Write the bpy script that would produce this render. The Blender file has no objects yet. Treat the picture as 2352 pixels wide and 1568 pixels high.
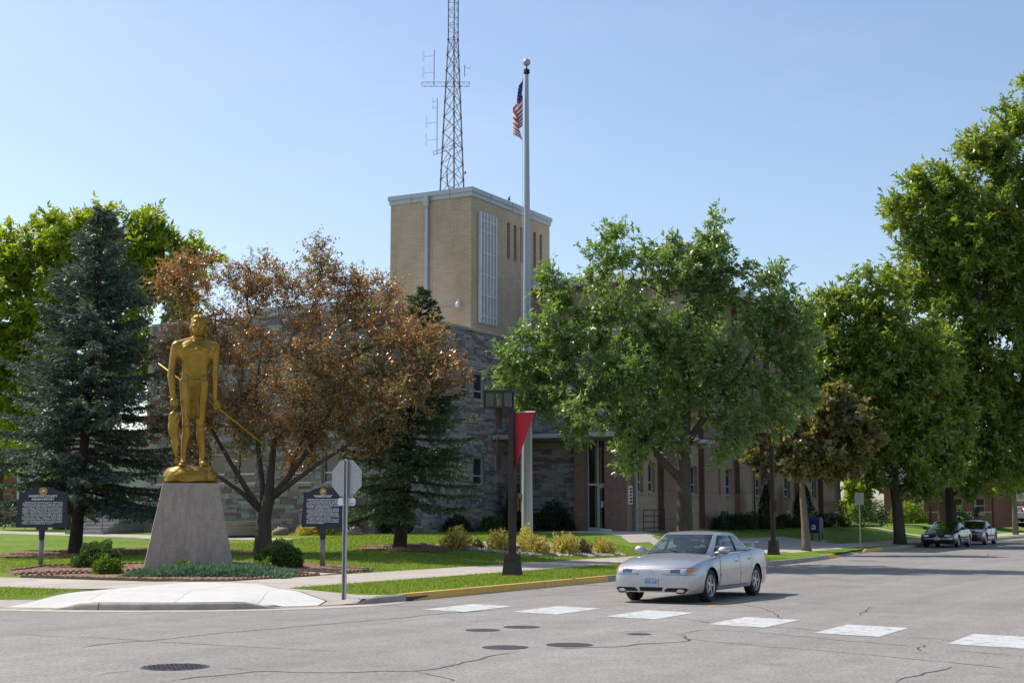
import bpy, bmesh, math, random
import numpy as np
from mathutils import Vector, Matrix, Euler, noise
from mathutils.bvhtree import BVHTree

R = math.radians
rng = np.random.default_rng(11)
random.seed(11)
scene = bpy.context.scene
col = scene.collection

# ------------------------------------------------------------------ camera
# World: +Y runs along the main street, +X across it, Z up; the eye is 1.7 m above the asphalt.
HEAD = R(28.5)                      # the view turns left of the street
PITCH = math.atan((1182 - 784) / 3267)
cam_d = bpy.data.cameras.new('camera')
cam = bpy.data.objects.new('camera', cam_d); col.objects.link(cam)
cam.location = (0, 0, 1.7)
cam.rotation_euler = (R(90) + PITCH, 0, HEAD)
cam_d.sensor_width = 36; cam_d.lens = 36 * 3267 / 2352
cam_d.clip_start = 0.1; cam_d.clip_end = 6000
scene.camera = cam

# ------------------------------------------------------------------ sky, sun, exposure
SUN_EL = R(50); SUN_TO = Vector((-math.cos(SUN_EL), 0.03 * math.cos(SUN_EL), math.sin(SUN_EL))).normalized()
world = bpy.data.worlds.new('World'); scene.world = world; world.use_nodes = True
wn = world.node_tree.nodes; wl = world.node_tree.links
sky = wn.new('ShaderNodeTexSky'); sky.sky_type = 'NISHITA'; sky.sun_disc = False
sky.sun_elevation = SUN_EL; sky.sun_rotation = R(-88.3)
sky.altitude = 340; sky.air_density = 1.0; sky.dust_density = 1.6; sky.ozone_density = 1.2
wn['Background'].inputs['Strength'].default_value = 0.142
# faint high haze drifting over the blue
tcw = wn.new('ShaderNodeTexCoord'); mpw = wn.new('ShaderNodeMapping'); mpw.inputs['Scale'].default_value = (1.4, 2.6, 5.5); mpw.inputs['Rotation'].default_value = (0, 0, R(20))
nzw = wn.new('ShaderNodeTexNoise'); nzw.inputs['Scale'].default_value = 1.6; nzw.inputs['Detail'].default_value = 7; nzw.inputs['Roughness'].default_value = .62
rpw = wn.new('ShaderNodeMapRange'); rpw.inputs['From Min'].default_value = .48; rpw.inputs['From Max'].default_value = .80; rpw.inputs['To Max'].default_value = .16
mxw = wn.new('ShaderNodeMix'); mxw.data_type = 'RGBA'; mxw.inputs[7].default_value = (5.2, 5.6, 6.0, 1)
wl.new(tcw.outputs['Generated'], mpw.inputs[0]); wl.new(mpw.outputs[0], nzw.inputs['Vector']); wl.new(nzw.outputs['Fac'], rpw.inputs['Value'])
wl.new(rpw.outputs['Result'], mxw.inputs[0]); wl.new(sky.outputs[0], mxw.inputs[6]); wl.new(mxw.outputs[2], wn['Background'].inputs['Color'])
sun_d = bpy.data.lights.new('sun', 'SUN'); sun_d.energy = 4.0; sun_d.angle = R(0.53); sun_d.color = (1.0, 0.94, 0.85)
sun = bpy.data.objects.new('sun', sun_d); col.objects.link(sun)
sun.rotation_euler = (-SUN_TO).to_track_quat('-Z', 'Y').to_euler(); sun.location = (-40, 30, 60)
vs = scene.view_settings
vs.view_transform = 'Standard'; vs.look = 'None'; vs.gamma = 1.0; vs.exposure = 0.3; vs.use_curve_mapping = False
scene.cycles.use_denoising = True
scene.cycles.max_bounces = 6; scene.cycles.diffuse_bounces = 3; scene.cycles.glossy_bounces = 3
scene.cycles.transmission_bounces = 3; scene.cycles.transparent_max_bounces = 12
scene.cycles.caustics_reflective = False; scene.cycles.caustics_refractive = False
scene.cycles.sample_clamp_indirect = 4.0

# ------------------------------------------------------------------ materials
def nodes_of(name):
    m = bpy.data.materials.new(name); m.use_nodes = True
    nt = m.node_tree; return m, nt, nt.nodes['Principled BSDF']
def coord_node(nt, kind='Object', scale=(1, 1, 1)):
    tc = nt.nodes.new('ShaderNodeTexCoord'); mp = nt.nodes.new('ShaderNodeMapping')
    mp.inputs['Scale'].default_value = scale
    nt.links.new(tc.outputs[kind], mp.inputs['Vector']); return mp.outputs[0]
def noise_node(nt, vec, scale, detail=4, rough=.6):
    n = nt.nodes.new('ShaderNodeTexNoise'); n.inputs['Scale'].default_value = scale
    n.inputs['Detail'].default_value = detail; n.inputs['Roughness'].default_value = rough
    nt.links.new(vec, n.inputs['Vector']); return n
def ramp_node(nt, fac, stops):
    r = nt.nodes.new('ShaderNodeValToRGB'); e = r.color_ramp.elements
    while len(e) < len(stops): e.new(.5)
    for k, (p, c) in enumerate(stops): e[k].position = p; e[k].color = (*c, 1)
    nt.links.new(fac, r.inputs['Fac']); return r.outputs['Color']
def mixc(nt, fac, a, b, mode='MIX'):
    m = nt.nodes.new('ShaderNodeMix'); m.data_type = 'RGBA'; m.blend_type = mode
    for s, v in ((m.inputs[0], fac), (m.inputs[6], a), (m.inputs[7], b)):
        if isinstance(v, bpy.types.NodeSocket): nt.links.new(v, s)
        elif isinstance(v, (int, float)): s.default_value = v
        else: s.default_value = (*v, 1)
    return m.outputs[2]
def bump_node(nt, h, strength, dist, bsdf):
    b = nt.nodes.new('ShaderNodeBump'); b.inputs['Strength'].default_value = strength; b.inputs['Distance'].default_value = dist
    nt.links.new(h, b.inputs['Height']); nt.links.new(b.outputs[0], bsdf.inputs['Normal'])
def mul(c, k): return tuple(min(1, max(0, x * k)) for x in c)
def mat(name, c, rough=.6, metal=0., var=.15, scale=6., fine=0., bump=0., bdist=.01, kind='Object', spec=.5, coat=0., stretch=(1, 1, 1), island=0.):
    """plain procedural surface: base colour, large mottling, optional fine grain and relief"""
    m, nt, b = nodes_of(name)
    v = coord_node(nt, kind, stretch)
    n1 = noise_node(nt, v, scale, 5, .62)
    cc = ramp_node(nt, n1.outputs['Fac'], [(.25, mul(c, 1 - var)), (.75, mul(c, 1 + var))])
    h = n1.outputs['Fac']
    if fine:
        n2 = noise_node(nt, v, fine, 3, .7)
        f = ramp_node(nt, n2.outputs['Fac'], [(.3, (.72,) * 3), (.7, (1.22,) * 3)])
        cc = mixc(nt, 1., cc, f, 'MULTIPLY'); h = n2.outputs['Fac']
    if island:
        g = nt.nodes.new('ShaderNodeNewGeometry')
        f = ramp_node(nt, g.outputs['Random Per Island'], [(0, (1 - island,) * 3), (1, (1 + island,) * 3)])
        cc = mixc(nt, 1., cc, f, 'MULTIPLY')
    nt.links.new(cc, b.inputs['Base Color'])
    b.inputs['Roughness'].default_value = rough; b.inputs['Metallic'].default_value = metal
    b.inputs['Specular IOR Level'].default_value = spec
    if coat: b.inputs['Coat Weight'].default_value = coat; b.inputs['Coat Roughness'].default_value = .04
    if bump: bump_node(nt, h, bump, bdist, b)
    return m
def leaf_mat(name, cols, rough=.42, trans=.35, spec=.5, tint=(1.25, 1.2, .45), clump=0.):
    """leaf: each leaf its own hue, glossy on top, light passing through"""
    m, nt, b = nodes_of(name)
    g = nt.nodes.new('ShaderNodeNewGeometry')
    n = len(cols); stops = [(k / max(1, n - 1), c) for k, c in enumerate(cols)]
    fac = g.outputs['Random Per Island']
    if clump:                                    # sprays of the crown differ in hue
        nz = noise_node(nt, coord_node(nt), .75, 2, .5); mr = nt.nodes.new('ShaderNodeMapRange'); mr.inputs['From Min'].default_value = .32; mr.inputs['From Max'].default_value = .68
        nt.links.new(nz.outputs['Fac'], mr.inputs['Value']); mx_ = nt.nodes.new('ShaderNodeMix'); mx_.data_type = 'FLOAT'; mx_.inputs[0].default_value = clump
        nt.links.new(fac, mx_.inputs[2]); nt.links.new(mr.outputs['Result'], mx_.inputs[3]); fac = mx_.outputs[0]
    cc = ramp_node(nt, fac, stops)
    nt.links.new(cc, b.inputs['Base Color']); b.inputs['Roughness'].default_value = rough
    b.inputs['Specular IOR Level'].default_value = spec
    if spec >= 1: b.inputs['Coat Weight'].default_value = .6; b.inputs['Coat Roughness'].default_value = .3
    t = nt.nodes.new('ShaderNodeBsdfTranslucent'); nt.links.new(mixc(nt, 1., cc, tint, 'MULTIPLY'), t.inputs['Color'])
    mx = nt.nodes.new('ShaderNodeMixShader'); mx.inputs[0].default_value = trans
    nt.links.new(b.outputs[0], mx.inputs[1]); nt.links.new(t.outputs[0], mx.inputs[2])
    nt.links.new(mx.outputs[0], nt.nodes['Material Output'].inputs['Surface']); return m
def glass_mat(name, tint=(.55, .62, .6), refl=1.0, dark=.5):
    m, nt, b = nodes_of(name); nt.nodes.remove(b)
    tr = nt.nodes.new('ShaderNodeBsdfTransparent'); tr.inputs[0].default_value = (*tint, 1)
    gl = nt.nodes.new('ShaderNodeBsdfGlossy'); gl.inputs['Roughness'].default_value = .015; gl.inputs[0].default_value = (refl,) * 3 + (1,)
    lw = nt.nodes.new('ShaderNodeLayerWeight'); lw.inputs[0].default_value = .5          # facing: the same from either side of the pane
    pw = nt.nodes.new('ShaderNodeMath'); pw.operation = 'POWER'; pw.inputs[1].default_value = 4.; nt.links.new(lw.outputs['Facing'], pw.inputs[0])
    ml = nt.nodes.new('ShaderNodeMath'); ml.operation = 'MULTIPLY_ADD'; ml.inputs[1].default_value = .9; ml.inputs[2].default_value = .07
    nt.links.new(pw.outputs[0], ml.inputs[0])
    mx = nt.nodes.new('ShaderNodeMixShader'); nt.links.new(ml.outputs[0], mx.inputs[0])
    nt.links.new(tr.outputs[0], mx.inputs[1]); nt.links.new(gl.outputs[0], mx.inputs[2])
    nt.links.new(mx.outputs[0], nt.nodes['Material Output'].inputs['Surface']); return m
def window_mat(name, c=(.02, .025, .028)):
    m, nt, b = nodes_of(name)
    v = coord_node(nt); n = noise_node(nt, v, .9, 2)
    nt.links.new(ramp_node(nt, n.outputs['Fac'], [(.35, mul(c, .5)), (.7, mul(c, 1.8))]), b.inputs['Base Color'])
    b.inputs['Roughness'].default_value = .03; b.inputs['Specular IOR Level'].default_value = .9; return m

M = {}
# ------------------------------------------------------------------ mesh helpers
class MB:
    """collects shapes, then links them as ONE mesh object"""
    def __init__(s): s.v = []; s.f = []
    def add(s, vs, fs):
        o = len(s.v); s.v.extend([tuple(p) for p in vs]); s.f.extend([tuple(i + o for i in f) for f in fs]); return s
    def box(s, x0, x1, y0, y1, z0, z1):
        return s.add([(x0, y0, z0), (x1, y0, z0), (x1, y1, z0), (x0, y1, z0), (x0, y0, z1), (x1, y0, z1), (x1, y1, z1), (x0, y1, z1)],
                     [(0, 3, 2, 1), (4, 5, 6, 7), (0, 1, 5, 4), (1, 2, 6, 5), (2, 3, 7, 6), (3, 0, 4, 7)])
    def cbox(s, x0, x1, y0, y1, z0, z1, c=.01):
        """box with chamfered vertical and top edges"""
        vs = []
        for z, k in ((z0, 0), (z1 - c, 0), (z1, c)):
            a0, a1, b0, b1 = x0 + k, x1 - k, y0 + k, y1 - k
            vs += [(a0 + c, b0, z), (a1 - c, b0, z), (a1, b0 + c, z), (a1, b1 - c, z), (a1 - c, b1, z), (a0 + c, b1, z), (a0, b1 - c, z), (a0, b0 + c, z)]
        fs = [tuple(range(7, -1, -1)), tuple(range(16, 24))]
        for l in (0, 8):
            for k in range(8): fs.append((l + k, l + (k + 1) % 8, l + 8 + (k + 1) % 8, l + 8 + k))
        return s.add(vs, fs)
    def frust(s, b, t, z0, z1):
        """b, t = (x0,x1,y0,y1) at z0 and z1"""
        return s.add([(b[0], b[2], z0), (b[1], b[2], z0), (b[1], b[3], z0), (b[0], b[3], z0), (t[0], t[2], z1), (t[1], t[2], z1), (t[1], t[3], z1), (t[0], t[3], z1)],
                     [(0, 3, 2, 1), (4, 5, 6, 7), (0, 1, 5, 4), (1, 2, 6, 5), (2, 3, 7, 6), (3, 0, 4, 7)])
    def prism(s, pts, y0, y1):
        """polygon of (x,z) pushed from y0 to y1 (counter-clockwise seen from -y)"""
        n = len(pts)
        vs = [(x, y0, z) for x, z in pts] + [(x, y1, z) for x, z in pts]
        return s.add(vs, [tuple(range(n)), tuple(range(2 * n - 1, n - 1, -1))] + [(k, k + n, (k + 1) % n + n, (k + 1) % n) for k in range(n)])
    def slab(s, pts, z0, z1):
        n = len(pts); vs = [(x, y, z0) for x, y in pts] + [(x, y, z1) for x, y in pts]
        return s.add(vs, [tuple(range(n - 1, -1, -1)), tuple(range(n, 2 * n))] + [(k, (k + 1) % n, (k + 1) % n + n, k + n) for k in range(n)])
    def tube(s, path, rad, n=8, cap=True):
        path = [Vector(p) for p in path]; m = len(path)
        if not hasattr(rad, '__len__'): rad = [rad] * m
        o = len(s.v); ref = None
        for k, p in enumerate(path):
            d = (path[min(k + 1, m - 1)] - path[max(k - 1, 0)])
            if d.length < 1e-9: d = Vector((0, 0, 1))
            d.normalize()
            if ref is None: ref = d.orthogonal().normalized()
            ref = (ref - d * ref.dot(d))
            if ref.length < 1e-6: ref = d.orthogonal()
            ref.normalize(); b = d.cross(ref)
            for j in range(n):
                a = 2 * math.pi * j / n; s.v.append(tuple(p + (ref * math.cos(a) + b * math.sin(a)) * rad[k]))
        for k in range(m - 1):
            for j in range(n): s.f.append((o + k * n + j, o + k * n + (j + 1) % n, o + (k + 1) * n + (j + 1) % n, o + (k + 1) * n + j))
        if cap: s.f.append(tuple(o + j for j in range(n - 1, -1, -1))); s.f.append(tuple(o + (m - 1) * n + j for j in range(n)))
        return s
    def lathe(s, prof, n=24, c=(0, 0, 0), axis='z', caps=True):
        o = len(s.v); m = len(prof)
        for r, h in prof:
            for j in range(n):
                a = 2 * math.pi * j / n; x, y = r * math.cos(a), r * math.sin(a)
                p = {'z': (x, y, h), 'x': (h, x, y), 'y': (y, h, x)}[axis]
                s.v.append((p[0] + c[0], p[1] + c[1], p[2] + c[2]))
        for k in range(m - 1):
            for j in range(n): s.f.append((o + k * n + j, o + k * n + (j + 1) % n, o + (k + 1) * n + (j + 1) % n, o + (k + 1) * n + j))
        if caps and prof[0][0] > 1e-6: s.f.append(tuple(o + j for j in range(n - 1, -1, -1)))
        if caps and prof[-1][0] > 1e-6: s.f.append(tuple(o + (m - 1) * n + j for j in range(n)))
        return s
    def ell(s, c, r, nu=14, nv=9, lump=0, seed=0):
        o = len(s.v)
        for i in range(nv + 1):
            t = math.pi * i / nv
            for j in range(nu):
                a = 2 * math.pi * j / nu; d = Vector((math.sin(t) * math.cos(a), math.sin(t) * math.sin(a), math.cos(t)))
                k = 1 + lump * noise.noise(d * 2.1 + Vector((seed, seed * 1.7, 0)))
                s.v.append((c[0] + d.x * r[0] * k, c[1] + d.y * r[1] * k, c[2] + d.z * r[2] * k))
        for i in range(nv):
            for j in range(nu): s.f.append((o + i * nu + j, o + (i + 1) * nu + j, o + (i + 1) * nu + (j + 1) % nu, o + i * nu + (j + 1) % nu))
        return s
    def xf(s, m, start=0):
        s.v[start:] = [tuple(m @ Vector(p)) for p in s.v[start:]]; return s
    def mesh(s, name, m=None, smooth=False):
        me = bpy.data.meshes.new(name); me.from_pydata(s.v, [], s.f)
        if m: me.materials.append(M[m] if isinstance(m, str) else m)
        if smooth: me.shade_smooth()
        return me
    def build(s, name, m, parent=None, smooth=False, sharp=None, kind=None):
        me = s.mesh(name, m, smooth)
        if smooth and sharp: set_sharp(me, sharp)
        return link(name, me, parent, kind)
def set_sharp(me, ang):
    bm = bmesh.new(); bm.from_mesh(me)
    bmesh.ops.remove_doubles(bm, verts=bm.verts, dist=1e-5)
    for e in bm.edges: e.smooth = len(e.link_faces) == 2 and e.calc_face_angle(0) < R(ang)
    bm.to_mesh(me); bm.free()
def link(name, data, parent=None, kind=None):
    o = bpy.data.objects.new(name, data); col.objects.link(o)
    if parent: o.parent = parent
    if kind: o['kind'] = kind
    return o
def thing(name, label, cat, loc=(0, 0, 0), rz=0., group=None):
    o = bpy.data.objects.new(name, None); col.objects.link(o); o.empty_display_size = .2
    o.location = loc; o.rotation_euler = (0, 0, rz); o['label'] = label; o['category'] = cat
    if group: o['group'] = group
    return o
def tag(o, label, cat, group=None):
    o['label'] = label; o['category'] = cat
    if group: o['group'] = group
    return o
def struct(o, label=None, cat=None):
    o['kind'] = 'structure'
    if label: o['label'] = label
    if cat: o['category'] = cat
    return o
def np_mesh(name, verts, quads, m):
    """verts (N,3), quads (K,4) -> mesh, quickly"""
    me = bpy.data.meshes.new(name); nv, nf, k = len(verts), len(quads), quads.shape[1]
    me.vertices.add(nv); me.vertices.foreach_set('co', np.ascontiguousarray(verts, dtype=np.float32).ravel())
    me.loops.add(nf * k); me.loops.foreach_set('vertex_index', np.ascontiguousarray(quads, dtype=np.int32).ravel())
    me.polygons.add(nf); me.polygons.foreach_set('loop_start', np.arange(0, nf * k, k, dtype=np.int32))
    me.polygons.foreach_set('loop_total', np.full(nf, k, dtype=np.int32))
    me.update(calc_edges=True)
    ms = m if isinstance(m, (list, tuple)) else [m]
    for q in ms: me.materials.append(M[q] if isinstance(q, str) else q)
    return me
def organic(shapes, voxel, smooth=4, iters=None):
    """capsules and ellipsoids fused into one continuous skin -> mesh
    shapes: ('c', p1, r1, p2, r2) or ('e', centre, radii[, Euler])"""
    mb = MB()
    for s in shapes:
        if s[0] == 'c':
            p, q = Vector(s[1]), Vector(s[3]); n = 6
            mb.tube([p.lerp(q, k / n) for k in range(n + 1)], [s[2] + (s[4] - s[2]) * k / n for k in range(n + 1)], 14)
            mb.ell(p, (s[2],) * 3, 14, 9); mb.ell(q, (s[4],) * 3, 14, 9)
        elif s[0] == 'l':                      # loft of elliptic sections (centre, rx, ry), bottom to top
            o = len(mb.v); m_ = 28
            for cc, rx, ry in s[1]:
                for j in range(m_):
                    a = 2 * math.pi * j / m_; ca, sa = math.cos(a), math.sin(a)
                    mb.v.append((cc[0] + rx * math.copysign(abs(ca) ** .85, ca), cc[1] + ry * math.copysign(abs(sa) ** .85, sa), cc[2]))
            for k in range(len(s[1]) - 1):
                for j in range(m_): mb.f.append((o + k * m_ + j, o + k * m_ + (j + 1) % m_, o + (k + 1) * m_ + (j + 1) % m_, o + (k + 1) * m_ + j))
            mb.f.append(tuple(o + j for j in range(m_ - 1, -1, -1))); mb.f.append(tuple(o + (len(s[1]) - 1) * m_ + j for j in range(m_)))
        else:
            o = len(mb.v); mb.ell((0, 0, 0), s[2], 18, 12)
            mt = Matrix.Translation(s[1])
            if len(s) > 3: mt = mt @ Euler(s[3]).to_matrix().to_4x4()
            mb.xf(mt, o)
    me = mb.mesh('skin'); ob = bpy.data.objects.new('skin', me); col.objects.link(ob)
    r = ob.modifiers.new('r', 'REMESH'); r.mode = 'VOXEL'; r.voxel_size = voxel; r.use_smooth_shade = True
    if smooth:
        sm = ob.modifiers.new('s', 'SMOOTH'); sm.factor = .5; sm.iterations = smooth
    dg = bpy.context.evaluated_depsgraph_get()
    out = bpy.data.meshes.new_from_object(ob.evaluated_get(dg), depsgraph=dg)
    bpy.data.objects.remove(ob); bpy.data.meshes.remove(me)
    out.shade_smooth(); return out
def text_mesh(name, body, size, m, align='CENTER', width=0., depth=.004, space=1., res=2, shear=0., bold=0.):
    """lettering as a mesh, standing upright and facing -Y, origin as the text's"""
    c = bpy.data.curves.new(name, 'FONT'); c.body = body; c.size = size; c.align_x = align; c.resolution_u = res
    c.extrude = depth; c.space_line = space; c.shear = shear; c.offset = bold
    ob = bpy.data.objects.new(name, c); col.objects.link(ob)
    dg = bpy.context.evaluated_depsgraph_get()
    me = bpy.data.meshes.new_from_object(ob.evaluated_get(dg), depsgraph=dg)
    bpy.data.objects.remove(ob); bpy.data.curves.remove(c)
    if width:
        xs = [v.co.x for v in me.vertices]; k = width / max(1e-6, max(xs) - min(xs))
        me.transform(Matrix.Diagonal((k, 1, 1, 1)))
    me.transform(Matrix.Rotation(R(90), 4, 'X')); me.materials.clear(); me.materials.append(M[m]); me.name = name
    return me
def sstep(t): t = min(1, max(0, t)); return t * t * (3 - 2 * t)
KY = 18.5                            # kerb face of the cross street
def kx(Y): return -15.5 - 2.0 * sstep((Y - 48) / 24)     # kerb face of the main street: parking bay beyond
def ground(X, Y):
    """height of the lawns: flat by the streets, rising to the building"""
    d = min(kx(Y) - X, Y - KY)
    if d < 0: return 0.
    return .15 + .012 * min(d, 8) + .70 * sstep((Y - 27) / 27) * sstep((-15.5 - X - 5.3) / 6)
# ================================================================== materials of the setting
def asphalt_mat():
    m, nt, b = nodes_of('asphalt'); v = coord_node(nt)
    big = noise_node(nt, v, .16, 5, .6); mid = noise_node(nt, v, 1.7, 4, .6); fine = noise_node(nt, v, 24, 4, .85)
    vo = nt.nodes.new('ShaderNodeTexVoronoi'); vo.inputs['Scale'].default_value = 38; nt.links.new(v, vo.inputs['Vector'])
    sv = coord_node(nt, 'Object', (.9, .03, 1)); wear = noise_node(nt, sv, 1.3, 3, .6)
    c = ramp_node(nt, big.outputs['Fac'], [(.3, (.235, .217, .198)), (.7, (.30, .279, .255))])
    c = mixc(nt, .45, c, mixc(nt, 1., c, ramp_node(nt, mid.outputs['Fac'], [(.3, (.78,) * 3), (.7, (1.15,) * 3)]), 'MULTIPLY'))
    c = mixc(nt, .5, c, mixc(nt, 1., c, ramp_node(nt, wear.outputs['Fac'], [(.35, (.82, .82, .83)), (.65, (1.12,) * 3)]), 'MULTIPLY'))
    c = mixc(nt, 1., c, ramp_node(nt, fine.outputs['Fac'], [(.3, (.62,) * 3), (.5, (1.,) * 3), (.7, (1.4,) * 3)]), 'MULTIPLY')
    st = noise_node(nt, v, .9, 6, .7); c = mixc(nt, .8, c, mixc(nt, 1., c, ramp_node(nt, st.outputs['Fac'], [(.30, (.72, .71, .70)), (.42, (1.,) * 3), (.7, (1.,) * 3), (.85, (1.1, 1.09, 1.07))]), 'MULTIPLY'))
    c = mixc(nt, .5, c, mixc(nt, 1., c, ramp_node(nt, vo.outputs['Color'], [(0, (.5,) * 3), (1, (1.5,) * 3)]), 'MULTIPLY'))
    nt.links.new(c, b.inputs['Base Color']); b.inputs['Roughness'].default_value = .85; b.inputs['Specular IOR Level'].default_value = .3
    bump_node(nt, fine.outputs['Fac'], .5, .01, b); return m
def grass_mat():
    m, nt, b = nodes_of('lawn_grass'); v = coord_node(nt)
    big = noise_node(nt, v, .35, 4, .6); mid = noise_node(nt, v, 3.5, 4, .7); fine = noise_node(nt, v, 38, 3, .75)
    sv = coord_node(nt, 'Object', (9, 1.2, 1)); st = noise_node(nt, sv, 7, 2, .6)
    c = ramp_node(nt, big.outputs['Fac'], [(.3, (.15, .25, .024)), (.55, (.20, .31, .032)), (.75, (.27, .34, .06))])
    c = mixc(nt, 1., c, ramp_node(nt, mid.outputs['Fac'], [(.3, (.7, .74, .7)), (.7, (1.25, 1.18, 1.3))]), 'MULTIPLY')
    c = mixc(nt, 1., c, ramp_node(nt, fine.outputs['Fac'], [(.25, (.45, .5, .4)), (.5, (1., 1., 1.)), (.8, (1.6, 1.45, 1.7))]), 'MULTIPLY')
    c = mixc(nt, .4, c, mixc(nt, 1., c, ramp_node(nt, st.outputs['Fac'], [(.3, (.7,) * 3), (.7, (1.3,) * 3)]), 'MULTIPLY'))
    nt.links.new(c, b.inputs['Base Color']); b.inputs['Roughness'].default_value = .8; b.inputs['Specular IOR Level'].default_value = .15
    bump_node(nt, fine.outputs['Fac'], 1., .05, b); return m
def concrete_mat(name, c, var=.08, stain=.75):
    m, nt, b = nodes_of(name); v = coord_node(nt)
    big = noise_node(nt, v, .7, 5, .65); fine = noise_node(nt, v, 30, 4, .7); st = noise_node(nt, v, 2.3, 5, .7)
    cc = ramp_node(nt, big.outputs['Fac'], [(.3, mul(c, 1 - var)), (.7, mul(c, 1 + var))])
    cc = mixc(nt, .6, cc, mixc(nt, 1., cc, ramp_node(nt, st.outputs['Fac'], [(.33, (stain, stain, stain * .97)), (.55, (1.,) * 3), (.8, (1.06,) * 3)]), 'MULTIPLY'))
    cc = mixc(nt, 1., cc, ramp_node(nt, fine.outputs['Fac'], [(.3, (.86,) * 3), (.7, (1.12,) * 3)]), 'MULTIPLY')
    g = nt.nodes.new('ShaderNodeObjectInfo')
    cc = mixc(nt, 1., cc, ramp_node(nt, g.outputs['Random'], [(0, (.93, .925, .91)), (1, (1.05, 1.05, 1.05))]), 'MULTIPLY')
    nt.links.new(cc, b.inputs['Base Color']); b.inputs['Roughness'].default_value = .85; b.inputs['Specular IOR Level'].default_value = .25
    bump_node(nt, fine.outputs['Fac'], .25, .006, b); return m
M['asphalt'] = asphalt_mat(); M['grass'] = grass_mat()
M['walk'] = concrete_mat('sidewalk_concrete', (.47, .42, .365), .1, .72)
M['newwalk'] = concrete_mat('new_concrete', (.60, .585, .55), .05, .88)
M['kerbc'] = concrete_mat('kerb_concrete', (.40, .345, .30), .15, .6)
M['oldconc'] = concrete_mat('weathered_concrete', (.33, .305, .27), .14, .62)
M['stepconc'] = concrete_mat('step_concrete', (.30, .29, .28), .1, .7)
def worn_paint(name, c, under, thr=.42, scale=7):
    m, nt, b = nodes_of(name); v = coord_node(nt)
    n = noise_node(nt, v, scale, 6, .75); n2 = noise_node(nt, v, 34, 3, .7)
    f = ramp_node(nt, n.outputs['Fac'], [(thr - .06, (1,) * 3), (thr + .02, (0,) * 3)])
    cc = mixc(nt, f, c, under)
    cc = mixc(nt, 1., cc, ramp_node(nt, n2.outputs['Fac'], [(.3, (.85,) * 3), (.7, (1.1,) * 3)]), 'MULTIPLY')
    nt.links.new(cc, b.inputs['Base Color']); b.inputs['Roughness'].default_value = .7; return m
M['whitepaint'] = worn_paint('worn_white_road_paint', (.55, .55, .535), (.32, .305, .285), .46, 4)
M['yellowpaint'] = worn_paint('worn_yellow_road_paint', (.66, .36, .05), (.3, .28, .24), .40, 6)
M['kerbyellow'] = worn_paint('worn_yellow_kerb_paint', (.82, .46, .08), (.46, .38, .30), .44, 9)
M['redpaint'] = worn_paint('red_marking_paint', (.72, .30, .27), (.55, .5, .45), .42, 8)
M['tar'] = mat('tar_crack', (.055, .052, .05), .8, scale=8)
M['iron'] = mat('cast_iron', (.075, .066, .072), .55, .5, .3, 14, bump=.2)
M['mulch'] = mat('mulch', (.21, .115, .07), .95, 0, .35, 9, 60, .8, .03)
M['chip'] = mat('wood_chip', (.27, .155, .10), .9, 0, .25, 3, island=.45)
M['edging'] = mat('red_edging_stone', (.30, .165, .115), .85, 0, .2, 12, 60, .3)
M['rock'] = mat('river_rock', (.40, .37, .34), .8, 0, .2, 5, island=.4)
M['boulder'] = mat('boulder', (.27, .225, .18), .85, 0, .3, 5, 30, .5)
M['soil'] = mat('earth', (.09, .075, .045), .95, 0, .3, .4, 3)
M['blade'] = leaf_mat('grass_blade', [(.13, .23, .022), (.20, .32, .034), (.28, .37, .06), (.42, .42, .17)], .55, .4, .2)

# ================================================================== ground and road
mb = MB(); n = 64
mb.add([(0, 0, -.12)] + [(3000 * math.cos(2 * math.pi * k / n), 3000 * math.sin(2 * math.pi * k / n), -.12) for k in range(n)], [(0, k + 1, (k + 1) % n + 1) for k in range(n)])
struct(mb.build('ground', 'soil'))
ys = [KY] + [20 + 2 * k for k in range(70)] + [400]
mb = MB()
mb.add([(-300, -60, 0), (300, -60, 0), (300, KY, 0), (-300, KY, 0)], [(0, 1, 2, 3)])
vs = []; fs = []
for k, y in enumerate(ys): vs += [(kx(y) - .05, y, 0), (4, y, 0)]
vs[0] = (-20.5, KY, 0); vs[2] = (-17.3, 20, 0); vs[4] = (-15.9, 22, 0)
for k in range(len(ys) - 1): fs.append((2 * k, 2 * k + 1, 2 * k + 3, 2 * k + 2))
mb.add(vs, fs); road = struct(mb.build('road', 'asphalt'))

# corner kerb line, from the cross street round to the main street (face of the kerb at the road)
ARC = [(-70, 18.35), (-24, 18.4), (-21.2, 18.55), (-19.3, 19.05), (-17.7, 19.85), (-16.55, 20.85), (-15.85, 22.1), (-15.52, 23.6)]
KERB = ARC + [(kx(y), y) for y in np.arange(26, 141, 1.6)]
def resample(pts, step):
    out = []; 
    for a, b in zip(pts[:-1], pts[1:]):
        a, b = Vector(a), Vector(b); n = max(1, int(round((b - a).length / step)))
        out += [a.lerp(b, k / n) for k in range(n)]
    out.append(Vector(pts[-1])); return out
def smooth_line(pts, it=2):
    pts = [Vector(p) for p in pts]
    for _ in range(it):
        o = [pts[0]]
        for a, b in zip(pts[:-1], pts[1:]): o += [a.lerp(b, .25), a.lerp(b, .75)]
        pts = o + [pts[-1]]
    return pts
kline = resample([tuple(p) for p in smooth_line(KERB, 2)], .3)
def kerb_h(p):
    x, y = p
    h = .15
    if y < 24 and x > -26:                         # two pedestrian ramps with a raised nose between them
        def dip(c, w): return max(0, 1 - sstep((math.hypot(x - c[0], y - c[1]) - w) / .7))
        h = .13 - .11 * max(dip((-20.9, 18.6), 1.15), dip((-15.95, 21.85), .75))
    if 56.5 < y < 66: h = .15 - .125 * sstep((y - 56.5) / 1.8) * sstep((66 - y) / 1.8)
    return max(.02, h)
kerb_root = struct(link('kerb', None)); kerb_root.empty_display_size = .2
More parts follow.
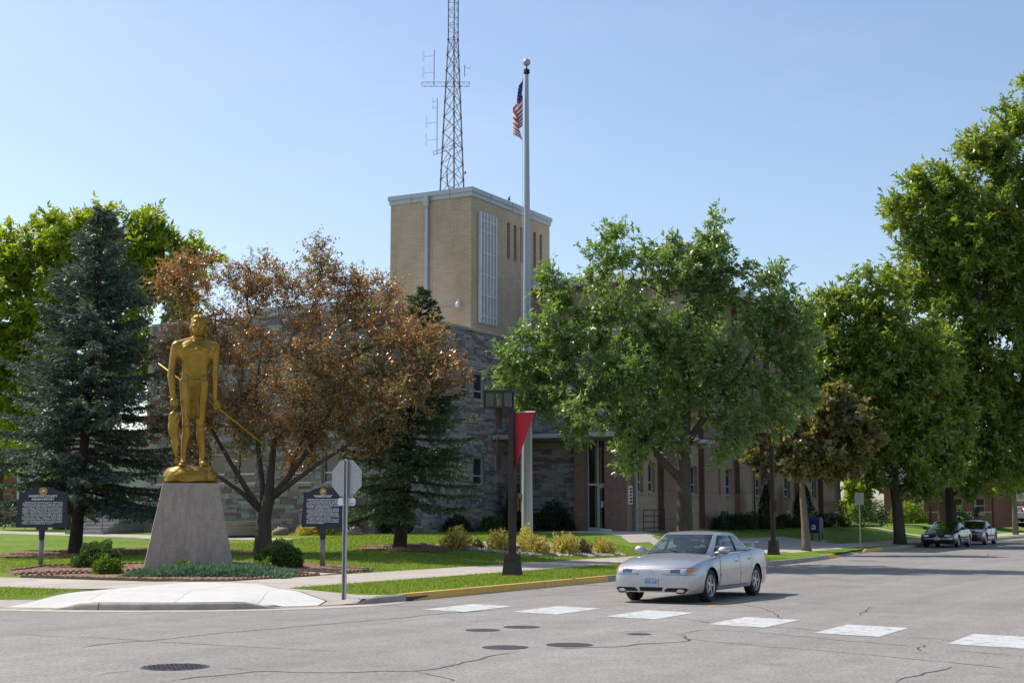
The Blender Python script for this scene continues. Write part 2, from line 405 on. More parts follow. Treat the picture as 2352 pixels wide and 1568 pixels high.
def kerb_piece(pts, m):
    mb = MB(); prof = [(0, 0), (.015, .75), (.05, .97), (.09, 1.), (.15, 1.), (.16, .0)]
    for k, p in enumerate(pts):
        d = pts[min(k + 1, len(pts) - 1)] - pts[max(k - 1, 0)]; d.normalize()
        nrm = Vector((-d.y, d.x)); h = kerb_h(p)
        for o, z in prof: q = p + nrm * o; mb.v.append((q.x, q.y, -.03 + (h + .03) * z))
    np_ = len(prof)
    for k in range(len(pts) - 1):
        for j in range(np_ - 1): mb.f.append((k * np_ + j, (k + 1) * np_ + j, (k + 1) * np_ + j + 1, k * np_ + j + 1))
    mb.f.append(tuple(range(np_ - 1, -1, -1))); mb.f.append(tuple((len(pts) - 1) * np_ + j for j in range(np_)))
    return mb.build('kerb_stone', m, kerb_root, True, 40)
step = 9; k = 0
while k < len(kline) - 1:
    seg = [p.copy() for p in kline[k:k + step + 1]]
    if len(seg) > 1:
        d = (seg[-1] - seg[-2]).normalized(); seg[-1] = seg[-1] - d * .022
        mid = seg[len(seg) // 2]
        yel = (mid.x > -16.2 and 23.3 < mid.y < 33.5) or 55.5 < mid.y < 58 or 64 < mid.y < 68.5
        kerb_piece(seg, 'kerbyellow' if yel else 'kerbc')
    k += step
# concrete gutter pan round the corner
mb = MB(); gl = [p for p in kline if p.y < 24.5 and p.x > -45]
for k, p in enumerate(gl):
    d = gl[min(k + 1, len(gl) - 1)] - gl[max(k - 1, 0)]; d.normalize(); nrm = Vector((-d.y, d.x)); w = .48 * sstep((24.5 - p.y) / 1.5)
    for o in (-w, .06): q = p + nrm * o; mb.v.append((q.x, q.y, .005))
mb.f = [(2 * k, 2 * k + 2, 2 * k + 3, 2 * k + 1) for k in range(len(gl) - 1)]
mb.f = [tuple(reversed(f)) for f in mb.f]
struct(mb.build('gutter', 'walk'))
# storm drain mouth in the yellow kerb
o = MB().box(-.06, .012, -.40, .40, .0, .082).build('drain_opening', 'tar'); o.location = (-15.53, 24.6, .0); struct(o)
tag(o, 'dark storm drain mouth in the yellow kerb', 'drain'); del o['kind']

# ------------------------------------------------------------------ lawns: terrain sheet inside the kerb
def fz(x, y):                                   # corner pavement: down to the kerb dips, up to the walk
    p = min(KNEAR, key=lambda q: (q.x - x) ** 2 + (q.y - y) ** 2); d = math.hypot(p.x - x, p.y - y); h = kerb_h(p) + .004
    return h + (ground(x, y) + .014 - h) * sstep(d / 2.2)
KNEAR = [p for p in kline if p.y < 27 and p.x > -34]
FAN = [(-20.95, 18.6), (-21.3, 20.3), (-21.7, 22.06), (-22.1, 23.9), (-21.4, 25.0), (-19.9, 25.1), (-18.1, 23.9), (-16.3, 22.9), (-15.6, 22.0), (-16.5, 20.8), (-17.7, 19.8), (-19.3, 19.0)]
def inside(p, poly):
    x, y = p; c = False; n = len(poly)
    for i in range(n):
        x1, y1 = poly[i]; x2, y2 = poly[(i + 1) % n]
        if (y1 > y) != (y2 > y) and x < (x2 - x1) * (y - y1) / (y2 - y1) + x1: c = not c
    return c
xs = np.concatenate([np.arange(-140, -62, 6), np.arange(-62, -34, 1.5), np.arange(-34, -15.0, .5)])
ysl = np.concatenate([np.arange(18.6, 62, .6), np.arange(62, 110, 2), np.arange(110, 330, 12)])
mb = MB(); idx = {}
def lawn_pt(i, j):
    if (i, j) not in idx:
        x, y = xs[i], ysl[j]; e = kx(y) - .13
        if y < 24: # follow the corner
            for a, b in zip(ARC[:-1], ARC[1:]):
                if min(a[1], b[1]) <= y <= max(a[1], b[1]): e = min(e, a[0] + (b[0] - a[0]) * (y - a[1]) / (b[1] - a[1] + 1e-9) - .13)
        x = min(x, e); idx[(i, j)] = len(mb.v); mb.v.append((x, y, min(max(.145, ground(x, y)), fz(x, y) - (.05 if inside((x, y), FAN) else .012)) if (y < 25.5 and x > -27) else max(.145, ground(x, y))))
    return idx[(i, j)]
for i in range(len(xs) - 1):
    for j in range(len(ysl) - 1):
        c = ((xs[i] + xs[i + 1]) / 2, (ysl[j] + ysl[j + 1]) / 2)
        if xs[i] > kx(ysl[j]) + .4: continue
        f = (lawn_pt(i, j), lawn_pt(i + 1, j), lawn_pt(i + 1, j + 1), lawn_pt(i, j + 1))
        if len({mb.v[q] for q in f}) == 4: mb.f.append(f)
lawn = struct(mb.build('lawn', 'grass', smooth=True))

# ------------------------------------------------------------------ sidewalks, slab by slab
def drape(poly, lift, thick, name, m, parent):
    mb = MB(); n = len(poly)
    top = [(x, y, (z if z is not None else ground(x, y)) + lift) for x, y, z in [(p + (None,))[:3] for p in poly]]
    mb.v = top + [(x, y, z - thick) for x, y, z in top]
    mb.f = [tuple(range(n))] + [(k, k + n, (k + 1) % n + n, (k + 1) % n) for k in range(n)]
    return mb.build(name, m, parent)
walk = struct(link('sidewalk', None))
y = 25.4
while y < 128:
    L = 1.52
    drape([(-20.9, y), (-18.4, y), (-18.4, y + L - .012), (-20.9, y + L - .012)], .012, .1, 'slab', 'walk', walk); y += L
cross = struct(link('cross_sidewalk', None))
x = -22.2
while x > -70:
    L = 1.52
    drape([(x - L + .012, 21.6), (x, 21.6), (x, 24.3), (x - L + .012, 24.3)], .012, .1, 'slab', 'walk', cross); x -= L
# flagstones of plain concrete between the new ramp and the old walks
drape([(-22.2, 21.6), (-21.9, 21.7), (-21.3, 22.2), (-21.4, 24.6), (-19.95, 25.0), (-20.9, 25.38), (-20.9, 26.6), (-22.2, 24.3)], .010, .1, 'slab', 'walk', cross)
drape([(-20.9, 25.36), (-19.9, 24.95), (-18.25, 23.8), (-18.4, 25.38)], .011, .1, 'slab', 'walk', walk)
# the pale new ramp: panels meeting at the middle
ramp = struct(link('ramp', None))
def panel(pts, m, parent, cuts=6):
    bm = bmesh.new(); f = bm.faces.new([bm.verts.new((x, y, 0)) for x, y in pts])
    bmesh.ops.triangulate(bm, faces=bm.faces[:]); bmesh.ops.subdivide_edges(bm, edges=bm.edges[:], cuts=cuts, use_grid_fill=True)
    for v in bm.verts: v.co.z = fz(v.co.x, v.co.y)
    bmesh.ops.recalc_face_normals(bm, faces=bm.faces[:])
    for f in bm.faces:
        if f.normal.z < 0: f.normal_flip()
    me = bpy.data.meshes.new('panel'); bm.to_mesh(me); bm.free(); me.materials.append(M[m]); me.shade_smooth()
    return link('panel', me, parent)
inn = [(-20.8, 18.75), (-19.35, 19.2), (-17.8, 19.98), (-16.68, 20.95), (-16.05, 21.95)]
A, B, Cc = (-20.75, 21.4), (-19.4, 22.35), (-17.95, 22.9)
T0, T1, T2, T3 = (-21.25, 22.2), (-21.35, 24.6), (-19.9, 24.95), (-18.3, 23.75)
g = .012
def shrink(poly, g=.008):
    cx_ = sum(p[0] for p in poly) / len(poly); cy_ = sum(p[1] for p in poly) / len(poly)
    return [(x + (cx_ - x) / math.hypot(cx_ - x, cy_ - y) * g, y + (cy_ - y) / math.hypot(cx_ - x, cy_ - y) * g) for x, y in poly]
for poly in ([inn[0], inn[1], A, T0, (-21.05, 20.3)], [inn[1], inn[2], B, A], [inn[2], inn[3], Cc, B], [inn[3], inn[4], (-16.4, 22.7), T3, Cc],
             [A, B, T2, T1, T0], [B, Cc, T3, T2]):
    panel(shrink(poly), 'newwalk', ramp)
# tan flares either side
panel([(-20.8, 18.72), (-20.98, 19.75), (-22.5, 19.4), (-25.5, 18.72), (-22.5, 18.6)], 'walk', ramp)
panel([(-16.02, 21.97), (-15.72, 22.75), (-15.68, 23.9), (-16.3, 23.5), (-18.2, 23.95), (-18.28, 23.77), (-16.38, 22.72)], 'walk', ramp)
# red survey arrow
mb = MB()
for a, b in (((-23.0, 18.85), (-21.5, 19.25)), ((-23.0, 18.85), (-22.4, 18.82)), ((-23.0, 18.85), (-22.7, 19.12))):
    a, b = Vector(a), Vector(b); nn = (b - a).normalized(); nn = Vector((-nn.y, nn.x)) * .05
    mb.add([(*(a - nn), fz(*a) + .018), (*(b - nn), fz(*b) + .018), (*(b + nn), fz(*b) + .018), (*(a + nn), fz(*a) + .018)], [(0, 1, 2, 3)])
struct(mb.build('painted_arrow', 'redpaint'))
# driveway apron, entrance walk, lawn paths
apron = struct(link('driveway_apron', None))
for k in range(4):
    y0 = 57.2 + k * 2.1
    drape([(-18.39, y0), (kx(y0) - .12, y0, .05), (kx(y0 + 2.08) - .12, y0 + 2.08, .05), (-18.39, y0 + 2.08)], .02, .1, 'slab', 'walk', apron)
path = struct(link('entrance_path', None))
for k in range(6):
    x0 = -20.92 - k * 1.35
    drape([(x0 - 1.335, 55.6), (x0, 53.6), (x0, 56.9), (x0 - 1.335, 58.9)] if k < 3 else [(x0 - 1.335, 56.0), (x0, 56.0), (x0, 61.1), (x0 - 1.335, 61.1)], .016, .12, 'slab', 'walk', path)
for k in range(10):
    y0 = 58.9 + k * 1.5
    drape([(-26.9, y0), (-20.95, y0), (-20.95, y0 + 1.48), (-26.9, y0 + 1.48)], .02 if y0 > 61 else .022, .12, 'slab', 'walk', path) if y0 > 61.1 else None
lp = struct(link('lawn_path', None))
for k in range(14):
    x0 = -40 - k * 1.8; y0 = 44.3 + k * .42
    drape([(x0 - 1.78, y0 + .42), (x0, y0), (x0, y0 + 1.9), (x0 - 1.78, y0 + 2.32)], .014, .1, 'slab', 'walk', lp)
for k in range(8):
    x0 = -52 - k * .5; y0 = 52 + k * 2
    drape([(x0 - .5, y0 + 1.98), (x0, y0), (x0 + 2.2, y0), (x0 + 1.7, y0 + 1.98)], .02, .1, 'slab', 'walk', lp)
for k in range(7):
    x0 = -31 - k * 1.5
    drape([(x0 - 1.48, 43.9 + .03 * k), (x0, 43.9 + .03 * k), (x0, 45.3 + .03 * k), (x0 - 1.48, 45.3 + .03 * k)], .018, .1, 'slab', 'walk', lp) if k > 1 else None
fp = struct(link('far_sidewalk', None))
for k in range(22):
    x0 = -18.3 - k * 1.6
    drape([(x0 - 1.58, 97), (x0, 97), (x0, 99), (x0 - 1.58, 99)], .03, .1, 'slab', 'walk', fp) if k > 1 else None

# ------------------------------------------------------------------ road markings
bars = [(-13.4, 23.0), (-11.68, 23.2), (-9.75, 22.95), (-7.62, 22.15), (-5.67, 21.33), (-3.6, 20.45), (-1.6, 19.6)]
for k, (x, y) in enumerate(bars):
    o = MB().add([(-.5, -.78, 0), (.5, -1.02, 0), (.5, .8, 0), (-.5, 1.02, 0)], [(0, 1, 2, 3)]).build('crosswalk_bar', 'whitepaint')
    o.location = (x, y, .005); struct(o)
o = MB().add([(-.5, -.9, 0), (.5, -.9, 0), (.5, .9, 0), (-.5, .9, 0)], [(0, 1, 2, 3)]).build('crosswalk_bar', 'whitepaint'); o.location = (-21.6, 17.5, .005); struct(o)
for x, y, L in ((-9.68, 26.75, 2.6), (-10.6, 44.5, 3.2), (-11.9, 64, 6), (-12.2, 84, 6), (-12.3, 105, 6)):
    o = MB().add([(-.05, -L / 2, 0), (.05, -L / 2, 0), (.05, L / 2, 0), (-.05, L / 2, 0)], [(0, 1, 2, 3)]).build('centre_line', 'yellowpaint'); o.location = (x, y, .005); struct(o)
# cracks: tar lines wandering over the asphalt
def crack(pts, w=.014, name='road_crack'):
    pts = resample([tuple(p) for p in smooth_line(pts, 1)], .12); mb = MB(); ph = random.random() * 50
    for k, p in enumerate(pts):
        d = pts[min(k + 1, len(pts) - 1)] - pts[max(k - 1, 0)]; d.normalize(); nn = Vector((-d.y, d.x))
        j = noise.noise(Vector((k * .23, ph, 0))) * .09 + noise.noise(Vector((k * .9, ph, 3))) * .03
        ww = 1.5 * w * (.55 + .8 * abs(noise.noise(Vector((k * .13, ph, 7))))) * (1 if 2 < k < len(pts) - 3 else .3)
        q = p + nn * j
        for s in (-1, 1): mb.v.append((q.x + nn.x * ww * s, q.y + nn.y * ww * s, .0035))
    mb.f = [(2 * k, 2 * k + 1, 2 * k + 3, 2 * k + 2) for k in range(len(pts) - 1)]
    return struct(mb.build(name, 'tar'))
for w, pts in (
    (.009, [(-16.42, 14.8), (-15.91, 14.87), (-15.21, 14.89), (-14.58, 14.96), (-13.8, 14.93), (-12.98, 14.94), (-11.91, 14.85), (-10.47, 14.95)]),
    (.016, [(-13.76, 13.73), (-13.94, 14.17), (-13.91, 14.54), (-13.7, 15.06), (-13.75, 16.14), (-13.62, 16.98), (-13.31, 19.0), (-13.21, 19.34), (-13.11, 20.42), (-13.05, 21.26), (-12.87, 22.22), (-12.66, 22.65)]),
    (.016, [(-10.28, 11.36), (-10.29, 11.86), (-10.12, 12.14), (-10.07, 12.66), (-9.62, 12.77), (-9.11, 13.01), (-8.91, 13.29), (-8.51, 13.5), (-8.44, 13.89), (-8.49, 14.5), (-8.61, 15.22), (-8.65, 16.04)]),
    (.009, [(-10.77, 12.71), (-10.48, 12.82), (-10.05, 12.64)]),
    (.009, [(-11.26, 11.44), (-11.3, 11.83), (-11.33, 12.23)]),
    (.009, [(-8.5, 13.48), (-8.15, 13.29), (-7.77, 13.02), (-7.73, 12.66)]),
    (.016, [(-8.44, 16.45), (-8.2, 16.81), (-7.69, 17.3), (-7.68, 17.75), (-7.42, 18.14), (-7.28, 18.55), (-7.46, 18.9), (-7.72, 19.32), (-7.95, 19.28)]),
    (.009, [(-7.77, 19.44), (-7.77, 19.88), (-7.82, 19.82), (-7.81, 20.44), (-7.05, 20.33), (-6.03, 19.87), (-5.06, 19.34), (-4.22, 19.06)]),
    (.009, [(-10.35, 16.94), (-10.06, 16.78)]),
    (.009, [(-14.9, 27.3), (-13.88, 27.4), (-12.99, 27.7), (-12.53, 27.82)]),
    (.009, [(-11.3, 22.76), (-10.48, 22.66), (-8.67, 22.18), (-8.23, 21.65), (-7.19, 21.42), (-6.27, 21.06), (-5.18, 20.61), (-4.4, 20.35), (-3.86, 20.11), (-3.17, 19.92)]),
    (.009, [(-7.66, 18.98), (-7.3, 18.64), (-6.34, 18.27), (-5.47, 18.04), (-4.43, 17.62), (-3.47, 17.16), (-2.68, 16.79)]),
    (.016, [(-3.69, 14.92), (-3.62, 15.62), (-3.48, 16.79)]),
    (.009, [(-4.08, 18.91), (-3.6, 18.72), (-2.91, 18.29)]),
    (.009, [(-9.59, 26.5), (-9.02, 26.04), (-8.5, 25.36), (-7.92, 24.13), (-7.51, 23.14), (-7.17, 22.4)]),
    (.009, [(-6.51, 24.28), (-6.79, 25.83), (-6.99, 27.14)]),
    (.009, [(-12.33, 40.09), (-11.22, 38.51), (-10.01, 36.99), (-9.02, 36.08)]),
    (.009, [(-10.87, 32.45), (-9.81, 33.65), (-8.76, 35.03), (-7.61, 34.61), (-6.65, 33.99)]),
    (.009, [(-10.8, 57.1), (-10.75, 59.27), (-11.4, 63.69), (-12.11, 67.37)]),
    (.009, [(-4.2, 18.28), (-4.32, 19.01), (-4.28, 19.08), (-4.45, 19.67)]),
    (.009, [(-5.31, 26.86), (-5.08, 26.76)])):
    crack(pts, w)
# man-hole covers
def manhole(x, y, r, label, grid=False):
    t = thing('manhole_cover', label, 'manhole cover', (x, y, .0), random.random(), 'iron covers set in the asphalt')
    MB().lathe([(r * 1.0, -.02), (r * 1.0, .004), (r * .93, .005), (r * .92, .001), (r * .905, .001)], 40).build('rim', 'iron', t, True, 30)
    MB().lathe([(r * .9, -.02), (r * .9, .005), (r * .2, .006), (0, .006)], 40).build('lid', 'iron', t, True, 30)
    if grid:
        mb = MB(); n = 9; s = 2 * r * .85 / n
        for i in range(n):
            for j in range(n):
                a, b = (i - (n - 1) / 2) * s, (j - (n - 1) / 2) * s
                if a * a + b * b < (r * .82) ** 2: mb.box(a - s * .33, a + s * .33, b - s * .33, b + s * .33, .004, .011)
        mb.build('tread', 'iron', t)
    return t
manhole(-11.14, 12.56, .38, 'large gridded iron manhole cover nearest the viewer', True)
manhole(-9.02, 16.43, .30, 'sunken round iron cover at the middle of the foreground road, front left of two')
manhole(-8.45, 17.15, .31, 'round iron cover right of its neighbour in the foreground road')
manhole(-10.65, 18.7, .26, 'small dark iron cover left of the group in the road')
manhole(-10.42, 19.5, .28, 'round iron cover nearest the crosswalk bars')
manhole(-8.32, 19.15, .17, 'small valve cover alone in the road below the silver car')
# ================================================================== materials of the building
stone_cols = [('stone_grey', (.30, .285, .265)), ('stone_pale', (.365, .35, .325)), ('stone_brown', (.285, .25, .22)), ('stone_blue', (.185, .18, .19)),
              ('stone_dark', (.165, .145, .145)), ('stone_maroon', (.20, .125, .115)), ('stone_rose', (.26, .20, .18))]
for n_, c_ in stone_cols: M[n_] = mat(n_, c_, .85, 0, .16, 3, 34, .5, .012)
M['mortar'] = mat('mortar', (.36, .325, .29), .95, 0, .15, 4, 40)
def brick_mat():
    m, nt, b = nodes_of('tan_brick'); tc = nt.nodes.new('ShaderNodeTexCoord')
    sep = nt.nodes.new('ShaderNodeSeparateXYZ'); nt.links.new(tc.outputs['Object'], sep.inputs[0])
    ad = nt.nodes.new('ShaderNodeMath'); ad.operation = 'ADD'; nt.links.new(sep.outputs[0], ad.inputs[0]); nt.links.new(sep.outputs[1], ad.inputs[1])
    cb = nt.nodes.new('ShaderNodeCombineXYZ'); nt.links.new(ad.outputs[0], cb.inputs[0]); nt.links.new(sep.outputs[2], cb.inputs[1])
    br = nt.nodes.new('ShaderNodeTexBrick'); nt.links.new(cb.outputs[0], br.inputs['Vector'])
    br.inputs['Color1'].default_value = (.62, .50, .35, 1); br.inputs['Color2'].default_value = (.55, .43, .295, 1); br.inputs['Mortar'].default_value = (.36, .29, .205, 1)
    br.inputs['Scale'].default_value = 1.; br.inputs['Brick Width'].default_value = .40; br.inputs['Row Height'].default_value = .092; br.inputs['Mortar Size'].default_value = .012
    br.inputs['Mortar Smooth'].default_value = .2
    v = coord_node(nt, 'Object', (1, 1, .35)); n = noise_node(nt, v, .8, 5, .65)
    c = mixc(nt, 1., br.outputs['Color'], ramp_node(nt, n.outputs['Fac'], [(.28, (.82, .8, .78)), (.6, (1.,) * 3), (.8, (1.06,) * 3)]), 'MULTIPLY')
    nt.links.new(c, b.inputs['Base Color']); b.inputs['Roughness'].default_value = .9; b.inputs['Specular IOR Level'].default_value = .2
    bump_node(nt, br.outputs['Fac'], -.5, .01, b); return m
M['brick'] = brick_mat()
M['tanwall'] = mat('tan_panel_wall', (.42, .315, .215), .85, 0, .1, 1.4, 30, .2)
M['granite'] = mat('red_granite', (.16, .09, .075), .35, 0, .3, 5, 60, 0, spec=.5)
M['granite2'] = mat('pale_red_granite', (.25, .15, .115), .35, 0, .25, 4, 60, 0, spec=.5)
M['fascia'] = mat('grey_metal_fascia', (.46, .48, .50), .45, .2, .06, 1.2)
M['fascia2'] = mat('white_metal_fascia', (.66, .67, .67), .5, .1, .05, 1.2)
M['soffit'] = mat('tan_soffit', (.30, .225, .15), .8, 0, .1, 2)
M['coping'] = mat('limestone_coping', (.40, .34, .27), .85, 0, .2, 3, 20)
M['sill'] = mat('limestone_sill', (.36, .29, .215), .85, 0, .12, 4, 20)
M['frame'] = mat('white_aluminium_frame', (.55, .57, .58), .4, .2, .05, 3)
M['pane'] = window_mat('dark_window_glass')
M['blind'] = mat('pale_blind', (.42, .46, .42), .8, 0, .05, 3)
M['louvre'] = mat('pale_grey_louvre', (.74, .755, .78), .45, .15, .06, 2)
M['black'] = mat('near_black', (.012, .012, .013), .6)
M['roof'] = mat('gravel_roof', (.46, .44, .41), .95, 0, .2, 5, 40)
M['galv'] = mat('galvanised_steel', (.42, .43, .44), .38, .75, .15, 9)
M['bronze'] = mat('dark_bronze_paint', (.040, .028, .024), .6, 0, .15, 4, spec=.25)
M['white'] = mat('white_enamel', (.72, .72, .71), .35, 0, .04, 5)
M['bluerail'] = mat('grey_blue_rail', (.12, .14, .19), .5, .3, .1, 5)

class Facade:
    """a wall plane: u runs along it, v up, d outwards"""
    def __init__(s, axis, c): s.axis, s.c = axis, c
    def p(s, u, v, d): return (s.c + d, u, v) if s.axis == 'x' else (u, s.c - d, v)
    def box(s, mb, u0, u1, v0, v1, d0, d1):
        if s.axis == 'x': mb.box(s.c + d0, s.c + d1, u0, u1, v0, v1)
        else: mb.box(u0, u1, s.c - d1, s.c - d0, v0, v1)
    def wall(s, mb, u0, u1, v0, v1, holes=(), rev=.18, d=0):
        us = sorted({u0, u1, *[h[0] for h in holes], *[h[1] for h in holes]}); vs_ = sorted({v0, v1, *[h[2] for h in holes], *[h[3] for h in holes]})
        for a, b in zip(us[:-1], us[1:]):
            for c, e in zip(vs_[:-1], vs_[1:]):
                m_ = ((a + b) / 2, (c + e) / 2)
                if any(h[0] < m_[0] < h[1] and h[2] < m_[1] < h[3] for h in holes): continue
                mb.add([s.p(a, c, d), s.p(b, c, d), s.p(b, e, d), s.p(a, e, d)], [(0, 1, 2, 3)])
        for a, b, c, e in holes:
            q = [(a, c), (b, c), (b, e), (a, e)]
            for k in range(4):
                (x0, z0), (x1, z1) = q[k], q[(k + 1) % 4]
                mb.add([s.p(x0, z0, d), s.p(x0, z0, d - rev), s.p(x1, z1, d - rev), s.p(x1, z1, d)], [(0, 1, 2, 3)])
            mb.add([s.p(a, c, d - rev - .12), s.p(b, c, d - rev - .12), s.p(b, e, d - rev - .12), s.p(a, e, d - rev - .12)], [(0, 1, 2, 3)])
            # side cheeks to the back plane
            for x in (a, b): mb.add([s.p(x, c, d - rev), s.p(x, c, d - rev - .12), s.p(x, e, d - rev - .12), s.p(x, e, d - rev)], [(0, 1, 2, 3)])
    def window(s, parent, u0, u1, v0, v1, rev=.16, rail=.33, blind=False, sill='sill', fw=.055):
        mb = MB(); d1 = -rev + .05; d0 = -rev - .02
        s.box(mb, u0, u0 + fw, v0, v1, d0, d1); s.box(mb, u1 - fw, u1, v0, v1, d0, d1)
        s.box(mb, u0 + fw, u1 - fw, v0, v0 + fw * 1.3, d0, d1); s.box(mb, u0 + fw, u1 - fw, v1 - fw, v1, d0, d1)
        vr = v0 + (v1 - v0) * rail
        if rail: s.box(mb, u0 + fw, u1 - fw, vr - fw * .55, vr + fw * .55, d0, d1)
        w = mb.build('window', 'frame', parent)
        spans = [(v0 + fw * 1.3, vr - fw * .55), (vr + fw * .55, v1 - fw)] if rail else [(v0 + fw * 1.3, v1 - fw)]
        for k, (a, b) in enumerate(spans):
            mb = MB(); s.box(mb, u0 + fw, u1 - fw, a, b, -rev - .012, -rev + .004); mb.build('pane', 'pane', w)
        if sill:
            mb = MB(); s.box(mb, u0 - .06, u1 + .06, v0 - .13, v0 - .002, -rev - .02, .07); mb.build('sill', sill, w)
        return w

ZB = 0.6                      # walls start below the lawn
court = thing('courthouse', 'courthouse with brick tower, stone faced wing and pilastered street wing', 'building', (-33.58, 61.35, .9))
class Loc:                    # parts are written in world metres and hung on the thing at its base
    pass
def under(o, root=court):
    o.parent = root; o.matrix_parent_inverse = Matrix.Translation(-Vector(root.location)); return o
def part(mb, name, m, root=court, **k):
    return under(mb.build(name, m, None, **k), root)
_old_build = MB.build

# ------------------------------------------------------------------ stone wing
FX = Facade('x', -33.58); FL = Facade('y', 49.7); FE = Facade('y', 61.35)
winX = [(56.79, 57.62, 7.12, 8.4), (58.0, 59.05, 7.12, 8.4), (51.6, 52.6, 7.12, 8.4), (53.2, 54.2, 7.12, 8.4),
        (58.0, 59.05, 3.1, 4.4), (51.6, 52.6, 3.1, 4.4), (53.2, 54.2, 3.1, 4.4)]
winL = [(-37.85, -36.75, 3.05, 4.4), (-36.2, -35.2, 3.05, 4.4), (-40.9, -39.8, 3.05, 4.4), (-42.6, -41.5, 3.05, 4.4), (-45.8, -44.9, 3.05, 4.4)]
winL += [(a, b, 7.12, 8.4) for a, b, _, _ in winL]
winE = [(-28.95, -28.05, 7.0, 8.4), (-30.6, -29.7, 7.0, 8.4)]
TOP = 10.36
mb = MB(); FX.wall(mb, 49.7, 61.35, ZB, TOP, winX); wX = part(mb, 'stone_wall', 'mortar')
mb = MB(); FL.wall(mb, -46, -33.58, ZB, TOP, winL); wL = part(mb, 'stone_wall', 'mortar')
mb = MB(); FE.wall(mb, -33.58, -29.8, ZB, TOP, [h for h in winE if h[1] < -29.8]); 
FE.wall(mb, -29.8, -27.1, 5.2, TOP, [(-28.95, -28.05, 7.0, 8.4), (-29.8, -29.7, 7.0, 8.4)]); wE = part(mb, 'stone_wall', 'mortar')
for F, ws, blindk in ((FX, winX, 0), (FL, winL, 0), (FE, [winE[0], (-30.6, -29.7, 7.0, 8.4)], 0)):
    for h in ws:
        o = F.window(None, *h); under(o)
# ashlar blocks
def ashlar(u0, u1, v0, v1, holes, seed):
    rr = random.Random(seed); out = []; v = v0
    while v < v1 - .03:
        H = min(rr.choice([.18, .21, .24, .27]), v1 - v); u = u0
        if v1 - v - H < .1: H = v1 - v
        while u < u1 - .02:
            W = min(rr.uniform(.26, .78), u1 - u)
            if u1 - u - W < .18: W = u1 - u
            k = rr.random()
            if k < .30: cells = [(0, W, 0, H)]
            elif k < .62:
                t = rr.choice([.33, .5, .66]) * H; cells = [(0, W, 0, t), (0, W, t, H)]
            elif k < .84:
                t = rr.choice([.33, .5, .66]) * H; s_ = W * rr.uniform(.3, .7); cells = [(0, W, 0, t), (0, s_, t, H), (s_, W, t, H)]
            else:
                t = rr.choice([.33, .5]) * H; s_ = W * rr.uniform(.3, .7); cells = [(0, s_, 0, t), (s_, W, 0, t), (0, W, t, H)]
            for a, b, c, e in cells: out.append([u + a, u + b, v + c, v + e])
            u += W
        v += H
    res = []
    for a, b, c, e in out:
        todo = [(a, b, c, e)]
        for h in holes:
            hh = (h[0] - .0, h[1] + .0, h[2] - .13, h[3])
            nxt = []
            for a, b, c, e in todo:
                if b <= hh[0] or a >= hh[1] or e <= hh[2] or c >= hh[3]: nxt.append((a, b, c, e)); continue
                if a < hh[0]: nxt.append((a, hh[0], c, e))
                if b > hh[1]: nxt.append((hh[1], b, c, e))
                a2, b2 = max(a, hh[0]), min(b, hh[1])
                if c < hh[2]: nxt.append((a2, b2, c, hh[2]))
                if e > hh[3]: nxt.append((a2, b2, hh[3], e))
            todo = nxt
        res += [t for t in todo if t[1] - t[0] > .05 and t[3] - t[2] > .035]
    return res
WEI = [.28, .17, .14, .14, .13, .09, .05]
cubes = {}
for n_, _ in stone_cols:
    me = MB().box(-.5, .5, -.5, .5, -.5, .5).mesh(n_ + '_block', n_); cubes[n_] = me
blocks = []
for F, wobj, (u0, u1), hs, sd, seen in ((FX, wX, (49.7, 61.35), winX, 3, lambda u, v: u > 54.4 or v < 3), (FL, wL, (-46, -33.58), winL, 4, lambda u, v: v < 3.2 and u > -41), (FE, wE, (-33.58, -27.1), winE, 5, lambda u, v: v < 5.3)):
    hs2 = list(hs) + ([(-29.8, -27.1, 0, 5.3)] if F is FE else [])
    for b in ashlar(u0, u1, ZB, TOP, hs2, sd):
        blocks.append((F, wobj, b, random.choices(range(7), WEI)[0], random.uniform(.018, .05), seen((b[0] + b[1]) / 2, (b[2] + b[3]) / 2)))
blocks.sort(key=lambda t: -(t[5] * 10 + (t[2][1] - t[2][0]) * (t[2][3] - t[2][2])))
rest = {}
for k, (F, wobj, (a, b, c, e), ci, pr, seen) in enumerate(blocks):
    g = .007
    if k < 300:
        o = link('stone', cubes[stone_cols[ci][0]], None)
        cen = Vector(F.p((a + b) / 2, (c + e) / 2, pr / 2 - .02)); sz = (pr + .04, b - a - 2 * g, e - c - 2 * g) if F.axis == 'x' else (b - a - 2 * g, pr + .04, e - c - 2 * g)
        o.parent = wobj; o.matrix_parent_inverse = Matrix.Identity(4); o.location = cen; o.scale = sz
    else:
        mbr, mi = rest.setdefault(id(wobj), (MB(), []))
        f0 = len(mbr.f); F.box(mbr, a + g, b - g, c + g, e - g, -.04, pr); mi += [ci] * (len(mbr.f) - f0)
for wobj in (wX, wL, wE):
    mbr, mi = rest[id(wobj)]
    me = mbr.mesh('stonework'); [me.materials.append(M[n_]) for n_, _ in stone_cols]
    me.polygons.foreach_set('material_index', mi); o = link('stonework', me, None, 'stuff'); o.parent = wobj
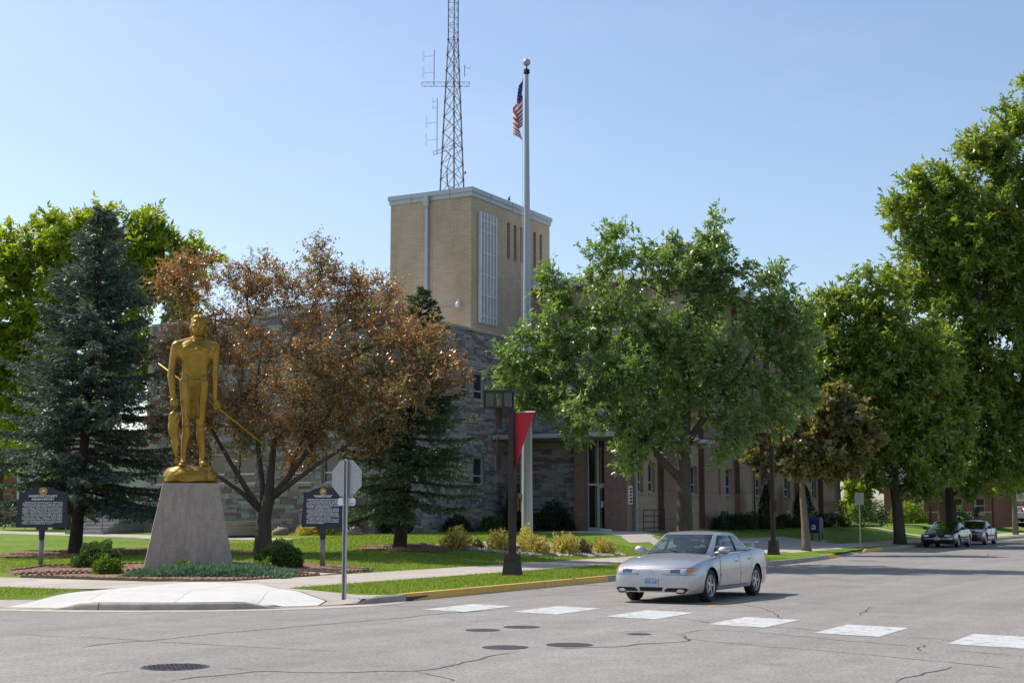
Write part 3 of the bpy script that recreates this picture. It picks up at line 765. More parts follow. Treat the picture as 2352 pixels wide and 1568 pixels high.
# parapet coping and flat roof
mb = MB(); mb.cbox(-33.9, -33.5, 49.63, 61.0, TOP, TOP + .13, .015); part(mb, 'coping', 'coping')
mb = MB(); mb.cbox(-46, -33.91, 49.63, 49.95, TOP, TOP + .13, .015); part(mb, 'coping', 'coping')
mb = MB(); mb.cbox(-33.6, -27.05, 61.28, 61.66, TOP, TOP + .13, .015); part(mb, 'coping', 'coping')
mb = MB(); mb.box(-46, -33.9, 49.95, 90, 9.9, 10.1); mb.box(-33.9, -27.3, 61.7, 67.3, 9.92, 10.12); part(mb, 'roof', 'roof')
mb = MB(); mb.box(-46.2, -46.0, 49.7, 90, ZB, TOP); part(mb, 'side_wall', 'tanwall')
# roof blocks behind the left parapet
for x0, x1, z in ((-48.5, -43.0, 12.72), (-42.98, -39.86, 13.05)):
    mb = MB(); mb.box(x0 + .2, x1 - .01, 60.3, 72, 9.6, z - .36); part(mb, 'roof_block', 'brick')
    mb = MB(); mb.box(x0, x1, 60.1, 72, z - .36, z - .2); mb.box(x0 - .05, x1 + .0, 60.04, 72, z - .2, z); part(mb, 'fascia', 'fascia')

# ------------------------------------------------------------------ canopy and entrance
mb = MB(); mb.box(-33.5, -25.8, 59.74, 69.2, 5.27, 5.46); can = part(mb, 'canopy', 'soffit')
mb = MB(); mb.box(-33.5, -25.74, 59.68, 59.739, 5.31, 5.50); mb.box(-25.799, -25.74, 59.739, 69.2, 5.31, 5.50); mb.box(-33.5, -25.8, 59.739, 69.2, 5.461, 5.50)
o = mb.build('canopy_edge', 'fascia', None); o.parent = can
for x0, x1, m_ in ((-29.8, -29.24, 'granite2'), (-28.22, -27.06, 'granite2')):
    zs = [.7, 1.75, 2.9, 4.05, 5.26]
    for a, b in zip(zs[:-1], zs[1:]):
        mb = MB(); mb.cbox(x0, x1, 61.05, 62.2, a, b - .008, .006); part(mb, 'granite_panel', m_)
vest = MB(); vest.box(-29.24, -28.22, 63.0, 63.1, .7, 5.26); vest.box(-29.24, -28.22, 61.5, 63, .7, .93); part(vest, 'vestibule', 'black')
mb = MB()
for x0, x1, z0, z1 in ((-29.235, -29.18, .93, 5.25), (-28.74, -28.66, .93, 5.25), (-28.28, -28.225, .93, 5.25), (-29.18, -28.74, 3.08, 3.18), (-28.66, -28.28, 3.08, 3.18), (-29.18, -28.74, .93, 1.12), (-29.18, -28.28, 5.2, 5.25)):
    mb.box(x0, x1, 61.38, 61.46, z0, z1)
ent = part(mb, 'entrance', 'frame')
M['doorglass'] = glass_mat('door_glass', (.5, .52, .5), .9)
for x0, x1, z0, z1 in ((-29.18, -28.74, 1.12, 3.08), (-29.18, -28.74, 3.18, 5.2), (-28.66, -28.28, 3.18, 5.2)):
    mb = MB(); mb.box(x0, x1, 61.41, 61.42, z0, z1); mb.build('pane', 'doorglass', None).parent = ent
d_ = MB()
for x0, x1, z0, z1 in ((-28.655, -28.60, .95, 3.06), (-28.34, -28.285, .95, 3.06), (-28.60, -28.34, 2.98, 3.06), (-28.60, -28.34, .95, 1.1)): d_.box(x0, x1, 61.36, 61.42, z0, z1)
door = part(d_, 'door', 'frame')
mb = MB(); mb.box(-28.60, -28.34, 61.385, 61.395, 1.1, 2.98); mb.build('pane', 'doorglass', None).parent = door
mb = MB(); mb.tube([(-28.37, 61.30, 1.85), (-28.37, 61.30, 2.25)], .015); mb.box(-28.40, -28.30, 61.33, 61.36, 1.8, 2.1); mb.build('handle', 'black', None).parent = door
mb = MB(); mb.box(-28.55, -28.42, 61.375, 61.382, 2.05, 2.35); mb.build('notice', 'white', None).parent = door

# ------------------------------------------------------------------ street wing: tan bays between granite pilasters
FW = Facade('x', -27.1)
pil = [(64.88, 67.2), (70.41, 72.47), (75.9, 77.87), (81.43, 83.56), (86.94, 88.77), (92.03, 94.67)]
wins = [(62.17, 63.1), (63.69, 64.55), (68.2, 69.1), (69.3, 70.2), (72.65, 73.68), (74.5, 75.6), (77.95, 78.85), (79.54, 80.6), (83.66, 84.5), (84.9, 86.0), (88.95, 89.8), (90.6, 91.6)]
holes = [(a, b, 2.78, 4.22) for a, b in wins] + [(a, b, 6.4, 7.84) for a, b in wins] + [(a, b, 10.0, 11.4) for a, b in wins if a > 67.4]
mb = MB(); FW.wall(mb, 61.66, 94.67, ZB, 9.9, [h for h in holes if h[3] < 9], .24); FW.wall(mb, 67.3, 94.67, 9.9, 13.66, [h for h in holes if h[3] > 9], .24); wW = part(mb, 'street_wall', 'tanwall')
for h in holes: under(FW.window(None, *h, rev=.22, rail=.34, sill='sill', fw=.06))
for a, b in pil:
    zs = [.7, 1.5, 2.9, 4.3, 5.7, 7.1, 8.5, 9.9, 11.3, 12.5, 13.64]
    for c, e in zip(zs[:-1], zs[1:]):
        if a < 67 and e > 10: continue
        mb = MB(); mb.cbox(-27.2, -26.78, a, b, c, e - .008, .006); part(mb, 'granite_panel', 'granite' if random.random() < .8 else 'granite2')
mb = MB(); mb.box(-27.14, -27.03, 79.15, 79.22, .8, 9.8); part(mb, 'wall_joint', 'granite')
for u in (69.2, 74.2, 79.8, 85.2):
    mb = MB(); FW.box(mb, u, u + .42, 1.83, 1.98, .0, .03); [FW.box(mb, u + .03, u + .39, 1.85 + .04 * k, 1.865 + .04 * k, .03, .045) for k in range(3)]; part(mb, 'wall_vent', 'galv')
FT = Facade('y', 67.3)
mb = MB(); FT.wall(mb, -46, -27.1, 9.9, 13.66, []); part(mb, 'end_wall', 'tanwall')
mb = MB(); mb.box(-27.3, -27.11, 94.4, 94.67, ZB, 13.6); mb.box(-46, -27.3, 94.5, 94.66, ZB, 13.6); part(mb, 'rear_wall', 'tanwall')
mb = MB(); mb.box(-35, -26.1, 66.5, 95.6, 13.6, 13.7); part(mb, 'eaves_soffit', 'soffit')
mb = MB()
mb.add([(-34.98, 66.5, 13.68), (-26.1, 66.5, 13.68), (-26.02, 66.62, 14.1), (-34.98, 66.62, 14.1)], [(0, 1, 2, 3)])
mb.add([(-26.1, 66.5, 13.68), (-26.1, 95.6, 13.68), (-26.02, 95.6, 14.1), (-26.02, 66.62, 14.1)], [(0, 1, 2, 3)])
mb.add([(-34.98, 66.62, 14.1), (-26.02, 66.62, 14.1), (-26.02, 95.6, 14.1), (-34.98, 95.6, 14.1)], [(0, 1, 2, 3)])
part(mb, 'eaves_fascia', 'fascia2')
# entry bay beside the door: metal column, blank glazing, sign board, rails
mb = MB(); mb.box(-27.05, -26.9, 61.75, 61.86, .9, 5.26); mb.box(-27.05, -26.95, 61.98, 62.05, .9, 5.26); part(mb, 'metal_column', 'galv')
mb = MB(); mb.box(-27.059, -26.99, 61.15, 61.55, 2.2, 3.05); sb = part(mb, 'notice_board', 'white')
mb = MB(); [mb.box(-26.99, -26.985, 61.2 + .03 * (k % 2), 61.5 - .02 * (k % 3), 2.27 + .15 * k, 2.36 + .15 * k) for k in range(5)]; mb.build('notice_print', 'black', None).parent = sb
mb = MB(); mb.tube([(-26.85, 67.3, .9), (-26.85, 67.3, 4.9), (-26.95, 67.3, 5.2)], .045, 8); mb.tube([(-26.85, 67.3, .98), (-26.6, 67.1, .93)], .045, 8); part(mb, 'downspout', 'white', smooth=True)
mb = MB(); mb.tube([(-28.3, 60.4, 1.0), (-27.55, 60.35, .98)], .06, 10); part(mb, 'downspout_extension', 'white', smooth=True)
mb = MB(); mb.lathe([(.0, .0), (.16, .02), (.18, .14), (.1, .26), (0, .28)], 14, (-26.6, 67.0, 4.75)); mb.box(-27.0, -26.62, 66.96, 67.04, 4.9, 4.98); part(mb, 'wall_lamp', 'white', smooth=True, sharp=40)

# ------------------------------------------------------------------ brick tower
FTx, FTy = Facade('x', -35.0), Facade('y', 60.22)
slits = [(63.92 + .735 * k, 64.24 + .735 * k, 14.95, 16.85) for k in range(6)]
mb = MB(); FTx.wall(mb, 60.22, 68.8, 9.9, 17.55, slits, .3); FTy.wall(mb, -39.8, -35.0, 9.9, 17.55); mb.box(-39.8, -39.7, 60.23, 68.8, 9.9, 17.55); mb.box(-39.8, -35.01, 68.7, 68.8, 9.9, 17.55)
part(mb, 'brick_tower', 'brick')
for h in slits:
    mb = MB(); FTx.box(mb, h[0], h[1], h[2], h[3], -.3, -.24); w = part(mb, 'slit_window', 'pane')
    mb = MB(); FTx.box(mb, h[0] - .04, h[1] + .04, h[2] - .07, h[2] - .001, -.2, .03); mb.build('sill', 'coping', None).parent = w; w.children[-1].matrix_parent_inverse = Matrix.Identity(4)
mb = MB(); mb.box(-39.86, -34.94, 60.16, 68.86, 17.5, 17.72); mb.box(-39.92, -34.88, 60.10, 68.92, 17.722, 17.95); part(mb, 'tower_fascia', 'fascia')
for y in (62.0, 64.3, 66.6): mb = MB(); mb.box(-34.879, -34.872, y, y + .012, 17.5, 17.95); part(mb, 'fascia_seam', 'bronze')
for x in (-38.5, -36.2): mb = MB(); mb.box(x, x + .012, 60.092, 60.099, 17.5, 17.95); part(mb, 'fascia_seam', 'bronze')
for k in range(6):
    y = 60.86 + k * .313; mb = MB(); FTx.box(mb, y, y + .085, 11.2, 16.82, .04, .2); part(mb, 'louvre_fin', 'louvre')
for z in (11.55, 12.6, 13.65, 14.75, 15.85, 16.4):
    mb = MB(); FTx.box(mb, 60.90, 62.47, z, z + .05, .07, .15); part(mb, 'louvre_tie', 'louvre')
mb = MB(); FTy.box(mb, -37.63, -37.47, 11.2, 17.2, .05, .16); FTy.box(mb, -37.66, -37.40, 17.2, 17.75, .1, .28)
for z in (11.9, 13.2, 14.5, 15.8, 17.0): FTy.box(mb, -37.72, -37.38, z, z + .04, .0, .05)
part(mb, 'downspout', 'fascia')
mb = MB(); mb.lathe([(0, 0), (.1, .02), (.1, .2), (.05, .26), (0, .27)], 12, (-35.65, 60.0, 11.9)); FTy.box(mb, -35.7, -35.6, 12.0, 12.3, 0, .2); part(mb, 'flood_lamp', 'white')
mb = MB(); FTy.box(mb, -37.4, -35.7, 12.0, 12.03, 0, .03); part(mb, 'conduit', 'galv')
mb = MB(); FTx.box(mb, 65.6, 66.6, 10.6, 11.3, -.02, .04); [FTx.box(mb, 65.62, 66.58, 10.65 + .1 * k, 10.69 + .1 * k, .04, .08) for k in range(6)]; part(mb, 'vent_grille', 'galv')

# steps and porch at the wing's left end
st = thing('entrance_steps', 'grey concrete steps with blue grey railings at the left end of the stone wing', 'steps', (-47.3, 48.6, .85))
for k in range(4): MB().cbox(-1.15, 1.15, -1.5 + .32 * k, 1.1, .16 * k - .1 if k == 0 else .16 * k, .16 * (k + 1), .012).build('step', 'stepconc', st)
for s in (-1, 1):
    mb = MB(); mb.tube([(s * 1.1, -1.5, .1), (s * 1.1, -1.5, .95), (s * 1.1, -.3, 1.55), (s * 1.1, 1.0, 1.55), (s * 1.1, 1.0, .6)], .025, 6)
    for k in range(8): mb.tube([(s * 1.1, -.3 + .17 * k, .6), (s * 1.1, -.3 + .17 * k, 1.55)], .012, 5)
    mb.build('railing', 'bluerail', st)
# round planter
t = thing('planter', 'round weathered concrete planter behind the trunk of the copper tree', 'planter', (-38.0, 46.2, .78))
MB().lathe([(.75, 0), (1.0, .1), (1.05, .5), (1.15, .55), (1.15, .68), (1.0, .68), (.95, .55), (0, .52)], 36).build('bowl', 'oldconc', t, True, 35)
MB().lathe([(1.25, -.1), (1.25, .02), (0, .021)], 30).build('base_slab', 'walk', t)
# bicycle rack and wall rail
t = thing('bicycle_rack', 'black hooped bicycle rack beside the large ash trunk', 'bike rack', (-25.2, 68.6, .93))
for k in range(2):
    x = .0; y = k * .55
    MB().tube([(x, y, 0), (x, y, .85), (x, y + .05, .95), (x, y + .15, .98), (x, y + .25, .95), (x, y + .3, .85), (x, y + .3, 0)], .025, 8).build('hoop', 'black', t, True)
t = thing('wall_rail', 'black four bar rail standing against the tan entrance bay', 'railing', (-26.7, 63.2, .95))
for k in range(4): MB().tube([(0, -1.1, .15 + .28 * k), (0, 1.5, .15 + .28 * k)], .02, 6).build('bar', 'black', t)
for y in (-1.1, .2, 1.5): MB().tube([(0, y, -.05), (0, y, 1.02)], .02, 6).build('post', 'black', t)
# bird on the tower's edge
t = thing('bird', 'small dark bird perched on the tower roof edge', 'bird', (-34.92, 64.0, 17.95))
bm_ = organic([('e', (0, 0, .13), (.06, .05, .1), (0, R(-20), 0)), ('e', (.05, 0, .25), (.035, .033, .036)), ('c', (.08, 0, .25), .012, (.115, 0, .245), .003), ('c', (-.05, 0, .07), .03, (-.12, 0, -.02), .012), ('c', (.01, .02, .06), .008, (.01, .02, .0), .006), ('c', (.01, -.02, .06), .008, (.01, -.02, .0), .006)], .006, 2)
bm_.materials.append(M['bronze']); link('body', bm_, t)
# ================================================================== statue on its pedestal
def gold_mat():
    m, nt, b = nodes_of('gold_paint'); v = coord_node(nt)
    n = noise_node(nt, v, 3.2, 6, .65); f = noise_node(nt, v, 45, 3, .6)
    c = ramp_node(nt, n.outputs['Fac'], [(.28, (.25, .13, .013)), (.5, (.37, .215, .028)), (.75, (.45, .28, .05))])
    nt.links.new(c, b.inputs['Base Color']); b.inputs['Metallic'].default_value = .55; b.inputs['Roughness'].default_value = .36
    bump_node(nt, f.outputs['Fac'], .12, .01, b); return m
M['gold'] = gold_mat()
def pedestal_mat():
    m, nt, b = nodes_of('pedestal_concrete'); v = coord_node(nt)
    big = noise_node(nt, v, 1.3, 6, .7); fine = noise_node(nt, v, 22, 4, .75); sv = coord_node(nt, 'Object', (3.2, 3.2, .35)); st = noise_node(nt, sv, 2.2, 4, .7)
    c = ramp_node(nt, big.outputs['Fac'], [(.3, (.36, .285, .22)), (.5, (.43, .35, .275)), (.72, (.49, .405, .33))])
    c = mixc(nt, .7, c, mixc(nt, 1., c, ramp_node(nt, st.outputs['Fac'], [(.3, (.68, .65, .62)), (.55, (1.,) * 3), (.8, (1.1, 1.09, 1.07))]), 'MULTIPLY'))
    c = mixc(nt, 1., c, ramp_node(nt, fine.outputs['Fac'], [(.3, (.8,) * 3), (.7, (1.16,) * 3)]), 'MULTIPLY')
    nt.links.new(c, b.inputs['Base Color']); b.inputs['Roughness'].default_value = .9; bump_node(nt, fine.outputs['Fac'], .5, .012, b); return m
M['pedestal'] = pedestal_mat()
PX, PY = -27.28, 31.2; PZ = .24
ped = thing('pedestal', 'tall tapering grey concrete pedestal under the golden statue', 'pedestal', (PX, PY, PZ), R(41.5))
mb = MB(); zs_ = [-.15 + 2.49 * k / 24 for k in range(25)]
def hw(z): return 1.215 - .455 * z / 2.34
for k, z in enumerate(zs_):
    j = .004 * (1 if k in (9, 10, 17) else 0); a = hw(z) - j; n_ = 10
    ring = [(-a + 2 * a * i / n_, -a * .95) for i in range(n_)] + [(a, -a * .95 + 1.9 * a * i / n_) for i in range(n_)] + [(a - 2 * a * i / n_, a * .95) for i in range(n_)] + [(-a, a * .95 - 1.9 * a * i / n_) for i in range(n_)]
    for i, (x, y) in enumerate(ring):
        q = Vector((x, y, z)); e_ = .012 if i % n_ == 0 else 0; w_ = .006 * noise.noise(q * 2.3) + .003 * noise.noise(q * 9)
        mb.v.append((x * (1 - e_ + w_), y * (1 - e_ + w_), z if k < 24 else 2.34))
m_ = 40
for k in range(24):
    for i in range(m_): mb.f.append((k * m_ + i, k * m_ + (i + 1) % m_, (k + 1) * m_ + (i + 1) % m_, (k + 1) * m_ + i))
mb.f.append(tuple(24 * m_ + i for i in range(m_)))
o = mb.build('concrete_block', 'pedestal', ped); MB().box(-.74, .74, -.70, .70, 2.335, 2.352).build('bearing_plate', 'bronze', ped)
stat = thing('statue', 'golden painted statue of a standing man holding a spear and a large fish', 'statue', (PX, PY, PZ + 2.35), R(41.5))
def Q(x, y, d=0): return Vector(((x - 447) / 282, d, (1495 - y) / 282))
mb = MB()
rk = organic([('l', [(Q(445, 1495, 0), .70, .60), (Q(445, 1480, 0), .735, .64), (Q(445, 1440, .0), .74, .64), (Q(443, 1400, .02), .70, .58), (Q(440, 1372, .04), .60, .48), (Q(438, 1362, .05), .45, .35)]), ('e', Q(300, 1430, 0), (.24, .42, .18)), ('e', Q(600, 1440, 0), (.2, .42, .17)), ('e', Q(560, 1378, -.15), (.22, .3, .09)), ('e', Q(375, 1378, -.15), (.24, .32, .10))], .02, 5)
for v in rk.vertices:
    k = noise.noise(v.co * 3.1) * .03 + noise.noise(v.co * 8) * .016; v.co += v.normal * k
    v.co.z = max(0.0, v.co.z); v.co.y = max(v.co.y, -.62 + .25 * max(0, v.co.z - .25))
rk.materials.append(M['gold']); link('rock_base', rk, stat)
for w_ in ('KANDIYOHI',):
    tm = text_mesh('base_lettering', w_, .245, 'gold', 'CENTER', 1.06, .012, res=3); o = link('base_lettering', tm, stat); o.location = (.0, -.625, .12); o.rotation_euler = (R(-4), 0, 0)
S_ = []
c = lambda a, r1, b, r2: S_.append(('c', a, r1, b, r2))
e = lambda p, r, rot=(0, 0, 0): S_.append(('e', p, r, rot))
# legs
for hx, kx_, ax, fx, sg in ((388, 397, 384, 372, -1), (522, 512, 530, 552, 1)):
    c(Q(hx, 690, .0), .185, Q((hx + kx_) / 2, 830, -.02), .168); c(Q((hx + kx_) / 2, 830, -.02), .168, Q(kx_, 985, -.03), .115)
    c(Q(kx_, 985, -.03), .115, Q(kx_, 1030, -.045), .112); e(Q(kx_ + 2, 1012, -.11), (.07, .06, .085))
    c(Q(kx_, 1040, -.02), .105, Q(kx_ - 2 * sg + 2, 1120, .03), .128); c(Q(kx_, 1120, .03), .128, Q(ax, 1230, .03), .085)
    c(Q(ax, 1230, .03), .085, Q(ax, 1315, .03), .068); e(Q(ax, 1335, .06), (.09, .12, .075))
    c(Q(ax, 1335, .03), .085, Q(fx, 1350, -.30), .07); e(Q(fx, 1352, -.33), (.10, .13, .055))
    e(Q(ax, 1310, .03), (.095, .10, .045)); e(Q(hx, 720, .08), (.17, .2, .24))
# pelvis, waist, torso
S_.append(('l', [(Q(455, 730, .02), .22, .17), (Q(455, 700, .03), .345, .21), (Q(456, 660, .03), .385, .235), (Q(457, 620, .02), .37, .225), (Q(458, 580, .015), .365, .22), (Q(458, 540, .015), .385, .23), (Q(458, 500, .02), .42, .245), (Q(458, 460, .025), .455, .26), (Q(458, 420, .03), .48, .262), (Q(458, 390, .04), .47, .24), (Q(459, 365, .05), .40, .2), (Q(462, 345, .055), .27, .16)]))
e(Q(402, 428, -.13), (.205, .105, .15)); e(Q(514, 428, -.13), (.205, .105, .15)); e(Q(458, 630, -.12), (.17, .10, .2))
c(Q(340, 378, .05), .12, Q(455, 342, .06), .12); c(Q(580, 384, .05), .12, Q(470, 342, .06), .12)
e(Q(316, 398, .03), (.165, .165, .17)); e(Q(602, 402, .03), (.16, .165, .17)); e(Q(345, 450, .02), (.14, .17, .22)); e(Q(572, 452, .02), (.13, .17, .22))
# his right arm (left in view), bent a little, fist on the fish line
c(Q(300, 400, .02), .135, Q(285, 500, .03), .12); c(Q(285, 500, .03), .12, Q(272, 590, .03), .095); c(Q(272, 590, .03), .098, Q(270, 640, .0), .112)
c(Q(270, 640, .0), .112, Q(285, 760, -.06), .085); c(Q(285, 760, -.06), .085, Q(293, 815, -.08), .072)
e(Q(298, 850, -.09), (.115, .12, .13)); e(Q(288, 512, .03), (.128, .13, .03))
for k in range(4): c(Q(275 + 17 * k, 842, -.17), .03, Q(278 + 16 * k, 878 - 2 * k, -.19), .03); c(Q(278 + 16 * k, 878 - 2 * k, -.19), .03, Q(285 + 13 * k, 890, -.11), .026)
c(Q(322, 830, -.12), .034, Q(325, 868, -.2), .03)
# his left arm (right in view), straight, hand round the spear
c(Q(615, 405, .02), .13, Q(614, 505, .02), .112); c(Q(614, 505, .02), .112, Q(610, 600, .02), .09); c(Q(610, 600, .02), .095, Q(612, 645, .0), .105)
c(Q(612, 645, .0), .105, Q(616, 770, -.03), .075); c(Q(616, 770, -.03), .075, Q(618, 825, -.04), .065); e(Q(630, 860, -.05), (.10, .085, .125))
for k in range(4): c(Q(612 + 13 * k, 872, -.11), .026, Q(620 + 13 * k, 903 - 6 * k, -.15), .026); c(Q(620 + 13 * k, 903 - 6 * k, -.15), .026, Q(628 + 11 * k, 915 - 7 * k, -.06), .022)
c(Q(640, 845, -.1), .03, Q(660, 885, -.13), .026)
# neck and head
c(Q(470, 350, .05), .155, Q(473, 290, .03), .145); e(Q(475, 225, .03), (.225, .265, .29)); e(Q(475, 262, -.07), (.185, .19, .22)); e(Q(476, 298, -.12), (.11, .11, .075))
e(Q(475, 258, -.02), (.20, .2, .16)); c(Q(452, 202, -.225), .03, Q(432, 204, -.19), .026); c(Q(500, 202, -.225), .03, Q(520, 204, -.19), .026)
c(Q(476, 205, -.24), .022, Q(476, 250, -.31), .034); e(Q(476, 254, -.285), (.055, .05, .03)); e(Q(476, 276, -.245), (.075, .045, .018)); e(Q(476, 287, -.24), (.065, .045, .02))
e(Q(440, 238, -.19), (.06, .06, .05)); e(Q(512, 238, -.19), (.06, .06, .05))
for x in (448, 504): e(Q(x, 216, -.205), (.036, .03, .018))
for x in (410, 541): e(Q(x, 250, .03), (.03, .06, .09))
body = organic(S_, .016, 4); body.materials.append(M['gold']); link('body', body, stat)
# hair: combed back from a centre parting
mb = MB()
hair = [('e', Q(475, 205, .10), (.235, .25, .265)), ('c', Q(424, 220, .08), .05, Q(424, 310, .14), .04), ('c', Q(526, 220, .08), .05, Q(526, 310, .14), .04), ('c', Q(475, 250, .2), .16, Q(475, 350, .2), .12), ('e', Q(475, 168, -.02), (.17, .19, .10))]
hm = organic(hair, .017, 2)
for v in hm.vertices:
    fx_ = abs(v.co.x - Q(475, 0).x); v.co += v.normal * (.008 * math.sin(fx_ * 170 + v.co.z * 25) - (.022 if fx_ < .016 and v.co.z > Q(0, 200).z else 0))
hm.materials.append(M['gold']); link('hair', hm, stat)
# loincloth with pleats, belt, necklace, arm band
mb = MB(); rows, cols_ = 14, 40
for i in range(rows + 1):
    t = i / rows; y = 655 + (975 - 655) * t; w = (46 - 17 * t)
    for j in range(cols_ + 1):
        s = j / cols_ * 2 - 1; fold = .020 * math.sin(j * 1.55 + .4 * math.sin(t * 5)) * (.4 + t * .6)
        mb.v.append(tuple(Q(455 + w * s - 2 * t, y + 6 * math.sin(j * .8) * t, -.255 + .03 * s * s + .06 * t + fold)))
for i in range(rows):
    for j in range(cols_): a = i * (cols_ + 1) + j; mb.f.append((a, a + cols_ + 1, a + cols_ + 2, a + 1))
o = mb.build('loincloth', 'gold', stat, True); so = o.modifiers.new('t', 'SOLIDIFY'); so.thickness = .05; so.offset = -1
mb = MB(); mb.tube([Q(345, 618, -.02), Q(370, 632, -.17), Q(410, 655, -.26), Q(455, 660, -.285), Q(500, 655, -.26), Q(540, 632, -.17), Q(568, 618, -.02), Q(540, 610, .22), Q(455, 610, .28), Q(370, 610, .22), Q(345, 618, -.02)], .028, 8); mb.build('belt', 'gold', stat, True)
mb = MB(); mb.tube([Q(425, 345, -.05), Q(445, 365, -.17), Q(475, 378, -.215), Q(505, 365, -.17), Q(522, 345, -.05)], .02, 6); mb.tube([Q(447, 432, -.262), Q(462, 424, -.275), Q(478, 421, -.28), Q(492, 424, -.275), Q(505, 432, -.262)], .018, 6); mb.build('necklace', 'gold', stat, True)
mb = MB(); mb.tube([Q(165, 531, .42), Q(640, 890, -.06), Q(985, 1168, -.36)], [.03, .03, .026], 8); mb.tube([Q(985, 1168, -.36), Q(1006, 1185, -.38)], [.026, .004], 8); mb.build('spear', 'gold', stat, True)
fish = organic([('e', Q(300, 1060, -.16), (.155, .11, .36), (0, R(-3), 0)), ('e', Q(292, 985, -.16), (.12, .095, .2)), ('e', Q(314, 1170, -.14), (.115, .08, .3), (0, R(-6), 0)), ('c', Q(322, 1230, -.13), .075, Q(330, 1290, -.12), .035), ('e', Q(332, 1325, -.12), (.07, .02, .09), (0, R(-8), 0)),
                ('e', Q(275, 960, -.17), (.05, .05, .06)), ('e', Q(322, 955, -.2), (.05, .03, .1), (0, R(15), 0)), ('e', Q(338, 1000, -.2), (.025, .04, .13), (0, R(8), 0)), ('c', Q(300, 930, -.16), .05, Q(300, 905, -.16), .02), ('e', Q(345, 1090, -.13), (.03, .03, .16))], .017, 2)
for v in fish.vertices:
    if v.co.z < Q(0, 1000).z: v.co += v.normal * .006 * math.sin((v.co.x * 1.2 + v.co.z) * 95) * math.sin((v.co.x * 1.2 - v.co.z) * 95)
fish.materials.append(M['gold']); link('fish', fish, stat)
mb = MB(); mb.tube([Q(300, 885, -.16), Q(300, 925, -.16)], .012, 6); mb.build('fish_line', 'gold', stat)

# ================================================================== history markers
M['navy'] = mat('navy_enamel', (.022, .020, .048), .38, 0, .12, 5)
M['cream'] = mat('cream_lettering', (.86, .85, .82), .55, 0, .03, 5)
M['emblem'] = mat('gilt_emblem', (.42, .27, .06), .4, .3, .15, 20)
M['postmetal'] = mat('grey_fluted_post', (.30, .285, .275), .45, .5, .15, 8)
def marker(label, loc, rz, W, H, title, tsize, sub, body):
    t = thing('history_marker', label, 'history marker', loc, rz); z0 = 1.10; hw = W / 2
    out = [(-hw * 1.02, z0), (-hw * 1.0, z0 + H * .32), (-hw * .97, z0 + H * .34), (-hw * .965, z0 + H * .6), (-hw * .935, z0 + H * .62), (-hw * .93, z0 + H * .86), (-hw * .70, z0 + H * .87)]
    hump = [(hw * .70 * math.sin(a), z0 + H * .87 + H * .13 * (math.cos(a * 2) * .5 + .5)) for a in [R(-70 + 10 * k) for k in range(15)]]
    poly = out + hump + [(-x, z) for x, z in reversed(out)]
    poly = poly[::-1]
    MB().prism(poly[::-1], -.045, .045).build('plaque', 'navy', t)
    pl = [(x * 1.02, z0 + (z - z0) * 1.012 - .008) for x, z in poly]
    n_ = len(poly); mb = MB()
    mb.v = [(x, -.05, z) for x, z in pl] + [(x, .05, z) for x, z in pl] + [(x * .97, -.05, z0 + (z - z0) * .975 + .01) for x, z in poly] + [(x * .97, .05, z0 + (z - z0) * .975 + .01) for x, z in poly]
    for k in range(n_):
        q = (k + 1) % n_; mb.f += [(k, q, q + n_, k + n_), (k, k + 2 * n_, q + 2 * n_, q), (k + n_, q + n_, q + 3 * n_, k + 3 * n_)]
    mb.build('rim', 'navy', t)
    mb = MB(); mb.lathe([(0, 0), (.055, .02), (.075, .3), (.06, .32), (.05, z0 + .0)][:1] + [(.085, z0 - .2), (.085, z0 - .0), (.05, z0 + .02)], 14); mb.box(-.16, .16, -.04, .04, z0 - .07, z0 + .01); mb.build('collar', 'navy', t)
    mb = MB()
    for k in range(12):
        a = 2 * math.pi * k / 12; mb.tube([(.052 * math.cos(a), .052 * math.sin(a), -.15), (.052 * math.cos(a), .052 * math.sin(a), z0 - .19)], .02, 6)
    mb.build('post', 'postmetal', t, True)
    ez = z0 + H * .895
    MB().lathe([(.082 * W, -.052), (.088 * W, -.047)], 28, (0, 0, ez), 'y').build('emblem', 'emblem', t)
    em = t.children[-1]
    mb = MB(); r_ = .055 * W
    mb.add([(-r_, -.054, ez - r_ * .55), (r_ * .1, -.056, ez - r_ * .1), (r_ * .9, -.054, ez + r_ * .15), (r_ * .2, -.056, ez + r_ * .7), (-r_ * .3, -.055, ez + r_ * .25)], [(0, 1, 2, 3, 4)]); mb.build('emblem_figure', 'cream', em)
    mb = MB().lathe([(.062 * W, -.0535), (.066 * W, -.0535)], 24, (0, 0, ez), 'y'); 
    zz = z0 + H * .775
    for ln in title:
        o = link('title_lettering', text_mesh('title_lettering', ln, tsize, 'cream', 'CENTER', 0, .003, res=2, bold=.003), t); o.location = (0, -.05, zz - tsize * .35); zz -= tsize * 1.12
    lines = ([sub] if sub else []) + body; zz += tsize * .3; zb = z0 + H * .07; pitch = (zz - zb) / len(lines)
    for k, ln in enumerate(lines):
        ind = ln.startswith('  '); wmax = W * (.80 if not ln.endswith('|') else .80 * min(1, len(ln) / 46)); ln = ln.strip(' |')
        tm = text_mesh('body_lettering', ln, pitch * .92, 'cream', 'LEFT', wmax - (W * .04 if ind else 0), .002, res=1, shear=.12, bold=.0016)
        o = link('body_lettering', tm, t); o.location = (-W * .40 + (W * .04 if ind else 0), -.05, zz - pitch * (k + .8))
    return t
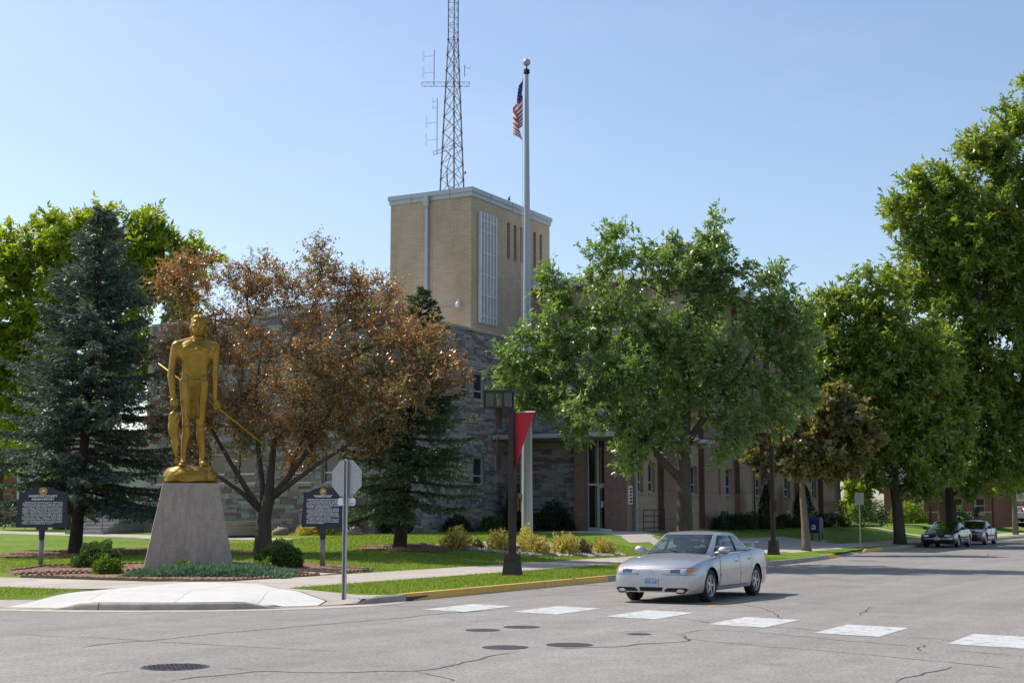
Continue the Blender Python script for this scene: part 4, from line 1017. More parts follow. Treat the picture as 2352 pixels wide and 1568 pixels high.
marker('navy history marker headed KANDIYOHI COUNTY INDIAN HISTORY left of the statue', (-30.87, 29.15, .26), R(28.5 + 9), 1.36, 1.12, ['KANDIYOHI COUNTY', 'INDIAN HISTORY'], .077, None,
       ['  The first native Americans came to what is now', 'Kandiyohi County about 10,000 years ago, to hunt', 'mammoths and other large prehistoric animals.',
        '  As the environment changed over the years, so', 'did the Indians.  They became less dependent on', 'big game hunting and more dependent on smaller', 'animals and wild plant foods.  The first settlers',
        'came in 1856 and found the Dakota (Sioux) in', 'summer residence, fishing and gathering berries.', '  Peace ended between the settlers and Indians', 'in August 1862, when the Dakota Uprising spilled',
        'over into this county.  Thirteen settlers and an', 'undetermined number of Indians were killed.', '  Indian heritage remains here today in place', 'names.  One is Kandiyohi, the Dakota word for', '"where the buffalo fish come."     |'])
marker('navy history marker headed KANDIYOHI in quotation marks, behind the stop sign', (-23.59, 32.46, .28), R(28.5 - 10), 1.17, 1.08, ['"KANDIYOHI"'], .085, 'AN IMAGINARY FIGURE HONORING THE ORIGINS OF THE NAME',
       ['  This Indian image first became part of Willmar', 'in 1906, when it appeared on the Kandiyohi', 'County Bank symbol.  That same year, artist Clara', 'E. Lawson, commissioned by the bank, created',
        '"Kandiyohi," a smaller sculpture which was the', 'basis for this larger statue.     |', '  In 1929, "Chief Kandiyohi" (a nickname the Indian', 'symbol received although there never really was', 'a chief by that name) found a home with the Bank', 'of Willmar following several bank mergers.',
        '  Bank of Willmar President Norman Tallakson com-', 'missioned to have this 17-foot statue made in', '1956.  It was mounted on the bank overlooking', 'Litchfield Avenue for 27 years.   |', '  On July 19, 1983, the statue was moved to this',
        'site, after it was donated to the City of Willmar', 'and Kandiyohi County by First American Bank', 'and Trust of Willmar.    |'])

# ================================================================== stop sign seen from behind, plain sign
M['signback'] = mat('bare_aluminium_sign_back', (.40, .395, .39), .5, .35, .05, 4, 40)
t = thing('stop_sign', 'octagonal stop sign on a galvanised post, its bare grey back showing', 'sign', (-16.19, 23.04, .16), R(-1))
o = MB().prism([(.385 * math.cos(R(22.5 + 45 * k)), .385 * math.sin(R(22.5 + 45 * k)) + 2.25) for k in range(8)], -.004, .0).build('octagon', 'signback', t)
mb = MB(); mb.box(-.028, .028, -.012, -.006, -.3, 2.6); mb.box(-.034, -.026, -.05, -.006, -.3, 2.6); mb.box(.026, .034, -.05, -.006, -.3, 2.6); mb.box(-.05, -.033, -.056, -.05, -.3, 2.6); mb.box(.033, .05, -.056, -.05, -.3, 2.6); mb.build('post', 'galv', t)
mb = MB(); [mb.box(-.008, .008, -.0135, -.0121, .1 + .05 * k, .115 + .05 * k) for k in range(50)]; mb.build('post_holes', 'black', t)
r_ = .03; mb = MB(); mb.prism([(-.21 + r_, 1.72), (.21 - r_, 1.72), (.21, 1.72 + r_), (.21, 1.87 - r_), (.21 - r_, 1.87), (-.21 + r_, 1.87), (-.21, 1.87 - r_), (-.21, 1.72 + r_)], .0, .004); mb.build('plaque', 'white', t)
for z in (2.45, 2.02, 1.8): MB().lathe([(0, -.02), (.012, -.02), (.012, -.006)], 8, (0, 0, z), 'y').build('bolt', 'galv', t)
for x, z in ((.13, 1.93), (.13, 1.76)): MB().box(x - .04, x + .04, -.0065, -.0045, z - .012, z + .012).build('sticker', 'oldconc', t)
t = thing('street_sign', 'small blank backed rectangular sign on a post by the driveway', 'sign', (-17.75, 66.9, .15), R(5))
mb = MB(); mb.box(-.03, .03, -.03, .0, -.3, 2.5); mb.build('post', 'galv', t)
mb = MB(); mb.prism([(-.21, 2.02), (.21, 2.02), (.21, 2.58), (-.21, 2.58)], .002, .006); mb.build('plate', 'signback', t)

# ================================================================== street lamps
M['pennant_red'] = mat('red_pennant', (.46, .006, .026), .7, 0, .05, 4)
M['pennant_gold'] = mat('yellow_pennant', (.75, .40, .01), .7, 0, .05, 4)
M['lampglass'] = glass_mat('lamp_lens', (.62, .6, .54), .35)
M['rust'] = mat('red_brown_plate', (.22, .085, .06), .6, .1, .15, 5)
M['lampin'] = mat('lamp_reflector', (.5, .48, .42), .4, .3)
def lamp(label, loc, banner, full=True, rz=0.):
    t = thing('street_lamp', label, 'street lamp', loc, rz, 'bronze street lamps along the main street')
    MB().frust((-.21, .21, -.21, .21), (-.155, .155, -.155, .155), -.12, .42).frust((-.16, .16, -.16, .16), (-.15, .15, -.15, .15), .425, .55).build('base_cover', 'bronze', t)
    MB().cbox(-.08, .08, -.08, .08, .5, 4.22, .012).build('pole', 'bronze', t)
    arm = MB(); arm.box(-.34, -.081, -.04, .04, 3.98, 4.1); arm.cbox(-.46, -.33, -.07, .07, 3.72, 4.28, .01); arm.build('lamp_arm', 'bronze', t)
    h = MB(); w = .27; cx_ = -.395
    for sx in (-1, 1):
        for sy in (-1, 1): h.box(cx_ + sx * w - .02, cx_ + sx * w + .02, sy * w - .02, sy * w + .02, 4.29, 4.66)
    h.box(cx_ - w - .03, cx_ + w + .03, -w - .03, w + .03, 4.24, 4.285); h.box(cx_ - w - .04, cx_ + w + .04, -w - .04, w + .04, 4.66, 4.70)
    hd = h.build('lamp_head', 'bronze', t)
    ln = MB(); q0, q1 = 4.286, 4.658
    for a_, b_ in (((-w, -w), (w, -w)), ((w, -w), (w, w)), ((w, w), (-w, w)), ((-w, w), (-w, -w))): ln.add([(cx_ + a_[0], a_[1], q0), (cx_ + b_[0], b_[1], q0), (cx_ + b_[0], b_[1], q1), (cx_ + a_[0], a_[1], q1)], [(0, 1, 2, 3)])
    ln.build('lens', 'lampglass', hd)
    MB().lathe([(.04, 4.29), (.05, 4.45), (.06, 4.5), (0, 4.52)], 12, (cx_, 0, 0)).build('lamp_bulb', 'lampin', hd)
    if full:
        mb = MB(); mb.box(-.40, -.081, -.03, .03, 2.93, 3.0); mb.lathe([(.0, 2.66), (.085, 2.66), (.085, 3.08), (0, 3.08)], 16, (-.42, 0, 0)); mb.build('speaker_arm', 'bronze', t, True, 40)
        mb = MB()
        for k in range(5):
            a = 2 * math.pi * k / 5; mb.tube([(-.42 + .12 * math.cos(a), .12 * math.sin(a), 3.09), (-.42 + .05 * math.cos(a), .05 * math.sin(a), 3.3), (-.42, 0, 3.52)], .012, 5)
        mb.tube([(-.42, 0, 3.5), (-.3, 0, 3.62), (-.08, 0, 3.55)], .012, 5); mb.build('basket_bracket', 'bronze', t)
        r_ = .03; mb = MB(); mb.prism([(-.15 + r_, 1.62), (.15 - r_, 1.62), (.15, 1.65), (.15, 2.07), (.12, 2.1), (-.12, 2.1), (-.15, 2.07), (-.15, 1.65)], .085, .09); mb.build('plate', 'rust', t)
    if banner:
        MB().tube([(.08, 0, 4.13), (.66, 0, 4.13)], .012, 6).build('banner_rod', 'galv', t)
        mb = MB(); n = 12
        for i in range(n + 1):
            tt = i / n
            for j in range(9):
                s = j / 8; x = .10 + (.55 * (1 - tt)) * s + .0 - .02 * tt; y = .025 * math.sin(s * 3 + tt * 2.5) * (1 - abs(2 * tt - 1) * .5)
                mb.v.append((x, y, 4.12 - 1.45 * tt))
        for i in range(n):
            for j in range(8): a = i * 9 + j; mb.f.append((a, a + 9, a + 10, a + 1))
        mb.build('banner', banner, t, True)
    return t
lamp('dark bronze street lamp with a red pennant, nearest the corner', (-17.35, 31.97, .17), 'pennant_red')
lamp('dark bronze street lamp standing right behind the silver car', (-17.67, 53.8, .18), None)
lamp('distant bronze street lamp in front of the brick house', (-26.0, 120.1, .9), None, False)
lamp('distant bronze street lamp with a yellow pennant', (-20.6, 117.5, .2), 'pennant_gold', False)

# ================================================================== flagpole and flag
t = thing('flagpole', 'tall tapered grey flagpole with a ball finial among the yellow shrubs', 'flagpole', (-24.4, 46.1, .6))
M['polepaint'] = mat('flagpole_metal', (.40, .415, .42), .42, .35, .1, 1.5, stretch=(1, 1, .3))
M['flagblue'] = mat('flag_blue', (.02, .03, .13), .8, 0, .1, 8); M['flagred'] = mat('flag_red', (.42, .02, .03), .8, 0, .1, 8); M['flagwhite'] = mat('flag_white', (.68, .68, .7), .8, 0, .05, 8)
mb = MB()
for z0, z1 in ((-.3, 4.4), (4.405, 9.2), (9.205, 13.6), (13.605, 17.6)):
    r0, r1 = .215 - .143 * max(0, z0) / 17.6, .215 - .143 * z1 / 17.6; mb.lathe([(r0, z0), (r1, z1)], 24)
mb.build('pole', 'polepaint', t, True, 30)
MB().lathe([(.05, 17.6), (.12, 17.66), (.11, 17.8), (.03, 17.84), (.02, 17.95)], 14).build('truck', 'bronze', t, True, 40)
mb = MB(); mb.ell((0, 0, 18.08), (.145,) * 3, 20, 14); mb.build('finial', 'polepaint', t, True)
MB().tube([(-.19, -.11, 1.2), (-.17, -.09, 8), (-.13, -.07, 17.7)], .008, 5).build('halyard', 'white', t)
MB().box(-.28, -.17, -.16, -.06, 1.7, 1.85).build('cleat', 'galv', t)
fl = thing('flag', 'limp United States flag hanging beside the top of the flagpole', 'flag', (-24.4, 46.1, .6), HEAD)
NH, NF = 52, 60; mb = MB(); fl_m = []
H_, Lf = 1.55, 2.6
for i in range(NH + 1):
    h = i / NH
    for j in range(NF + 1):
        f = j / NF
        drop = f * (1.0 + .42 * math.sin(h * 2.2)) * .98
        z = 17.45 - h * H_ * (1 - .25 * f) - drop * (1.35 - .35 * h) * 1.0
        am = .06 + .34 * math.sin(min(1, f * 1.7 + .1) * 1.6)
        x = -.12 - am * (.55 + .45 * math.sin(f * 9.5 + h * 2.4 - .6)) * (.35 + .65 * min(1, (17.45 - z) / .9))
        y = -.06 + .09 * math.cos(f * 15 + h * 3.5) * (.3 + f)
        mb.v.append((x, y, z))
for i in range(NH):
    for j in range(NF):
        a = i * (NF + 1) + j; mb.f.append((a, a + NF + 1, a + NF + 2, a + 1)); h, f = (i + .5) / NH, (j + .5) / NF
        st_ = int(h * 13)
        if h < 7 / 13 and f < .4: fl_m.append(0 if ((i % 4 != 1) or (j % 4 != 1)) else 2)
        else: fl_m.append(1 if st_ % 2 == 0 else 2)
me = mb.mesh('cloth', None, True); [me.materials.append(M[k]) for k in ('flagblue', 'flagred', 'flagwhite')]; me.polygons.foreach_set('material_index', fl_m)
link('cloth', me, fl)

# ================================================================== radio mast on the tower roof
M['mastgrey'] = mat('mast_steel', (.17, .165, .17), .5, .6, .2, 6); M['mastred'] = mat('mast_red_joint', (.28, .06, .05), .6, .2, .15, 6)
mast = thing('radio_mast', 'lattice radio mast with side antennas on the brick tower roof', 'radio mast', (-38.6, 64.4, 17.95), HEAD)
def half(z): return .80 - (.80 - .31) * min(1, z / 9.5)
def leg_pt(k, z):
    a = R((-90, 30, 150)[k] + 8); r = half(z) * 1.0; return Vector((r * math.cos(a), r * math.sin(a), z))
unit = MB().lathe([(1, 0), (1, 1)], 6).mesh('strut', 'mastgrey')
def strut(name, a, b, r, parent=None):
    a, b = Vector(a), Vector(b); o = link(name, unit, parent or mast); d = b - a
    o.location = a; o.rotation_mode = 'QUATERNION'; o.rotation_quaternion = d.to_track_quat('Z', 'Y'); o.scale = (r, r, d.length); return o
for k in range(3):
    MB().tube([leg_pt(k, -.1), leg_pt(k, 9.5), leg_pt(k, 20)], [.042, .032, .03], 7).build('leg', 'mastgrey', mast, True)
lv = [9.5 * k / 11 for k in range(12)]
for z0, z1 in zip(lv[:-1], lv[1:]):
    for k in range(3):
        q = (k + 1) % 3; strut('brace', leg_pt(k, z0), leg_pt(q, z1), .017); strut('brace', leg_pt(q, z0), leg_pt(k, z1), .017)
for k in range(3):
    mb = MB()
    for z in lv: p = leg_pt(k, z); mb.box(p.x - .05, p.x + .05, p.y - .05, p.y + .05, p.z - .05, p.z + .05)
    mb.build('joint_plates', 'mastred', mast)
z = 9.5; kk = 0
while z < 19.6:
    for k in range(3):
        q = (k + 1) % 3
        if kk % 2: strut('brace', leg_pt(k, z), leg_pt(q, z + .42), .010)
        else: strut('brace', leg_pt(q, z), leg_pt(k, z + .42), .010)
        strut('brace', leg_pt(k, z), leg_pt(q, z), .010)
    z += .42; kk += 1
def boom(x0, x1, z, h, tilt=0., y=-.35):
    mb = MB(); L = x1 - x0
    for dz in (0, h): mb.tube([(x0, y, z + dz), (x1, y, z + dz + tilt)], .014, 5)
    n = int(L / .16)
    for k in range(n): a = x0 + L * k / n; b = x0 + L * (k + 1) / n; mb.tube([(a, y, z + (0 if k % 2 else h) + tilt * k / n), (b, y, z + (h if k % 2 else 0) + tilt * (k + 1) / n)], .008, 4)
    for x, tz in ((x0, 0), (x1, tilt)): mb.tube([(x, y, z + tz), (x, y, z + h + tz)], .012, 5)
    mb.build('boom', 'mastgrey', mast)
boom(-1.68, .9, 6.72, .24); boom(-1.05, .5, 2.95, .2, .55, -.2)
def dipole(x, z0, z1, loops, y=-.4):
    a = MB().tube([(x, y, z0), (x, y, z1)], .02, 6).build('antenna_mast', 'mastgrey', mast)
    for z, off, hh in loops:
        mb = MB(); mb.tube([(x, y, z), (x - off, y, z - .06)], .012, 5); X = x - off
        mb.tube([(X, y, z - hh), (X, y, z + hh), (X - .03, y, z + hh + .02), (X - .06, y, z + hh), (X - .06, y, z - hh), (X - .03, y, z - hh - .02), (X, y, z - hh)], .008, 5)
        mb.build('dipole', 'galv', a)
dipole(-1.02, 6.7, 8.75, [(8.42, .55, .29), (7.5, .55, .29)]); dipole(-.84, 3.0, 6.05, [(5.9, .2, .1), (5.56, .2, .1), (4.72, .55, .29), (3.78, .55, .29)])
dipole(.62, 7.35, 8.0, [(7.85, -.3, .07)], -.1)
for x, y, z in ((.66, .3, 2.05), (-.62, -.2, 2.05), (.1, -.8, 2.45)):
    MB().lathe([(.02, 0), (.05, .02), (.05, .12), (0, .15)], 10, (x, y, z)).tube([(x, y, z), (x * .9, y * .9, z - .05)], .015, 5).build('warning_light', 'mastred', mast)
mb = MB(); mb.tube([(-.3, -.3, 2.2), (-.25, -.4, 1.2), (0, -.5, .6), (.1, -.6, 0)], .02, 5); mb.tube([(-.1, -.5, 2.9), (-.3, -.4, 2.2), (-.3, -.4, 1.5), (0, -.5, .3)], .018, 5); mb.build('cable', 'black', mast)

# ================================================================== mailbox
M['mailblue'] = mat('mailbox_blue', (.012, .025, .10), .35, 0, .1, 5, coat=.3)
t = thing('mailbox', 'blue round topped postal box on four legs beside the maple trunk', 'mailbox', (-22.2, 74.7, .36), R(-8))
prof = [(-.26, .38), (.26, .38), (.26, .98)] + [(.26 * math.cos(R(15 * k)), .98 + .26 * math.sin(R(15 * k))) for k in range(1, 13)]
mb = MB(); mb.v = []; n = len(prof)
mb = MB().prism(prof, -.33, .33); mb.xf(Matrix.Rotation(R(90), 4, 'Z')); mb.build('body', 'mailblue', t, True, 35)
mb = MB(); mb.box(.2, .345, -.24, .24, .98, 1.02); mb.build('hood', 'mailblue', t)
for sx in (-1, 1):
    for sy in (-1, 1): MB().box(sx * .29 - .025, sx * .29 + .025, sy * .22 - .025, sy * .22 + .025, .02, .39).build('leg', 'mailblue', t)
MB().box(-.5, .5, -.42, .42, -.1, .02).build('slab', 'oldconc', t)
mb = MB(); d = -.263
mb.add([(-.13, d, .58), (.11, d, .58), (.12, d, .76), (.07, d, .81), (-.10, d, .81)], [(0, 1, 2, 3, 4)]); lg = mb.build('emblem', 'white', t)
mb = MB(); d = -.266; mb.add([(-.09, d, .66), (-.08, d, .77), (.05, d, .735), (-.01, d, .70), (.09, d, .69), (.09, d, .67)], [(0, 5, 4, 3), (0, 3, 2, 1)]); mb.build('emblem_eagle', 'mailblue', lg)
# ================================================================== plants
LAT = Vector((math.cos(HEAD), math.sin(HEAD), 0)); DEP = Vector((-math.sin(HEAD), math.cos(HEAD), 0))
M['bark'] = mat('grey_brown_bark', (.105, .08, .06), .95, 0, .3, 3, 14, .9, .05, stretch=(2.5, 2.5, .5))
M['barkpale'] = mat('pale_bark', (.20, .16, .12), .95, 0, .3, 3, 14, .8, .04, stretch=(2.5, 2.5, .5))
M['barkstreet'] = mat('dark_street_bark', (.075, .055, .042), .95, 0, .3, 3, 14, .9, .05, stretch=(2.5, 2.5, .5))
M['barkdark'] = mat('dark_spruce_bark', (.06, .042, .032), .95, 0, .3, 4, 16, .9, .05)
M['leaf_ash'] = leaf_mat('ash_leaf', [(.13, .22, .075), (.19, .30, .095), (.25, .36, .11), (.36, .45, .13)], .38, .45, 1., (1.25, 1.25, .5), .5)
M['leaf_ash2'] = leaf_mat('street_tree_leaf', [(.15, .24, .045), (.21, .31, .05), (.29, .385, .06), (.42, .49, .08)], .4, .5, 1., (1.25, 1.2, .45), .55)
M['leaf_lime'] = leaf_mat('locust_leaf', [(.20, .30, .025), (.27, .37, .032), (.35, .43, .04), (.43, .49, .06)], .42, .5, .7, (1.25, 1.2, .45), .5)
M['leaf_crab'] = leaf_mat('crabapple_leaf', [(.18, .26, .06), (.22, .28, .07), (.27, .28, .08), (.28, .22, .10), (.34, .20, .11), (.40, .21, .12), (.52, .29, .11), (.62, .39, .09), (.56, .20, .13), (.40, .16, .12)], .36, .42, 1., (1.15, 1.05, .6), .6)
M['leaf_maple'] = leaf_mat('bronze_maple_leaf', [(.14, .17, .06), (.20, .19, .08), (.27, .22, .11), (.20, .24, .06), (.34, .31, .08)], .36, .45, .8, (1.15, 1.0, .5))
M['leaf_far'] = leaf_mat('far_tree_leaf', [(.13, .22, .03), (.19, .28, .04), (.25, .34, .05), (.30, .38, .065)], .5, .48, .3)
M['needle_blue'] = leaf_mat('blue_spruce_needle', [(.07, .105, .08), (.10, .145, .11), (.15, .19, .15), (.26, .30, .24)], .5, .22, .5, (1, 1.1, .9))
M['needle_green'] = leaf_mat('spruce_needle', [(.06, .10, .05), (.09, .145, .065), (.135, .19, .085), (.22, .255, .11)], .5, .22, .5, (1, 1.1, .8))
M['leaf_box'] = leaf_mat('juniper_shrub_leaf', [(.06, .13, .04), (.10, .185, .055), (.15, .24, .07)], .5, .3, .3)
M['leaf_bright'] = leaf_mat('bright_shrub_leaf', [(0.078, 0.169, 0.019), (0.130, 0.234, 0.026), (0.195, 0.312, 0.039)], .45, 0.4, .4)
M['leaf_gold'] = leaf_mat('golden_shrub_leaf', [(.30, .27, .05), (.55, .48, .12), (.70, .62, .22), (.76, .70, .34)], .5, .4, .3, (1.1, 1.0, .6))
M['leaf_brown'] = leaf_mat('dry_shrub_leaf', [(.16, .11, .06), (.24, .17, .09), (.30, .24, .12)], .7, .3, .2, (1, .9, .7))
M['leaf_creep'] = leaf_mat('creeping_juniper_needle', [(.10, .18, .11), (.14, .23, .14), (.19, .28, .18)], .55, .25, .3, (1, 1.1, .8))
M['leaf_dark'] = leaf_mat('dark_yew_leaf', [(0.016, 0.040, 0.016), (0.032, 0.067, 0.024), (0.048, 0.096, 0.032)], .55, 0.2, .3)

def unit_rows(a): return a / np.maximum(1e-9, np.linalg.norm(a, axis=1, keepdims=True))
def leaf_quads(p, axis, nrm, L, W, fold=.25):
    """rhombic leaves: p (N,3) bases, axis (N,3) along, nrm (N,3) up; L, W (N,)"""
    side = unit_rows(np.cross(axis, nrm)); up = unit_rows(np.cross(side, axis)); L = L[:, None]; W = W[:, None]
    mid = p + axis * L * .45
    v = np.empty((len(p), 4, 3)); v[:, 0] = p; v[:, 1] = mid + side * W * .5 + up * W * fold; v[:, 2] = p + axis * L - up * L * .08; v[:, 3] = mid - side * W * .5 + up * W * fold
    q = np.arange(len(p) * 4).reshape(-1, 4); return v.reshape(-1, 3), q
def grow(lobes, trunk, n_clusters, seed, limbs=()):
    """cluster centres in the crown and a branch skeleton that reaches them"""
    rg = np.random.default_rng(seed); vol = np.array([l[3] * l[4] * l[5] for l in lobes]) ** .8; pr = vol / vol.sum(); cs = []
    while len(cs) < n_clusters:
        l = lobes[rg.choice(len(lobes), p=pr)]; d = rg.normal(size=3); d /= np.linalg.norm(d); r = rg.random() ** .42
        q = Vector((l[0] + d[0] * r * l[3], l[1] + d[1] * r * l[4], l[2] + d[2] * r * l[5]))
        if all((q - c).length > .28 * min(1.5, l[3]) for c in cs[-60:]): cs.append(q)
        elif rg.random() < .04: cs.append(q)
    pts = [Vector(p) for p, _ in trunk]; par = [-1] + list(range(len(trunk) - 1)); tip = [0] * len(pts)
    rad0 = [r for _, r in trunk]; base_n = len(pts)
    for k0, path in limbs:                           # main limbs: (trunk node, [(point, radius), ...])
        prev = k0
        for p, r in path: pts.append(Vector(p)); par.append(prev); tip.append(0); rad0.append(r); prev = len(pts) - 1
    cs.sort(key=lambda c: min((c - p).length for p in pts)); ends = []
    arr = [tuple(p) for p in pts]
    for c_ in cs:
        A = np.array(arr); dv = np.array(c_) - A; dist = np.linalg.norm(dv, axis=1)
        cost = dist + 1.1 * np.maximum(0, A[:, 2] - c_.z + .15 * dist) + np.where(np.arange(len(A)) < 1, 3, 0)
        k = int(np.argmin(cost)); a = Vector(arr[k]); d = c_ - a; L = d.length
        if L > .35:
            n = max(2, int(L / .55)); prev = k; jit = Vector(rg.normal(size=3)) * .07 * L
            for i in range(1, n + 1):
                s = i / n; sag = math.sin(s * math.pi); q = a.lerp(c_, s) + jit * sag + Vector((0, 0, .10 * L * sag))
                pts.append(q); arr.append(tuple(q)); par.append(prev); tip.append(0); prev = len(pts) - 1
            k = prev
        tip[k] += 1; ends.append(k)
    cnt = tip[:]
    for i in range(len(pts) - 1, 0, -1):
        if par[i] >= 0: cnt[par[i]] += cnt[i]
    return cs, pts, par, cnt, rad0
def branch_mesh(pts, par, cnt, rad0, trunk_n, k_r, name, m, rmin=.012):
    mb = MB(); kids = {}; fixed = len(rad0)
    for i, p in enumerate(par):
        if p >= 0: kids.setdefault(p, []).append(i)
    tot = max(1, cnt[0])
    def rad(i):
        if i < fixed: return rad0[i]
        return max(rmin, k_r * (cnt[i] / tot) ** .5)
    mb.tube(pts[:trunk_n], rad0[:trunk_n], 12)
    stack = []
    for i in range(trunk_n):
        for c in kids.get(i, []):
            if c >= trunk_n: stack.append((i, c))
    while stack:
        a, b = stack.pop(); chain = [a, b]
        while True:
            ks = kids.get(chain[-1], [])
            if not ks: break
            ks = sorted(ks, key=lambda i: (i >= fixed, -cnt[i])); [stack.append((chain[-1], q)) for q in ks[1:]]; chain.append(ks[0])
        rs = [min(rad(chain[1]) * 1.15, rad(a))] + [rad(i) for i in chain[1:]]
        mb.tube([pts[i] for i in chain], rs, 7 if rs[0] > .05 else 5)
    return mb.mesh(name, m, True)
def view_axes(): return np.array([LAT, DEP, Vector((0, 0, 1))])
def tree(name, label, loc, lobes, leaf, n_leaf, size, n_clusters, trunk, bark, k_r, seed, group=None, twig=.55, upw=.25, droop=.0, spread=1., cat='tree', twigs=0., width=.42, limbs=()):
    rg = np.random.default_rng(seed + 100); t = thing(name, label, cat, loc, HEAD, group)      # local x = across the view, y = away
    cs, pts, par, cnt, rad0 = grow(lobes, trunk, n_clusters, seed, limbs)
    me = branch_mesh(pts, par, cnt, rad0, len(trunk), k_r, 'trunk', bark); link('trunk', me, t)
    C_ = np.array([tuple(c) for c in cs]); ctr = C_.mean(0); K = len(cs); per = max(8, int(n_leaf / K / 9)); ntw = 9
    P = np.repeat(C_, ntw, 0); out = unit_rows(P - ctr); d = unit_rows(rg.normal(size=P.shape) + out * .55 + np.array([0, 0, upw])); Lt = twig * spread * rg.uniform(.5, 1.25, len(P))
    P0 = P + rg.normal(size=P.shape) * .10 * twig
    s = np.tile(np.linspace(.12, 1, per), len(P)) ; D = np.repeat(d, per, 0); LL = np.repeat(Lt, per)
    pos = np.repeat(P0, per, 0) + D * (s * LL)[:, None]; pos[:, 2] -= droop * (s * LL) ** 2; pos += rg.normal(size=pos.shape) * .05 * twig
    ax = unit_rows(D * .75 + rg.normal(size=pos.shape) * .75 + np.array([0, 0, -.18])); nr = unit_rows(rg.normal(size=pos.shape) * .8 + np.array([0, 0, .9]))
    L = size * np.clip(rg.lognormal(0, .32, len(pos)), .45, 1.7); v, q = leaf_quads(pos, ax, nr, L, L * width)
    link('crown', np_mesh('crown', v, q, leaf), t)
    if twigs:
        e0 = P0; e1 = P0 + d * (Lt * .95)[:, None]; e1[:, 2] -= droop * Lt ** 2; w = twigs
        n_ = len(e0); sd = unit_rows(np.cross(d, rg.normal(size=d.shape))) * w; sd2 = unit_rows(np.cross(d, sd)) * w
        v = np.concatenate([np.stack([e0 + sd, e0 - sd, e1], 1).reshape(-1, 3), np.stack([e0 + sd2, e0 - sd2, e1], 1).reshape(-1, 3)])
        link('twigs', np_mesh('twigs', v, np.arange(len(v)).reshape(-1, 3), bark), t)['kind'] = 'stuff'
    return t
ASH = [(0.5, 0, 9.58, 1.22, 1.2, 1.72), (1.29, 0, 10.44, 0.64, 1.2, 1.29), (-2.22, 0, 9.58, 0.86, 1.2, 1.5), (-0.64, 0, 9.87, 0.86, 1.2, 1.43), (-4.15, 0, 8.43, 0.64, 1.2, 1.29), (-3.37, 0, 7.58, 1.22, 1.2, 1.29), (-4.66, 0, 6.72, 1.22, 1.2, 0.86), (-5.01, 0, 5.5, 0.86, 1.2, 0.72), (-1.22, 0, 7.58, 1.86, 1.68, 1.58), (0.79, 0, 7.43, 1.72, 1.55, 1.72), (2.51, 0, 8.43, 1.29, 1.2, 1.58), (3.37, 0, 7.15, 1.07, 1.2, 1.58), (3.22, 0, 5.57, 1.15, 1.2, 1.43), (1.93, 0, 5.14, 1.29, 1.2, 1.15), (-0.07, 0, 5.86, 1.72, 1.55, 1.29), (-2.08, -1.5, 6.14, 1.15, 1.2, 0.72), (-0.93, 0, 4.42, 1.07, 1.2, 0.86), (-1.58, 0, 3.56, 0.72, 1.2, 0.72), (-3.37, -1.5, 4.5, 0.46, 1.2, 0.79), (1.07, 0, 4.14, 0.86, 1.2, 0.64), (-1.93, 0, 4.71, 0.86, 1.2, 0.64), (-2.51, -1, 5.57, 1.0, 1.2, 0.64), (-5.23, -0.5, 6.29, 0.86, 1.2, 0.72), (-4.3, -0.5, 5.57, 1.07, 1.2, 0.72), (-3.37, -1, 4.64, 0.64, 1.2, 0.86), (-3.8, 0, 6.72, 1.15, 1.2, 0.86), (-0.07, 2, 6.43, 2.29, 3.5, 2.15)]
CRAB = [(1.25, 0, 8.46, 0.87, 1.2, 1.59), (0.25, 0, 8.89, 1.01, 1.2, 1.01), (-0.91, 0, 8.6, 0.87, 1.2, 1.15), (-2.49, 0, 9.03, 0.94, 1.2, 0.94), (-3.07, 0, 8.17, 0.79, 1.2, 1.01), (-2.64, 0.5, 6.73, 0.87, 1.2, 0.87), (-1.48, 0, 7.02, 1.3, 1.2, 1.15), (2.26, 0, 8.31, 0.87, 1.2, 1.15), (3.13, 0, 8.17, 0.79, 1.2, 1.01), (1.69, 0, 9.32, 0.46, 1.2, 0.89), (3.78, 0, 8.6, 0.65, 1.2, 0.72), (0.68, 0, 6.44, 1.73, 1.56, 1.3), (2.84, -1.5, 6.29, 1.59, 1.43, 1.3), (4.35, -2, 7.16, 1.08, 1.2, 1.01), (5.15, -2.5, 6.29, 1.15, 1.2, 0.79), (5.94, -2.8, 5.72, 0.65, 1.2, 0.55), (4.71, -2.5, 5.0, 1.3, 1.2, 0.79), (3.13, -2.0, 4.85, 1.3, 1.2, 0.87), (1.69, 0, 4.85, 1.44, 1.3, 0.87), (-0.04, 0, 4.85, 1.3, 1.2, 0.87), (-1.77, 0, 5.57, 1.15, 1.2, 1.01), (-2.21, 0, 4.13, 0.79, 1.2, 0.87), (1.11, 0, 3.84, 0.87, 1.2, 0.5), (-0.62, 0, 3.7, 0.65, 1.2, 0.58), (3.56, -1.5, 3.84, 1.01, 1.2, 0.55), (-2.93, 0, 5.29, 0.65, 1.2, 0.87), (-3.07, 0, 6.44, 0.58, 1.2, 0.87), (-1.2, -0.5, 4.42, 0.87, 1.2, 0.72), (-2.35, 0, 3.27, 0.65, 1.2, 0.5), (-3.21, 0, 4.13, 0.5, 1.2, 0.87), (0.25, -0.8, 4.06, 0.87, 1.2, 0.58), (1.98, -0.5, 4.06, 1.15, 1.2, 0.65), (1.11, 1, 3.2, 0.65, 1.2, 0.32), (2.84, 0, 3.56, 0.72, 1.2, 0.43), (1.4, 1.5, 5.57, 1.87, 2.5, 1.3)]
